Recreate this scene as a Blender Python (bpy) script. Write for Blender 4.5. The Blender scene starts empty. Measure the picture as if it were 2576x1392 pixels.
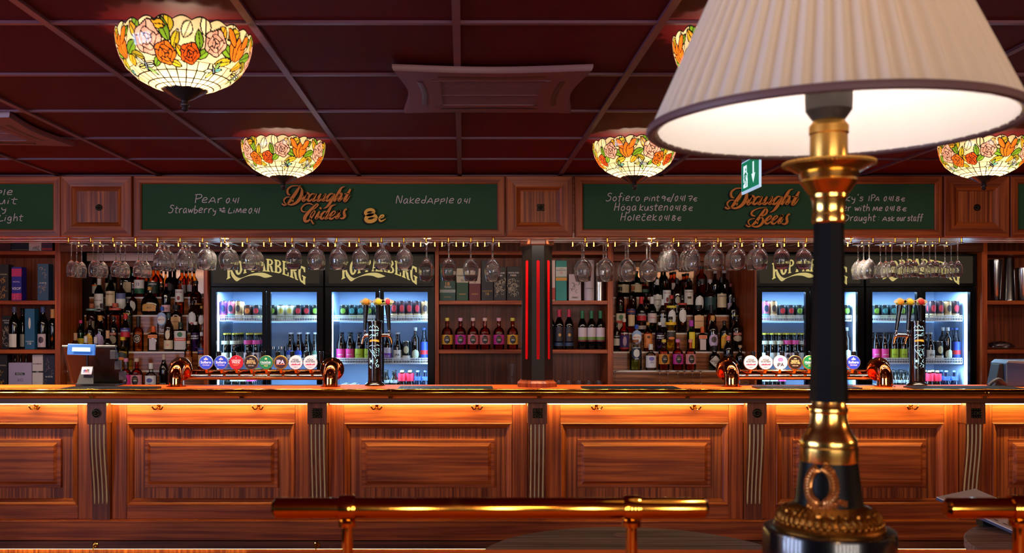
import bpy, math, random
import numpy as np
from mathutils import Vector, Matrix
random.seed(7)
PI = math.pi
C = bpy.context.scene.collection
SC = bpy.context.scene
# ---------------------------------------------------------------- camera
F, CX, CY, H = 2446.0, 1165.0, 810.0, 1.54        # focal length in pixels, foot of the view axis, eye height
cam_d = bpy.data.cameras.new('camera'); cam = bpy.data.objects.new('camera', cam_d); C.objects.link(cam)
cam.location = (0, 0, H); cam.rotation_euler = (PI/2, 0, 0)
cam_d.sensor_width = 36; cam_d.sensor_fit = 'HORIZONTAL'; cam_d.lens = 36*F/2576
cam_d.shift_x = (1288-CX)/2576; cam_d.shift_y = (CY-696)/2576
cam_d.clip_start = 0.05; cam_d.clip_end = 60
cam_d.dof.use_dof = True; cam_d.dof.focus_distance = 5.9; cam_d.dof.aperture_fstop = 9.0
SC.camera = cam
# ---------------------------------------------------------------- colour management, world
SC.view_settings.view_transform = 'Standard'; SC.view_settings.look = 'None'
SC.view_settings.exposure = 0.0; SC.view_settings.gamma = 1.0; SC.view_settings.use_curve_mapping = False
SC.cycles.max_bounces = 24; SC.cycles.transparent_max_bounces = 32; SC.cycles.transmission_bounces = 24
SC.cycles.glossy_bounces = 5; SC.cycles.diffuse_bounces = 3
SC.cycles.sample_clamp_indirect = 4.0; SC.cycles.caustics_reflective = False; SC.cycles.caustics_refractive = False
SC.cycles.use_denoising = True
wd = bpy.data.worlds.new('world'); SC.world = wd; wd.use_nodes = True
wd.node_tree.nodes['Background'].inputs[0].default_value = (0.35, 0.42, 0.60, 1)
wd.node_tree.nodes['Background'].inputs[1].default_value = 0.05
# ---------------------------------------------------------------- large lights of the room
def area(name, loc, rot, sx, sy, power, col, spread=PI):
    l = bpy.data.lights.new(name, 'AREA'); l.shape = 'RECTANGLE'; l.size = sx; l.size_y = sy
    l.energy = power; l.color = col; l.spread = spread
    o = bpy.data.objects.new(name, l); C.objects.link(o); o.location = loc; o.rotation_euler = rot
    return o
def point(name, loc, power, col, r=0.03, parent=None):
    l = bpy.data.lights.new(name, 'POINT'); l.energy = power; l.color = col; l.shadow_soft_size = r
    o = bpy.data.objects.new(name, l); C.objects.link(o); o.location = loc
    if parent: o.parent = parent
    return o
def spot(name, loc, power, col, ang, r=0.02, parent=None, blend=0.6):
    l = bpy.data.lights.new(name, 'SPOT'); l.energy = power; l.color = col; l.spot_size = ang; l.spot_blend = blend
    l.shadow_soft_size = r
    o = bpy.data.objects.new(name, l); C.objects.link(o); o.location = loc
    if parent: o.parent = parent
    return o
# daylight through the two windows of the left wall and the glazed front behind the seats
for k_ in range(5): area('window_daylight', (-4.35, -.7+.65*k_, 1.6), (0, -PI/2, 0), 1.3, .20, 38, (0.56, 0.66, 1.0))
for k_ in range(7): area('street_daylight', (-.3+.55*k_, -3.9, 1.75), (PI/2, 0, 0), .13, 1.5, 22, (1.0, 0.88, 0.80))
# warm room lamps over the seats behind the camera
for lx_, ly_, w_ in ((-2.4, 0.9, 12), (2.8, 0.8, 52), (0.2, -1.2, 20)):
    point('seat_lamp_light', (lx_, ly_, 2.1), w_, (1.0, 0.58, 0.28), 0.12)
# added fill lights hidden under the canopy: back bar, hanging glasses, bar top
area('added_rear_fill', (.4, 6.16, 2.035), (math.radians(34), 0, 0), 8.0, .03, 16, (1.0, .70, .46))
area('added_front_fill', (.4, 5.825, 2.040), (math.radians(48), 0, 0), 8.0, .012, 22, (1.0, .86, .76))
area('added_down_fill', (.4, 6.02, 2.041), (0, 0, 0), 8.0, .012, 34, (1.0, .78, .52), 1.3)
LAMP_W = 4.0       # one bowl lamp, watts
DOWN_W = 110.0      # one canopy downlight, watts
LED_E = 120.0       # warm strips under the counter nose
FRIDGE_E = 34.0    # cold strips in the fridges
# ---------------------------------------------------------------- helpers
def W(px, py, d):
    return ((px-CX)*d/F, d, H-(py-CY)*d/F)
def X(px, d): return (px-CX)*d/F
def Z(py, d): return H-(py-CY)*d/F
class MB:
    def __init__(s): s.v = []; s.f = []; s.m = []
    def add(s, vs, fs, mi=0):
        n = len(s.v); s.v.extend(tuple(map(float, p)) for p in vs)
        for f in fs: s.f.append(tuple(i+n for i in f)); s.m.append(mi)
        return s
    def box(s, x0, x1, y0, y1, z0, z1, mi=0):
        v = [(x0,y0,z0),(x1,y0,z0),(x1,y1,z0),(x0,y1,z0),(x0,y0,z1),(x1,y0,z1),(x1,y1,z1),(x0,y1,z1)]
        return s.add(v, [(0,3,2,1),(4,5,6,7),(0,1,5,4),(1,2,6,5),(2,3,7,6),(3,0,4,7)], mi)
    def lathe(s, prof, c=(0,0,0), n=24, axis='z', p=2.0, dy=1.0, ripple=0, ramp=0.0, a0=0.0, mi=0, cap=True):
        """profile of (radius, height); p = superellipse power, dy = depth ratio"""
        vs, fs = [], []
        cs = []
        for k in range(n):
            a = 2*PI*k/n + a0; ca, sa = math.cos(a), math.sin(a)
            if p != 2.0:
                q = (abs(ca)**p + abs(sa)**p)**(-1.0/p); ca *= q; sa *= q
            cs.append((ca, sa*dy, 1+ramp*math.cos(ripple*a) if ripple else 1))
        for r, h in prof:
            for ca, sa, w in cs:
                x, y, z = r*ca*w, r*sa*w, h
                if axis == 'x': x, y, z = h, r*ca*w, r*sa*w
                elif axis == 'y': x, y, z = r*ca*w, h, r*sa*w
                vs.append((c[0]+x, c[1]+y, c[2]+z))
        flip = axis == 'y'
        for i in range(len(prof)-1):
            for k in range(n):
                a, b = i*n+k, i*n+(k+1) % n
                f = (a, b, b+n, a+n)
                fs.append(f[::-1] if flip else f)
        if cap and prof[0][0] > 1e-6: fs.append(tuple(range(n)) if flip else tuple(range(n))[::-1])
        m = (len(prof)-1)*n
        if cap and prof[-1][0] > 1e-6: fs.append(tuple(range(m, m+n))[::-1] if flip else tuple(range(m, m+n)))
        return s.add(vs, fs, mi)
    def cyl(s, r, h0, h1, c=(0,0,0), n=16, axis='z', mi=0): return s.lathe([(r,h0),(r,h1)], c, n, axis, mi=mi)
    def sphere(s, r, c, n=14, m=8, sx=1, sy=1, sz=1):
        pr = [(max(1e-7, math.sin(PI*i/m)), -math.cos(PI*i/m)) for i in range(m+1)]
        t = MB(); t.lathe(pr, n=n)
        return s.add([(c[0]+x*r*sx, c[1]+y*r*sy, c[2]+z*r*sz) for x, y, z in t.v], t.f)
    def tube(s, pts, r, n=10, cap=True):
        P = [Vector(p) for p in pts]; rs = r if isinstance(r, (list, tuple)) else [r]*len(P)
        vs, fs, up = [], [], None
        for i, p in enumerate(P):
            t = (P[min(i+1, len(P)-1)]-P[max(i-1, 0)]).normalized()
            if up is None: up = Vector((0,0,1)) if abs(t.z) < .9 else Vector((1,0,0))
            u = (up - t*up.dot(t)).normalized(); w = t.cross(u); up = u
            for k in range(n):
                a = 2*PI*k/n; q = p+(u*math.cos(a)+w*math.sin(a))*rs[i]; vs.append(tuple(q))
        for i in range(len(P)-1):
            for k in range(n):
                a, b = i*n+k, i*n+(k+1) % n; fs.append((a, b, b+n, a+n))
        if cap: fs.append(tuple(range(n))[::-1]); m = (len(P)-1)*n; fs.append(tuple(range(m, m+n)))
        return s.add(vs, fs)
    def prism(s, poly, y0, y1, mp=None, mi=0):
        """polygon of (x, z) extruded from y0 (front) to y1"""
        n = len(poly); ar = sum(poly[i][0]*poly[(i+1) % n][1]-poly[(i+1) % n][0]*poly[i][1] for i in range(n))
        if ar < 0: poly = poly[::-1]
        vs = [(x, y0, z) for x, z in poly]+[(x, y1, z) for x, z in poly]
        if mp: vs = [mp(*p) for p in vs]
        fs = [tuple(range(n)), tuple(range(n, 2*n))[::-1]]+[(i, i+n, (i+1) % n+n, (i+1) % n) for i in range(n)]
        return s.add(vs, fs, mi)
    def grid(s, nu, nv, fn, wrap=False, mi=0):
        vs = [fn(i/(nu if wrap else nu), j/nv) for j in range(nv+1) for i in range(nu if wrap else nu+1)]
        k = nu if wrap else nu+1
        return s.add(vs, [(j*k+i, j*k+(i+1) % k, (j+1)*k+(i+1) % k, (j+1)*k+i) for j in range(nv) for i in range(nu)], mi)
    def ribbon(s, pts, wd, y0, y1, mp=None):
        """flat stroke in the XZ plane; wd = width or list, thickness y0..y1"""
        n = len(pts); ws = wd if isinstance(wd, (list, tuple)) else [wd]*n
        L, R = [], []
        for i, (x, z) in enumerate(pts):
            a, b = pts[max(i-1, 0)], pts[min(i+1, n-1)]; dx, dz = b[0]-a[0], b[1]-a[1]; q = math.hypot(dx, dz) or 1
            L.append((x-dz/q*ws[i]/2, z+dx/q*ws[i]/2)); R.append((x+dz/q*ws[i]/2, z-dx/q*ws[i]/2))
        vs = [(x, y0, z) for x, z in L]+[(x, y0, z) for x, z in R]+[(x, y1, z) for x, z in L]+[(x, y1, z) for x, z in R]
        fs = []
        for i in range(n-1):
            fs += [(n+i, n+i+1, i+1, i), (i, i+1, 2*n+i+1, 2*n+i), (3*n+i, 3*n+i+1, n+i+1, n+i)]
        fs += [(0, 2*n, 3*n, n), (n-1, 2*n-1, 4*n-1, 3*n-1)]
        if mp: vs = [mp(*p) for p in vs]
        return s.add(vs, fs)
WL = {}
def mesh(name, mb, mats, smooth=False, off=(0,0,0)):
    me = bpy.data.meshes.new(name)
    me.from_pydata([(x-off[0], y-off[1], z-off[2]) for x, y, z in mb.v], [], mb.f)
    for m in (mats if isinstance(mats, (list, tuple)) else [mats]): me.materials.append(m)
    if any(mb.m): me.polygons.foreach_set('material_index', mb.m)
    if smooth: me.polygons.foreach_set('use_smooth', [True]*len(me.polygons))
    me.update()
    if smooth and smooth is not True:
        try: me.set_sharp_from_angle(angle=math.radians(smooth))
        except Exception: pass
    return me
def put(name, data, parent=None, bevel=0, seg=2):
    o = bpy.data.objects.new(name, data); C.objects.link(o)
    if parent:
        o.parent = parent; WL[o.name] = WL.get(parent.name, (0,0,0))
    if bevel:
        b = o.modifiers.new('edge', 'BEVEL'); b.width = bevel; b.segments = seg; b.limit_method = 'ANGLE'; b.angle_limit = 0.7
    return o
def tag(o, label, cat=None, group=None, kind=None):
    if label: o['label'] = label
    if cat: o['category'] = cat
    if group: o['group'] = group
    if kind: o['kind'] = kind
    return o
def T(name, label, cat, loc=(0,0,0), group=None, kind=None, rz=0):
    o = bpy.data.objects.new(name, None); C.objects.link(o); o.location = loc; o.empty_display_size = .05
    o.rotation_euler = (0, 0, rz); WL[o.name] = tuple(loc)
    return tag(o, label, cat, group, kind)
def P(name, mb, mat, parent, smooth=False, bevel=0, label=None, local=False, seg=2):
    """a part: world coordinates unless local"""
    off = (0,0,0) if local else WL.get(parent.name, (0,0,0))
    o = put(name, mesh(name, mb, mat, smooth, off), parent, bevel, seg)
    if label: o['label'] = label
    return o
def S(name, mb, mat, label, cat, group=None, kind=None, smooth=False, bevel=0, loc=None, seg=2):
    """a thing that is one mesh, in world coordinates; its origin goes to loc"""
    loc = loc or (0,0,0)
    o = put(name, mesh(name, mb, mat, smooth, loc), None, bevel, seg); o.location = loc; WL[o.name] = tuple(loc)
    return tag(o, label, cat, group, kind)
def copy_tree(o, loc=None, label=None, rz=None, parent=None):
    c = o.copy(); C.objects.link(c)
    if parent: c.parent = parent
    for k in list(o.children): copy_tree(k, parent=c)
    if loc is not None: c.location = loc
    if rz is not None: c.rotation_euler = (0, 0, rz)
    if label: c['label'] = label
    return c
# ---------------------------------------------------------------- materials
M = {}
def srgb(r, g, b):
    f = lambda c: (c/255/12.92) if c/255 <= .04045 else ((c/255+.055)/1.055)**2.4
    return (f(r), f(g), f(b), 1)
def pm(name, col, rough=.5, metal=0, spec=.5, emit=None, es=0, coat=0, bump=0, bscale=200):
    if name in M: return M[name]
    m = bpy.data.materials.new(name); m.use_nodes = True; b = m.node_tree.nodes['Principled BSDF']
    c = srgb(*col) if len(col) == 3 else col
    b.inputs['Base Color'].default_value = c; b.inputs['Roughness'].default_value = rough
    b.inputs['Metallic'].default_value = metal; b.inputs['Specular IOR Level'].default_value = spec
    if coat: b.inputs['Coat Weight'].default_value = coat; b.inputs['Coat Roughness'].default_value = .08
    if emit: b.inputs['Emission Color'].default_value = srgb(*emit); b.inputs['Emission Strength'].default_value = es
    if bump:
        N = m.node_tree.nodes; L = m.node_tree.links
        t = N.new('ShaderNodeTexNoise'); t.inputs['Scale'].default_value = bscale; t.inputs['Detail'].default_value = 3
        g = N.new('ShaderNodeNewGeometry'); L.new(g.outputs['Position'], t.inputs['Vector'])
        bp = N.new('ShaderNodeBump'); bp.inputs['Strength'].default_value = bump; bp.inputs['Distance'].default_value = .002
        L.new(t.outputs[0], bp.inputs['Height']); L.new(bp.outputs[0], b.inputs['Normal'])
    M[name] = m; return m
def wood(name, axis, lo, hi, scale=55, stretch=.035, rough=.45, coat=.06, fig=.5, spec=.3):
    """straight grained veneer: ribbon bands and fine pores drawn out along one axis"""
    m = bpy.data.materials.new(name); m.use_nodes = True; N = m.node_tree.nodes; L = m.node_tree.links
    b = N['Principled BSDF']; g = N.new('ShaderNodeNewGeometry')
    sw = N.new('ShaderNodeTexNoise'); sw.inputs['Scale'].default_value = 2.2; sw.inputs['Detail'].default_value = 1
    L.new(g.outputs['Position'], sw.inputs['Vector'])
    ad = N.new('ShaderNodeVectorMath'); ad.operation = 'MULTIPLY_ADD'
    ad.inputs[1].default_value = (.012, .012, .012)
    L.new(sw.outputs['Color'], ad.inputs[0]); L.new(g.outputs['Position'], ad.inputs[2])
    def lay(sc, st, det):
        mp = N.new('ShaderNodeMapping'); s_ = [sc]*3; s_[axis] = sc*st; mp.inputs['Scale'].default_value = s_
        L.new(ad.outputs[0], mp.inputs['Vector'])
        t = N.new('ShaderNodeTexNoise'); t.inputs['Scale'].default_value = 1; t.inputs['Detail'].default_value = det
        L.new(mp.outputs[0], t.inputs['Vector']); return t
    t1 = lay(scale, stretch, 2.0); t2 = lay(scale*7, stretch*.35, 2.0); t3 = lay(scale*.12, .3, 1.0)
    r = N.new('ShaderNodeValToRGB'); L.new(t1.outputs[0], r.inputs[0])
    r.color_ramp.elements[0].position = .5-.5*fig*.55; r.color_ramp.elements[0].color = lo
    r.color_ramp.elements[1].position = .5+.5*fig*.55; r.color_ramp.elements[1].color = hi
    r2 = N.new('ShaderNodeMapRange'); L.new(t2.outputs[0], r2.inputs[0]); r2.inputs[1].default_value = .35; r2.inputs[2].default_value = .6
    r2.inputs[3].default_value = .80; r2.inputs[4].default_value = 1.05
    r3 = N.new('ShaderNodeMapRange'); L.new(t3.outputs[0], r3.inputs[0]); r3.inputs[1].default_value = .3; r3.inputs[2].default_value = .7
    r3.inputs[3].default_value = .75; r3.inputs[4].default_value = 1.18
    mu = N.new('ShaderNodeMath'); mu.operation = 'MULTIPLY'; L.new(r2.outputs[0], mu.inputs[0]); L.new(r3.outputs[0], mu.inputs[1])
    vm = N.new('ShaderNodeVectorMath'); vm.operation = 'SCALE'; L.new(r.outputs[0], vm.inputs[0]); L.new(mu.outputs[0], vm.inputs['Scale'])
    b.inputs['Specular IOR Level'].default_value = spec; L.new(vm.outputs[0], b.inputs['Base Color']); b.inputs['Roughness'].default_value = rough
    b.inputs['Coat Weight'].default_value = coat; b.inputs['Coat Roughness'].default_value = .2
    M[name] = m; return m
def clear(name, tint=(1,1,1), rough=.02, ior=1.45, refl=1.0):
    """thin pane or tinted bottle glass: fresnel gloss over tinted transparency"""
    if name in M: return M[name]
    m = bpy.data.materials.new(name); m.use_nodes = True; N = m.node_tree.nodes; L = m.node_tree.links
    for n in list(N):
        if n.type == 'BSDF_PRINCIPLED': N.remove(n)
    out = N['Material Output']; t = N.new('ShaderNodeBsdfTransparent'); t.inputs[0].default_value = (*tint, 1)
    gl = N.new('ShaderNodeBsdfGlossy'); gl.inputs['Roughness'].default_value = rough
    fr = N.new('ShaderNodeFresnel'); fr.inputs[0].default_value = ior
    k = N.new('ShaderNodeMath'); k.operation = 'MULTIPLY'; k.inputs[1].default_value = refl; L.new(fr.outputs[0], k.inputs[0])
    mx = N.new('ShaderNodeMixShader'); L.new(k.outputs[0], mx.inputs[0]); L.new(t.outputs[0], mx.inputs[1]); L.new(gl.outputs[0], mx.inputs[2])
    L.new(mx.outputs[0], out.inputs[0]); M[name] = m; return m
def glassm(name, ior=1.45, rough=0.0, tint=(1,1,1), bright_mix=.035):
    """drinking glass with a little white diffuse mixed in to brighten it"""
    m = bpy.data.materials.new(name); m.use_nodes = True; N = m.node_tree.nodes; L = m.node_tree.links
    for n in list(N):
        if n.type == 'BSDF_PRINCIPLED': N.remove(n)
    g = N.new('ShaderNodeBsdfGlass'); g.inputs['IOR'].default_value = ior; g.inputs['Roughness'].default_value = rough
    g.inputs[0].default_value = (*tint, 1)
    d = N.new('ShaderNodeBsdfDiffuse'); d.inputs[0].default_value = (.9, .9, .95, 1); t = N.new('ShaderNodeBsdfTranslucent'); t.inputs[0].default_value = (.9, .9, .95, 1)
    a = N.new('ShaderNodeMixShader'); L.new(d.outputs[0], a.inputs[1]); L.new(t.outputs[0], a.inputs[2])
    x = N.new('ShaderNodeMixShader'); x.inputs[0].default_value = bright_mix; L.new(g.outputs[0], x.inputs[1]); L.new(a.outputs[0], x.inputs[2])
    L.new(x.outputs[0], N['Material Output'].inputs[0]); M[name] = m; return m
def emis(name, col, s):
    if name in M: return M[name]
    m = bpy.data.materials.new(name); m.use_nodes = True; N = m.node_tree.nodes; L = m.node_tree.links
    for n in list(N):
        if n.type == 'BSDF_PRINCIPLED': N.remove(n)
    e = N.new('ShaderNodeEmission'); e.inputs[0].default_value = (*col, 1); e.inputs[1].default_value = s
    L.new(e.outputs[0], N['Material Output'].inputs[0]); M[name] = m; return m
LO, HI = (.22, .030, .006, 1), (.48, .096, .016, 1)
wood('wood_h', 0, LO, HI, 48, .03); wood('wood_v', 2, LO, HI, 62, .02); wood('wood_d', 1, LO, HI, 48, .04)
wood('stripe_v', 2, (.17, .025, .006, 1), (.49, .108, .020, 1), 75, .012, fig=.45)
wood('dark_h', 0, (.075, .015, .006, 1), (.17, .042, .013, 1), 48, .03); wood('dark_v', 2, (.13, .023, .009, 1), (.26, .058, .018, 1), 60, .02)
wood('top_h', 0, (.72, .10, .012, 1), (.94, .16, .020, 1), 40, .03, rough=.6, coat=0, spec=.1)
wood('soffit_w', 0, LO, HI, 48, .03, rough=.3, coat=.7); wood('floor_w', 1, (.07, .022, .010, 1), (.20, .07, .028, 1), 22, .06, rough=.4)
wood('table_w', 0, (.22, .105, .075, 1), (.40, .21, .15, 1), 60, .03, rough=.6, coat=0, spec=.03)
pm('brass', (226, 160, 62), .07, 1); pm('brass_satin', (240, 192, 104), .2, 1); pm('brass_soft', (205, 140, 60), .3, 1); pm('brass_dark', (150, 98, 40), .34, 1, bump=.25, bscale=300)
pm('copper', (232, 140, 84), .07, 1); pm('bronze', (54, 44, 34), .35, 1); pm('chrome', (215, 215, 222), .12, 1); pm('steel', (170, 168, 168), .22, 1)
pm('black_gloss', (8, 8, 11), .2, coat=.3); pm('black_matt', (14, 13, 16), .5); pm('black_metal', (20, 14, 10), .38, .2, spec=.25)
pm('tile', (92, 14, 20), .6, spec=.08, bump=.15, bscale=400); pm('tee', (104, 62, 78), .35, .25); pm('plastic_maroon', (112, 58, 66), .45)
pm('chalk_green', (46, 76, 48), .8, spec=.2, bump=.1); pm('chalk', (226, 196, 192), .9); pm('gold_paint', (222, 118, 12), .5)
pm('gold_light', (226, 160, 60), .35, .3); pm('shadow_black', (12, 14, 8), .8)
pm('white', (232, 228, 222), .5); pm('shelf_white', (225, 216, 210), .4); pm('grey', (120, 118, 122), .5); pm('dark_grey', (48, 46, 52), .55)
pm('red_tube', (196, 10, 16), .5, spec=.08, emit=(255, 16, 16), es=.06); pm('wall_paint', (52, 24, 20), .7)
clear('pane', (.96, .98, 1), .01, 1.45, .35); glassm('glass')
emis('led_warm', (1.0, .84, .25), LED_E); emis('led_warm_low', (1.0, .90, .26), LED_E*.12); emis('led_cold', (.46, .74, 1.0), FRIDGE_E); emis('down_glow', (1.0, .86, .66), 60)
# ---------------------------------------------------------------- lettering
TXT = {}
def glyphs(s, bold=0.0, shear=0.0):
    """outline lettering as flat faces: (verts in a box of width w and height 1, faces, w)"""
    k = (s, bold, shear)
    if k not in TXT:
        cu = bpy.data.curves.new('t', 'FONT'); cu.body = s; cu.size = 1; cu.resolution_u = 2; cu.offset = bold; cu.shear = shear
        cu.fill_mode = 'FRONT' if hasattr(cu, 'fill_mode') else 'BOTH'
        o = bpy.data.objects.new('t', cu); me = o.to_mesh()
        v = [(p.co.x, p.co.y) for p in me.vertices]; f = [tuple(q.vertices) for q in me.polygons]
        o.to_mesh_clear(); bpy.data.objects.remove(o); bpy.data.curves.remove(cu)
        x0 = min(p[0] for p in v); x1 = max(p[0] for p in v); y0 = min(p[1] for p in v); y1 = max(p[1] for p in v); h = (y1-y0) or 1
        TXT[k] = ([((x-x0)/h, (y-y0)/h) for x, y in v], f, (x1-x0)/h)
    return TXT[k]
def text(mb, s, mp, w=None, h=None, bold=.0, shear=0, mi=0):
    """mp(s, t) places a letter point given in metres from the middle of the line"""
    v, f, ww = glyphs(s, bold, shear)
    if h is None: h = w/ww
    sx = (w/ww) if w else h
    vs = [mp((x-ww/2)*sx, (y-.5)*h) for x, y in v]
    if f:
        a, b, c = (Vector(vs[i]) for i in f[0][:3])
        fl = f
        mb.add(vs, fl, mi)
    return mb
def flat(cx, y, cz): return lambda s, t: (cx+s, y, cz+t)
def spline(pts, n=6):
    """Catmull-Rom through points of any dimension"""
    out = []; Q = [pts[0]]+list(pts)+[pts[-1]]
    for i in range(1, len(Q)-2):
        for k in range(n):
            t = k/n
            out.append(tuple(.5*(2*b+(c-a)*t+(2*a-5*b+4*c-d)*t*t+(3*b-a-3*c+d)*t**3) for a, b, c, d in zip(Q[i-1], Q[i], Q[i+1], Q[i+2])))
    out.append(tuple(pts[-1])); return out
def mitre(mbs, x0, x1, z0, z1, prof):
    """mitred frame: profile of (inset, y); bottom, right, top and left piece go to mbs[0..3]"""
    for i in range(len(prof)-1):
        (a, ya), (b, yb) = prof[i], prof[i+1]
        A = [(x0+a, ya, z0+a), (x1-a, ya, z0+a), (x1-a, ya, z1-a), (x0+a, ya, z1-a)]
        B = [(x0+b, yb, z0+b), (x1-b, yb, z0+b), (x1-b, yb, z1-b), (x0+b, yb, z1-b)]
        for k in range(4):
            l = (k+1) % 4
            mbs[k].add([A[k], A[l], B[l], B[k]], [(0, 1, 2, 3)])
def frame(x0, x1, z0, z1, prof, parent, rail='frame_rail', stile='frame_stile', wr='wood_h', ws='wood_v'):
    q = [MB() for _ in range(4)]; mitre(q, x0, x1, z0, z1, prof)
    for k in range(4): P(stile if k % 2 else rail, q[k], M[ws if k % 2 else wr], parent)
# ================================================================ the room
CE = 2.417                                   # ceiling height
def st(name, mb, mat, label, cat, **k): return S(name, mb, mat, label, cat, kind='structure', **k)
st('floor', MB().box(-4.5, 5.6, -4, 8.3, -.05, 0), M['floor_w'], 'dark wooden floor of the bar room', 'floor')
st('wall_back', MB().box(-4.5, 5.6, 8.2, 8.3, 0, 2.6), M['wall_paint'], 'brown wall behind the back bar cabinets', 'wall')
st('wall_right', MB().box(5.5, 5.6, -4, 8.2, 0, 2.6), M['wall_paint'], 'brown side wall at the right end of the bar', 'wall')
b = MB(); b.box(-4.5, -4.4, 2.5, 8.2, 0, 2.6); b.box(-4.5, -4.4, -4, -1.3, 0, 2.6); b.box(-4.5, -4.4, -1.3, 2.5, 0, .75); b.box(-4.5, -4.4, -1.3, 2.5, 2.35, 2.6)
st('wall_left', b, M['wall_paint'], 'brown side wall with the window at the left', 'wall')
b = MB(); b.box(-4.5, -2.0, -4.1, -4, 0, 2.6); b.box(3.2, 5.6, -4.1, -4, 0, 2.6); b.box(-2, 3.2, -4.1, -4, 0, .8)
st('wall_front', b, M['wall_paint'], 'brown wall with the street window behind the seats', 'wall')
# ceiling: square tiles in a grid of flat tees, tees at x = -.02 + .6 k
b = MB(); b.box(-4.5, 5.6, -4.1, 8.3, CE+.008, CE+.06)
st('ceiling', b, M['tile'], 'dark maroon suspended tile ceiling', 'ceiling')
xs = [-.02+.602*k for k in range(-7, 10)]; ys = [2.862-.6*k for k in range(11, -9, -1)]
b = MB()
for x in xs: b.box(x-.012, x+.012, -4, 8.2, CE-.002, CE+.0079)
for y in ys: b.box(-4.4, 5.5, y-.010, y+.010, CE-.0005, CE+.0079)
st('ceiling_grid', b, M['tee'], 'flat dark metal tees between the maroon ceiling tiles', 'ceiling grid')
# ================================================================ canopy over the counter
YS = 5.79
def xs_(px): return X(px, YS)
def zs_(py): return Z(py, YS)
ZT, ZB = 2.408, 2.044
cn = T('bar_canopy', 'long mahogany canopy over the counter carrying the chalkboards', 'canopy', (.3, YS, ZB))
b = MB(); b.box(-4.3, 5.3, YS+.0175, YS+.045, ZB+.0285, ZT); P('front_board', b, M['wood_h'], cn)
b = MB(); b.box(-4.3, 5.3, YS+.0175, 6.13, ZB, ZB+.028); P('soffit_board', b, M['soffit_w'], cn)
b = MB(); b.box(-4.3, 5.3, 6.10, 6.13, ZB+.028, ZT); P('rear_board', b, M['wood_h'], cn)
FR = [(0, YS+.017), (0, YS-.004), (.004, YS-.008), (.040, YS-.008), (.046, YS-.004), (.046, YS+.008)]
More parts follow.
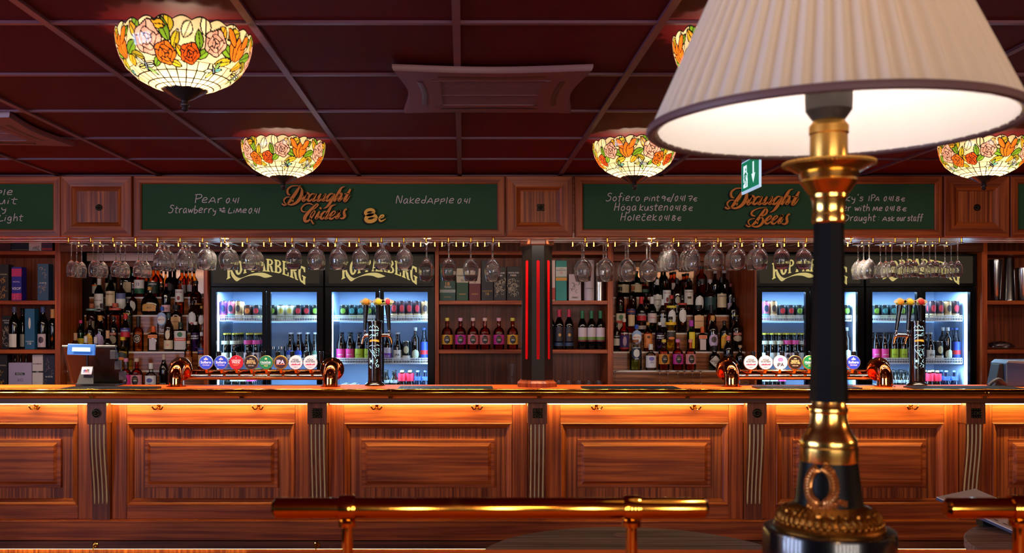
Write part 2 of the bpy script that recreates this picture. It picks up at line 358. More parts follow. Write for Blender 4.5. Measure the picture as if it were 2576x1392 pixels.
# one-line handwriting, a cell of height 1
CH = {
'P': (.55, [[(.1,0),(.12,1)],[(.0,.95),(.45,1),(.6,.8),(.5,.6),(.12,.45)]]), 'e': (.5, [[(.05,.3),(.4,.4),(.4,.6),(.2,.62),(.05,.35),(.1,.08),(.45,.1)]]),
'a': (.5, [[(.42,.55),(.2,.58),(.05,.3),(.12,.02),(.3,.12),(.42,.55),(.4,.15),(.5,.0)]]), 'r': (.42, [[(.08,.55),(.1,0)],[(.1,.35),(.25,.55),(.42,.56)]]),
'A': (.62, [[(0,0),(.35,.66),(.6,.0)],[(.12,.22),(.55,.24)]]), '0': (.44, [[(.3,.7),(.1,.5),(.06,.2),(.2,.0),(.38,.25),(.4,.55),(.3,.7)]]), '.': (.1, [[(.03,0),(.06,.03)]]),
'4': (.42, [[(.12,.7),(.05,.3),(.4,.32)],[(.38,.68),(.3,0)]]), 'l': (.2, [[(.12,.78),(.06,.0)]]), 'S': (.62, [[(.58,.9),(.4,1),(.2,.9),(.2,.7),(.5,.5),(.45,.15),(.2,.0),(0,.1)]]),
't': (.38, [[(.2,.85),(.15,.1),(.35,.02)],[(0,.58),(.42,.6)]]), 'w': (.6, [[(.02,.55),(.15,.05),(.3,.45),(.42,.05),(.6,.58)]]), 'b': (.46, [[(.1,.95),(.06,.0),(.35,.08),(.4,.35),(.1,.4)]]),
'y': (.5, [[(.05,.55),(.12,.25),(.35,.25),(.42,.58)],[(.42,.58),(.35,-.15),(.15,-.3)]]), '&': (.5, [[(.5,.2),(.1,.2),(.4,.6)],[(.05,.45),(.45,.42)],[(.25,.05),(.5,.0)]]),
'L': (.5, [[(.15,.8),(.05,.02),(.5,.05)]]), 'i': (.2, [[(.1,.5),(.06,0)],[(.14,.7),(.15,.75)]]), 'm': (.66, [[(.02,0),(.15,.6),(.3,.15),(.48,.62),(.6,.0)]]), 'M': (.66, [[(.0,0),(.12,.7),(.3,.15),(.52,.72),(.62,.0)]]),
'N': (.6, [[(.02,0),(.08,1),(.45,.05),(.55,1)]]), 'k': (.45, [[(.08,.8),(.05,0)],[(.42,.6),(.08,.25),(.45,0)]]), 'd': (.48, [[(.4,.4),(.15,.42),(.05,.15),(.3,.05),(.42,.3),(.45,1)]]),
'p': (.48, [[(.1,.6),(.05,-.1)],[(.1,.5),(.4,.6),(.42,.35),(.1,.22)]]), 'f': (.4, [[(.45,.95),(.25,1),(.2,.6),(.15,-.1)],[(0,.55),(.42,.58)]]), 'n': (.48, [[(.06,0),(.1,.58)],[(.1,.4),(.3,.6),(.42,.45),(.42,0)]]),
'9': (.42, [[(.4,.6),(.2,.75),(.05,.55),(.2,.4),(.4,.6),(.32,0)]]), 'E': (.36, [[(.4,.45),(.2,.5),(.08,.25),(.2,.0),(.4,.06)],[(.0,.25),(.34,.27)]]), '/': (.3, [[(.3,.95),(0,-.15)]]),
'7': (.4, [[(.02,.68),(.42,.72),(.2,0)],[(.1,.35),(.36,.38)]]), 'H': (.6, [[(.1,1),(.02,0)],[(.5,1),(.45,0)],[(.05,.45),(.5,.5)]]), 'o': (.48, [[(.3,.55),(.1,.45),(.06,.15),(.25,.02),(.42,.25),(.3,.55)]]),
'O': (.48, [[(.3,.55),(.1,.45),(.06,.15),(.25,.02),(.42,.25),(.3,.55)],[(.14,.72),(.15,.76)],[(.34,.72),(.35,.76)]]), 'F': (.5, [[(.1,.85),(.05,0)],[(.02,.85),(.5,.88)],[(.08,.45),(.42,.48)]]), 'g': (.5, [[(.4,.5),(.15,.52),(.06,.2),(.3,.1),(.4,.5),(.36,-.2),(.12,-.28),(.05,-.15)]]),
'u': (.5, [[(.06,.55),(.08,.1),(.3,.05),(.42,.55),(.46,0)]]), 's': (.4, [[(.38,.5),(.15,.55),(.1,.38),(.35,.25),(.25,.02),(.02,.08)]]), '8': (.42, [[(.36,.62),(.15,.7),(.1,.5),(.35,.25),(.2,0),(.05,.2),(.36,.62)]]),
'B': (.5, [[(.08,.85),(.04,0)],[(.0,.85),(.4,.75),(.3,.5),(.08,.45),(.45,.3),(.35,.03),(.02,.0)]]), 'C': (.46, [[(.4,.5),(.15,.52),(.06,.2),(.2,.0),(.42,.08)],[(.1,.85),(.22,.72),(.36,.88)]]), 'c': (.46, [[(.4,.5),(.15,.52),(.06,.2),(.2,.0),(.42,.08)]]), 'I': (.25, [[(.14,.8),(.1,0)]]),
"'": (.15, [[(.1,.95),(.05,.75)]]), ':': (.25, [[(.1,.15),(.12,.18)],[(.12,.5),(.14,.53)]]), 'h': (.48, [[(.1,1),(.06,0)],[(.08,.35),(.3,.55),(.4,.4),(.42,0)]]), 'D': (.62, [[(.1,.85),(.05,0)],[(0,.85),(.4,.8),(.58,.5),(.4,.1),(.05,0)]]),
'W': (.7, [[(.02,.9),(.15,.05),(.34,.7),(.48,.05),(.68,.95)]]), ' ': (.3, []), 'v': (.45, [[(.05,.55),(.2,.02),(.42,.58)]])}
def chalk(mb, s, px0, px1, pyb, hpx, y, slant=.12):
    wt = sum(CH[c][0]+.1 for c in s); x0, x1 = xs_(px0), xs_(px1); h = hpx/422.5; k = (x1-x0)/wt; cx = 0; zb = zs_(pyb)
    for c in s:
        w, ss = CH[c]
        for q in ss:
            pts = [(x0+(cx+px)*k+pz*h*slant, zb+pz*h) for px, pz in (spline(q, 4) if len(q) > 2 else q)]
            mb.ribbon(pts, .0044, y-.0009, y)
        cx += w+.1
def board(px0, px1, gx0, gx1, label, x0=None, x1=None):
    x0 = xs_(px0) if x0 is None else x0; x1 = xs_(px1) if x1 is None else x1
    t = T('chalkboard', label, 'chalkboard', ((x0+x1)/2, YS, ZB), 'framed green chalkboards along the canopy')
    frame(x0, x1, ZB+.0005, ZT-.0005, FR, t)
    b = MB(); b.box(x0+.045, x1-.045, YS+.004, YS+.0149, ZB+.045, ZT-.04); P('writing_surface', b, M['chalk_green'], t, label='dark green painted board')
    return t
t0 = board(0, 0, 0, 0, 'green chalkboard cut off by the left edge, words ending ple, ruit, ay, Light', -3.9, -2.394)
t1 = board(337, 1270, 0, 0, 'green chalkboard reading Draught Ciders 8e with Pear and Naked Apple')
t2 = board(1447, 2370, 0, 0, 'green chalkboard reading Draught Beers with six chalked beer prices')
t3 = board(0, 0, 0, 0, 'blank end of a green chalkboard at the right edge of the canopy', 3.257, 5.0)
YC = YS+.0037
def writing(t, lines):
    rows = {}
    for l in lines: rows.setdefault((l[3], l[1] < 900, l[1] < 2050), []).append(l)
    for r in rows.values():
        b = MB()
        for l in r: chalk(b, *l, YC)
        P('chalk_lettering', b, M['chalk'], t, label='pale pink chalk handwriting')
writing(t0, [('Apple', -50, 34, 491, 19), ('Fruit', -45, 44, 513, 19), ('May', -42, 20, 532, 18), ('Light', -5, 58, 556, 19)])
writing(t1, [('PeAr', 488, 560, 511, 22), ('0.4l', 567, 603, 511, 18), ('Strawberry', 423, 546, 536, 20), ('&', 548, 570, 534, 20), ('LiMe', 573, 622, 536, 16), ('0.4l', 624, 655, 537, 19), ('NakedApple', 996, 1144, 512, 20), ('0.4l', 1150, 1185, 512, 18)])
writing(t2, [('Sofiero', 1524, 1612, 506, 20), ('pint', 1620, 1660, 506, 17), ('9E', 1663, 1688, 506, 17), ('/', 1687, 1696, 506, 20), ('0.4l', 1697, 1726, 506, 19), ('7E', 1730, 1755, 506, 17),
 ('HOga', 1545, 1603, 530, 20), ('kusten', 1608, 1682, 530, 20), ('0.4l', 1685, 1713, 530, 18), ('8E', 1716, 1744, 530, 18), ('HoleCek', 1561, 1654, 555, 20), ('0.4l', 1657, 1686, 555, 18), ('8E', 1689, 1715, 555, 18),
 ("Pinky's", 2090, 2174, 506, 19), ('IPA', 2184, 2214, 506, 16), ('0.4l', 2223, 2250, 506, 17), ('8E', 2253, 2278, 506, 16), ('Beer', 2098, 2142, 531, 18), ('with', 2150, 2190, 531, 18), ('Me', 2196, 2222, 531, 15), ('0.4l', 2227, 2252, 531, 17), ('8E', 2255, 2282, 531, 16),
 ('Draught', 2124, 2204, 556, 18), (':', 2207, 2216, 556, 18), ('Ask', 2220, 2252, 556, 15), ('our', 2256, 2280, 556, 17), ('staff', 2283, 2322, 556, 17)])
# raised script lettering; strokes traced as (x, y, width) in a sheet of 9.2 units per photo pixel
DR = [[(520,70,20),(450,190,66),(370,310,78),(290,420,66),(215,505,26)], [(505,85,10),(420,78,20),(320,90,30),(240,150,44),(222,220,48),(245,275,40),(295,290,14)],
 [(500,95,14),(550,150,34),(556,240,66),(520,360,80),(430,465,62),(320,515,40),(220,505,26),(150,525,34),(95,490,34)], [(295,340,10),(215,340,26),(150,390,34),(145,440,28),(180,490,22),(215,505,16)], [(330,370,12),(352,410,30),(345,455,24)],
 [(560,350,12),(620,270,24),(655,232,28),(630,290,64),(590,380,66),(590,430,52),(650,395,26),(700,335,14)], [(612,330,16),(640,270,34),(675,248,44),(712,262,46),(708,292,30)],
 [(860,272,12),(790,268,34),(715,340,56),(695,405,56),(740,425,40),(800,370,26),(880,265,16)], [(890,260,36),(840,350,66),(815,420,56),(870,415,26),(930,350,14)],
 [(995,260,34),(945,350,62),(920,415,58),(975,415,36),(1050,340,22),(1100,265,14)], [(1110,258,36),(1060,350,64),(1040,415,58),(1090,410,26),(1130,360,14)],
 [(1290,270,12),(1225,262,34),(1150,330,54),(1120,405,54),(1160,425,40),(1230,360,26),(1300,268,16)], [(1320,262,30),(1260,380,62),(1190,500,60),(1120,575,36),(1048,606,6)],
 [(1555,98,6),(1480,120,34),(1430,190,62),(1360,330,70),(1300,440,52)], [(1350,370,12),(1430,265,26),(1480,260,34),(1450,340,60),(1405,415,58),(1450,410,26),(1510,350,14)],
 [(1680,152,38),(1620,260,60),(1550,390,66),(1545,435,52),(1600,410,28),(1672,305,12)], [(1535,264,16),(1665,264,20)]]
CI = [[(820,525,14),(740,490,26),(630,510,26),(550,590,32),(555,655,32),(600,680,24),(665,678,12)], [(790,640,14),(870,590,24),(930,520,28),(900,500,26),(830,560,40),(720,680,66),(630,800,80),(630,890,66),(700,890,44),(790,800,36),(860,690,26),(840,655,18),(770,730,24),(750,820,28),(780,890,32),(825,965,34)],
 [(998,580,50),(978,615,56)], [(965,668,36),(915,760,62),(880,830,58),(930,815,26),(985,750,14)], [(1130,680,12),(1075,680,34),(1005,750,56),(990,815,56),(1030,840,40),(1090,785,26),(1160,690,16)],
 [(1345,516,6),(1250,540,40),(1200,610,60),(1130,750,66),(1100,830,56),(1150,825,26),(1210,770,14)], [(1215,800,12),(1300,735,22),(1330,680,28),(1280,672,30),(1210,760,56),(1200,825,56),(1260,835,36),(1360,750,12)],
 [(1360,760,10),(1430,640,40),(1400,720,60),(1350,820,60),(1400,810,26),(1450,740,14)], [(1410,660,30),(1450,690,40)], [(1590,612,44),(1540,650,40),(1530,710,60),(1545,780,60),(1500,830,44),(1430,828,20)]]
BE = [[(1235,670,20),(1150,800,66),(1040,960,78),(930,1090,66),(830,1170,26)], [(1200,680,10),(1080,690,24),(950,730,32),(850,800,46),(850,870,44),(900,900,36),(950,905,14)], [(1200,690,16),(1260,740,50),(1240,830,50),(1150,900,30),(1060,925,14)],
 [(1080,925,14),(1150,980,46),(1140,1080,70),(1050,1170,56),(940,1195,40),(850,1170,26),(760,1190,34),(690,1140,32)], [(930,970,12),(840,985,26),(765,1030,34),(760,1090,28),(800,1150,22),(840,1170,16)], [(960,1010,12),(1005,1060,34),(995,1120,28)],
 [(1230,1060,12),(1330,985,24),(1380,920,32),(1330,905,34),(1240,1000,62),(1220,1090,62),(1290,1105,40),(1390,1010,14)], [(1390,1060,12),(1490,985,24),(1545,920,32),(1490,905,34),(1410,1000,62),(1390,1090,62),(1460,1110,40),(1560,1010,14)],
 [(1560,1010,12),(1670,870,44),(1640,950,64),(1570,1090,66),(1640,1070,28),(1700,980,14)], [(1640,890,34),(1690,930,44)], [(1870,850,46),(1810,890,44),(1790,970,66),(1800,1060,66),(1740,1120,48),(1650,1105,22)]]
def script(mb, strokes, to_px, sc, y0, y1, grow=0, dx=0, dz=0):
    for q in strokes:
        pts = []
        for x, y, w in spline(q, 5):
            px, py = to_px(x, y); pts.append((xs_(px)+dx, zs_(py)+dz, (w*sc+grow)/422.5))
        mb.ribbon([p[:2] for p in pts], [p[2] for p in pts], y0, y1)
a1 = lambda x, y: (700+x/9.2, 460+y/9.2)
a2 = lambda x, y: (lambda p: (1821.7+(p[0]-709.8)*1.08, 474+(p[1]-468)*1.06))(a1(x, y))
a3 = lambda x, y: (1810+x/10.71, 460+y/10.71)
YB = YS+.004
b = MB(); d = MB()
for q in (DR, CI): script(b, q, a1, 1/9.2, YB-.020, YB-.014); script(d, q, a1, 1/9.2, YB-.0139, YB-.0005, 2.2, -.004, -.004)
w_ = P('script_lettering', b, M['gold_paint'], t1, label='raised ochre script reading Draught Ciders'); P('lettering_backing', d, M['shadow_black'], t1)
b = MB(); d = MB()
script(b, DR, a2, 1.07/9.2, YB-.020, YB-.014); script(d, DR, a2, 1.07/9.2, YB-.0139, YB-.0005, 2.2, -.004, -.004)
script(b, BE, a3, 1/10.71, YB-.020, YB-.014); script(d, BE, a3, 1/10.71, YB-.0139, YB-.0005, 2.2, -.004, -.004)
P('script_lettering', b, M['gold_paint'], t2, label='raised ochre script reading Draught Beers'); P('lettering_backing', d, M['shadow_black'], t2)
E8 = [[(2120+95*math.cos(a)+20*math.sin(a), 690-62*math.sin(a), 68) for a in [2*PI*k/16 for k in range(17)]], [(2150+112*math.cos(a)+25*math.sin(a), 830-72*math.sin(a), 84) for a in [2*PI*k/16 for k in range(17)]],
 [(2350,835,24),(2430,800,30),(2440,760,34),(2380,770,40),(2345,840,46),(2370,895,40),(2430,880,30),(2490,840,12)]]
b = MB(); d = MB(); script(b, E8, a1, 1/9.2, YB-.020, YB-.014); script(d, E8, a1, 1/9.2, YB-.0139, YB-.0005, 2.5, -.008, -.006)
P('price_lettering', b, M['gold_light'], t1, label='light gold numeral 8e'); P('lettering_backing', d, M['shadow_black'], t1)
# square panels between the boards
FS = [(0, YS+.017), (0, YS-.012), (.004, YS-.016), (.062, YS-.012), (.068, YS-.008), (.088, YS+.004), (.088, YS+.014)]
def rosette(x, y, z, kind, parent, r=.020):
    b = MB()
    if kind == 'round':
        b.cyl(r, y-.006, y, (x, 0, z), 20, 'y')
        for k in range(12):
            a = 2*PI*k/12; b.sphere(r*.42, (x+r*.55*math.cos(a), y-.007, z+r*.55*math.sin(a)), 8, 5, .45+.5*abs(math.cos(a)), .4, .45+.5*abs(math.sin(a)))
        b.sphere(r*.3, (x, y-.011, z), 10, 6, 1, .7, 1)
    else:
        b.box(x-r, x+r, y-.006, y, z-r, z+r)
        for i in range(4):
            for j in range(4):
                if (i, j) not in ((1, 1), (1, 2), (2, 1), (2, 2)): b.sphere(r*.24, (x+(i-1.5)*r*.55, y-.007, z+(j-1.5)*r*.55), 8, 5, 1, .5, 1)
        for k in range(8):
            a = PI*k/4; b.sphere(r*.25, (x+r*.4*math.cos(a), y-.008, z+r*.4*math.sin(a)), 8, 5, 1, .6, 1)
        b.sphere(r*.25, (x, y-.010, z), 8, 5)
    return P('rosette', b, M['bronze'], parent, smooth=40, label='dark bronze rosette')
for px0, px1, kd, lb in ((155, 333, 'round', 'square mahogany panel with round rosette left of the Draught Ciders board'), (1272, 1440, 'square', 'square mahogany panel with square rosette above the octagonal column'), (2373, 2536, 'round', 'square mahogany panel with round rosette behind the rightmost glass ceiling lamp')):
    x0, x1 = xs_(px0), xs_(px1)
    t = T('canopy_panel', lb, 'wall panel', ((x0+x1)/2, YS, ZB), 'square panels of the canopy')
    frame(x0, x1, ZB+.001, ZT-.001, FS, t)
    b = MB(); b.box(x0+.086, x1-.086, YS+.006, YS+.0149, ZB+.08, ZT-.08); P('veneer_field', b, M['stripe_v'], t, label='upright striped veneer field')
    rosette((x0+x1)/2+.01, YS+.006, (ZB+ZT)/2-.005, kd, t)
# recessed downlights in the soffit
for i, (px, lb) in enumerate(((-10, 'small downlight under the canopy before the left shelf cabinet'), (567, 'small downlight under the canopy above the left beer fridge'), (1075, 'small downlight under the canopy left of the octagonal column'), (1638, 'small downlight under the canopy above the right bottle steps'), (2135, 'small downlight under the canopy behind the table lamp'))):
    x = X(px, 5.86); t = T('downlight', lb, 'downlight', (x, 5.86, ZB), 'downlights under the canopy')
    b = MB(); b.lathe([(.036, ZB), (.036, ZB-.004), (.030, ZB-.005), (.027, ZB-.002), (.027, ZB-.0005)], (x, 5.86, 0), 20, cap=False); P('trim_ring', b, M['brass'], t, smooth=40)
    b = MB(); b.cyl(.024, ZB-.0022, ZB-.0006, (x, 5.86, 0), 16); P('lens', b, M['down_glow'], t)
    spot('downlight_beam', (0, 0, -.006), DOWN_W, (1.0, .80, .58), 2.3, .02, t)
for y_, w_, z_ in ((5.825, .009, 2.0405), (6.02, .009, 2.0415), (6.16, .018, 2.0362)):  # battens added as housings for the canopy fill lights
    zz_ = 2.0438 if y_ < 6.1 else 2.044
    S('added_batten', MB().box(-3.6, 4.4, y_-w_, y_+w_, z_+.0006 if y_ < 6.1 else z_+.006, zz_), M['soffit_w'], ['added wooden batten for the front fill light under the canopy', 'added wooden batten for the middle fill light under the canopy', 'added wooden batten for the rear fill light of the canopy'][[5.825, 6.02, 6.16].index(y_)], 'light batten', 'added battens of the fill lights under the canopy', loc=(.4, y_, 2.04))
# ================================================================ the counter
XL, XR, YP = -4.1, 5.0, 5.86
CXS = [-3.471, -2.166, -.8625, .440, 1.737, 3.03, 4.335]
b = MB(); b.box(XL, XR, 5.625, 6.30, 1.096, 1.133)
S('bar_worktop', b, M['top_h'], 'long glossy orange-brown wooden bar top', 'bar top', bevel=.004, loc=(0, 5.95, 1.096))
ct = T('bar_counter', 'long mahogany counter body under the bar top', 'counter', (.4, YP, 0))
b = MB(); b.box(XL, XR, 5.655, 5.70, 1.066, 1.0955); P('nosing_board', b, M['dark_h'], ct, bevel=.004)
b = MB(); b.box(XL, XR, 5.70, 5.86, 1.072, 1.0955); P('underside_board', b, M['dark_h'], ct)
b = MB(); b.box(XL, XR, YP+.012, YP+.05, .14, 1.072); P('carcass_front', b, M['wood_v'], ct)
b = MB(); b.box(XL, XR, YP+.05, 6.25, .02, 1.0955); P('carcass', b, M['dark_h'], ct)
b = MB(); z = Z(1311, 5.79)
b.box(XL, XR, 5.795, YP+.012, z-.118, z-.012); b.box(XL, XR, 5.785, YP+.012, z-.0119, z)
P('plinth_board', b, M['wood_h'], ct, bevel=.003)
b = MB(); b.box(XL, XR, 5.80, YP+.012, z-.17, z-.124); P('lower_board', b, M['dark_h'], ct, bevel=.002)
b = MB(); b.box(XL, XR, 5.90, 5.92, 0.02, .17); P('toe_kick', b, M['dark_h'], ct)
TH = [(0, YP+.004), (.000, YP-.022), (.006, YP-.026), (.014, YP-.022), (.020, YP-.016), (.034, YP-.008), (.040, YP+.004), (.042, YP+.008)]
names = ['counter bay behind the left frame edge', 'counter bay below the till', 'counter bay left of the column', 'counter bay right of the column', 'counter bay behind the table lamp', 'counter bay at the right frame edge']
for i in range(6):
    xa, xb = CXS[i], CXS[i+1]; xm = (xa+xb)/2; zt, z0, z1 = 1.0715, Z(1272, 5.84), Z(1064, 5.84); zb = z+.0003
    t = T('counter_panel', 'framed mahogany front panel, '+names[i], 'counter panel', (xm, YP, zb), 'panelled bays of the counter front')
    hw = .505; b = MB(); b.box(xa+.055, xm-hw-.001, YP-.02, YP+.0119, zb, zt); P('stile', b, M['wood_v'], t, bevel=.002); b = MB(); b.box(xm+hw+.001, xb-.055, YP-.02, YP+.0119, zb, zt); P('stile', b, M['wood_v'], t, bevel=.002)
    b = MB(); b.box(xm-hw, xm+hw, YP-.02, YP+.0119, z1, zt); P('top_rail', b, M['wood_h'], t, bevel=.002)
    b = MB(); b.box(xm-hw, xm+hw, YP-.02, YP+.0119, zb, z0); P('bottom_rail', b, M['wood_h'], t, bevel=.002)
    frame(xm-hw, xm+hw, z0, z1, TH, t, 'moulding', 'side_moulding')
    b = MB(); b.box(xm-hw+.03, xm+hw-.03, YP+.002, YP+.0118, z0+.03, z1-.03); P('striped_field', b, M['stripe_v'], t, label='upright striped veneer field')
    zr0, zr1 = Z(1228, 5.84), Z(1106, 5.84); rp = [(0, YP+.002), (0, YP-.013), (.003, YP-.015), (.020, YP-.015), (.040, YP-.028), (.042, YP-.028)]
    b = MB(); mitre([b]*4, xm-.4, xm+.4, zr0, zr1, rp); b.box(xm-.358, xm+.358, YP-.028, YP-.01, zr0+.042, zr1-.042); P('raised_panel', b, M['wood_h'], t, label='raised and bevelled centre panel')
    sx = xm-.612, xm+.612
    b = MB(); b.box(sx[0]+.03, sx[1]-.03, 5.785, YP-.0203, 1.0523, 1.0712); P('strip_batten', b, M['dark_h'], ct)
    S('light_strip', MB().box(sx[0]+.03, sx[1]-.03, 5.789, 5.797, 1.0488, 1.0520), M['led_warm'], 'glowing yellow strip light under the nosing, '+names[i], 'light strip', 'strip lights under the nosing', loc=(xm, 5.79, 1.05))
# corbels
for i, x in enumerate(CXS[1:-1]):
    nm = ['with round rosette below the till, leftmost in the photo', 'with square flower rosette left of the brass rail post', 'with square rosette below the octagonal column', 'with round rosette left of the table lamp', 'with square rosette at the right of the photo'][i]
    t = T('corbel', 'dark fluted corbel '+nm, 'corbel', (x, 5.85, z), 'corbels of the counter')
    b = MB(); b.box(x-.058, x+.058, 5.745, YP-.0201, .935, 1.0655); P('head_block', b, M['dark_v'], t, bevel=.003)
    ph = lambda q: 5.765+.05*(.5-.5*math.cos(PI*min(1, max(0, (q-.1)/.75))))
    zz = [.9349-(.9349-z-.0005)*k/24 for k in range(25)]
    b = MB(); vs = []
    for q, zq in enumerate(zz):
        y = ph(q/24); vs += [(x-.052, y, zq), (x+.052, y, zq), (x+.052, YP-.0201, zq), (x-.052, YP-.0201, zq)]
    fs = [(0, 1, 2, 3), tuple(range(96, 100))[::-1]]
    for q in range(24): fs += [(q*4+k, q*4+4+k, q*4+4+(k+1) % 4, q*4+(k+1) % 4) for k in range(4)]
    b.add(vs, fs); P('scroll_body', b, M['dark_v'], t)
    b = MB()
    for k in range(4):
        xo = x-.036+.024*k; b.tube([(xo, ph(q/24)-.0005, zz[q]) for q in range(0, 21)], .0052, 8)
    P('flute', b, pm('flute_gold', (204, 172, 124), .4), t, smooth=True, label='pale gilded flutes')
    rosette(x, 5.745, 1.0, 'round' if i in (0, 3) else 'square', t, .028)
# brass arm rail on brackets
t = T('arm_rail', 'long polished brass arm rail along the front of the bar top', 'rail', (.3, 5.6, 1.137))
b = MB(); b.lathe([(.021, XL), (.021, XR)], (0, 5.600, 1.133), 24, 'x'); P('tube', b, M['brass'], t, smooth=40)
for px in (228, 607, 982, 1357, 1731, 2480, 2105):
    x = X(px, 5.6); b = MB(); b.lathe([(.0211, x-.016), (.0237, x-.015), (.0237, x-.006), (.0220, x-.004), (.0220, x+.004), (.0237, x+.006), (.0237, x+.015), (.0211, x+.016)], (0, 5.6, 1.133), 24, 'x')
    b.box(x-.012, x+.012, 5.61, 5.6249, 1.1, 1.125); P('collar', b, M['brass'], t, smooth=40)
# brass coat hooks
def hook(px, label, y=YP-.0202, zz=1.034, low=False):
    x = X(px, y); t = T('coat_hook', label, 'hook', (x, y, zz), 'brass hooks on the counter front')
    b = MB()
    if low: b.lathe([(.019, y), (.019, y-.003), (.012, y-.006)], (x, 0, zz), 18, 'y')
    else: b.box(x-.009, x+.009, y-.004, y, zz-.012, zz+.014)
    P('back_plate', b, M['brass'], t, bevel=.0015)
    b = MB()
    if low:
        b.tube([(x, y-.003, zz), (x, y-.03, zz-.006), (x-.002, y-.032, zz-.03)], .004, 8)
    else:
        for s in (-1, 1): b.tube(spline([(x, y-.003, zz), (x+s*.009, y-.018, zz-.016), (x+s*.023, y-.026, zz-.016), (x+s*.032, y-.030, zz-.001)], 4), .0042, 8); b.sphere(.0065, (x+s*.032, y-.030, zz+.001))
        b.tube([(x, y-.003, zz+.006), (x, y-.026, zz+.004), (x, y-.03, zz+.010)], .003, 8)
    P('prong', b, M['brass'], t, smooth=40)
for px, lb in ((92, 'leftmost brass double hook under the strip light'), (400, 'brass double hook at the left of the bay below the till'), (651, 'brass double hook at the right of the bay below the till'), (948, 'brass double hook at the left of the bay left of the column'), (1200, 'brass double hook at the right of the bay left of the column'), (1500, 'brass double hook at the left of the bay right of the column'), (1747, 'brass double hook at the right of the bay right of the column'), (2038, 'brass double hook half hidden by the table lamp'), (2290, 'rightmost brass double hook under the strip light')): hook(px, lb)
hook(240, 'brass knob hook on the plinth below the left corbel', 5.7995, Z(1371, 5.8), True); hook(797, 'brass knob hook on the plinth above the wooden booth ledge', 5.7995, Z(1371, 5.8), True)
S('plinth_light_strip', MB().box(XL, XR, 5.84, 5.852, z-.180, z-.1755), M['led_warm_low'], 'glowing yellow strip light under the plinth board', 'light strip', loc=(0, 5.845, .18))
# ================================================================ stained glass ceiling lamps
def shade_material():
    m = bpy.data.materials.new('stained_glass'); m.use_nodes = True; N = m.node_tree.nodes; L = m.node_tree.links
    for n in list(N):
        if n.type == 'BSDF_PRINCIPLED': N.remove(n)
    a = N.new('ShaderNodeVertexColor'); a.layer_name = 'glass'
    nz = N.new('ShaderNodeTexNoise'); nz.inputs['Scale'].default_value = 28; nz.inputs['Detail'].default_value = 3
    tc = N.new('ShaderNodeTexCoord'); L.new(tc.outputs['Object'], nz.inputs['Vector'])
    mr = N.new('ShaderNodeMapRange'); mr.inputs[1].default_value = .3; mr.inputs[2].default_value = .7; mr.inputs[3].default_value = .72; mr.inputs[4].default_value = 1.0
    L.new(nz.outputs[0], mr.inputs[0])
    vm = N.new('ShaderNodeVectorMath'); vm.operation = 'SCALE'; L.new(a.outputs[0], vm.inputs[0]); L.new(mr.outputs[0], vm.inputs['Scale'])
    t = N.new('ShaderNodeBsdfTranslucent'); L.new(vm.outputs[0], t.inputs[0])
    d = N.new('ShaderNodeBsdfDiffuse'); L.new(vm.outputs[0], d.inputs[0])
    g = N.new('ShaderNodeBsdfGlossy'); g.inputs['Roughness'].default_value = .12
    m1 = N.new('ShaderNodeMixShader'); m1.inputs[0].default_value = .25; L.new(t.outputs[0], m1.inputs[1]); L.new(d.outputs[0], m1.inputs[2])
    m2 = N.new('ShaderNodeMixShader'); m2.inputs[0].default_value = .04; L.new(m1.outputs[0], m2.inputs[1]); L.new(g.outputs[0], m2.inputs[2])
    L.new(m2.outputs[0], N['Material Output'].inputs[0]); M['stained_glass'] = m
shade_material()
NU, NV, RB = 640, 104, .2
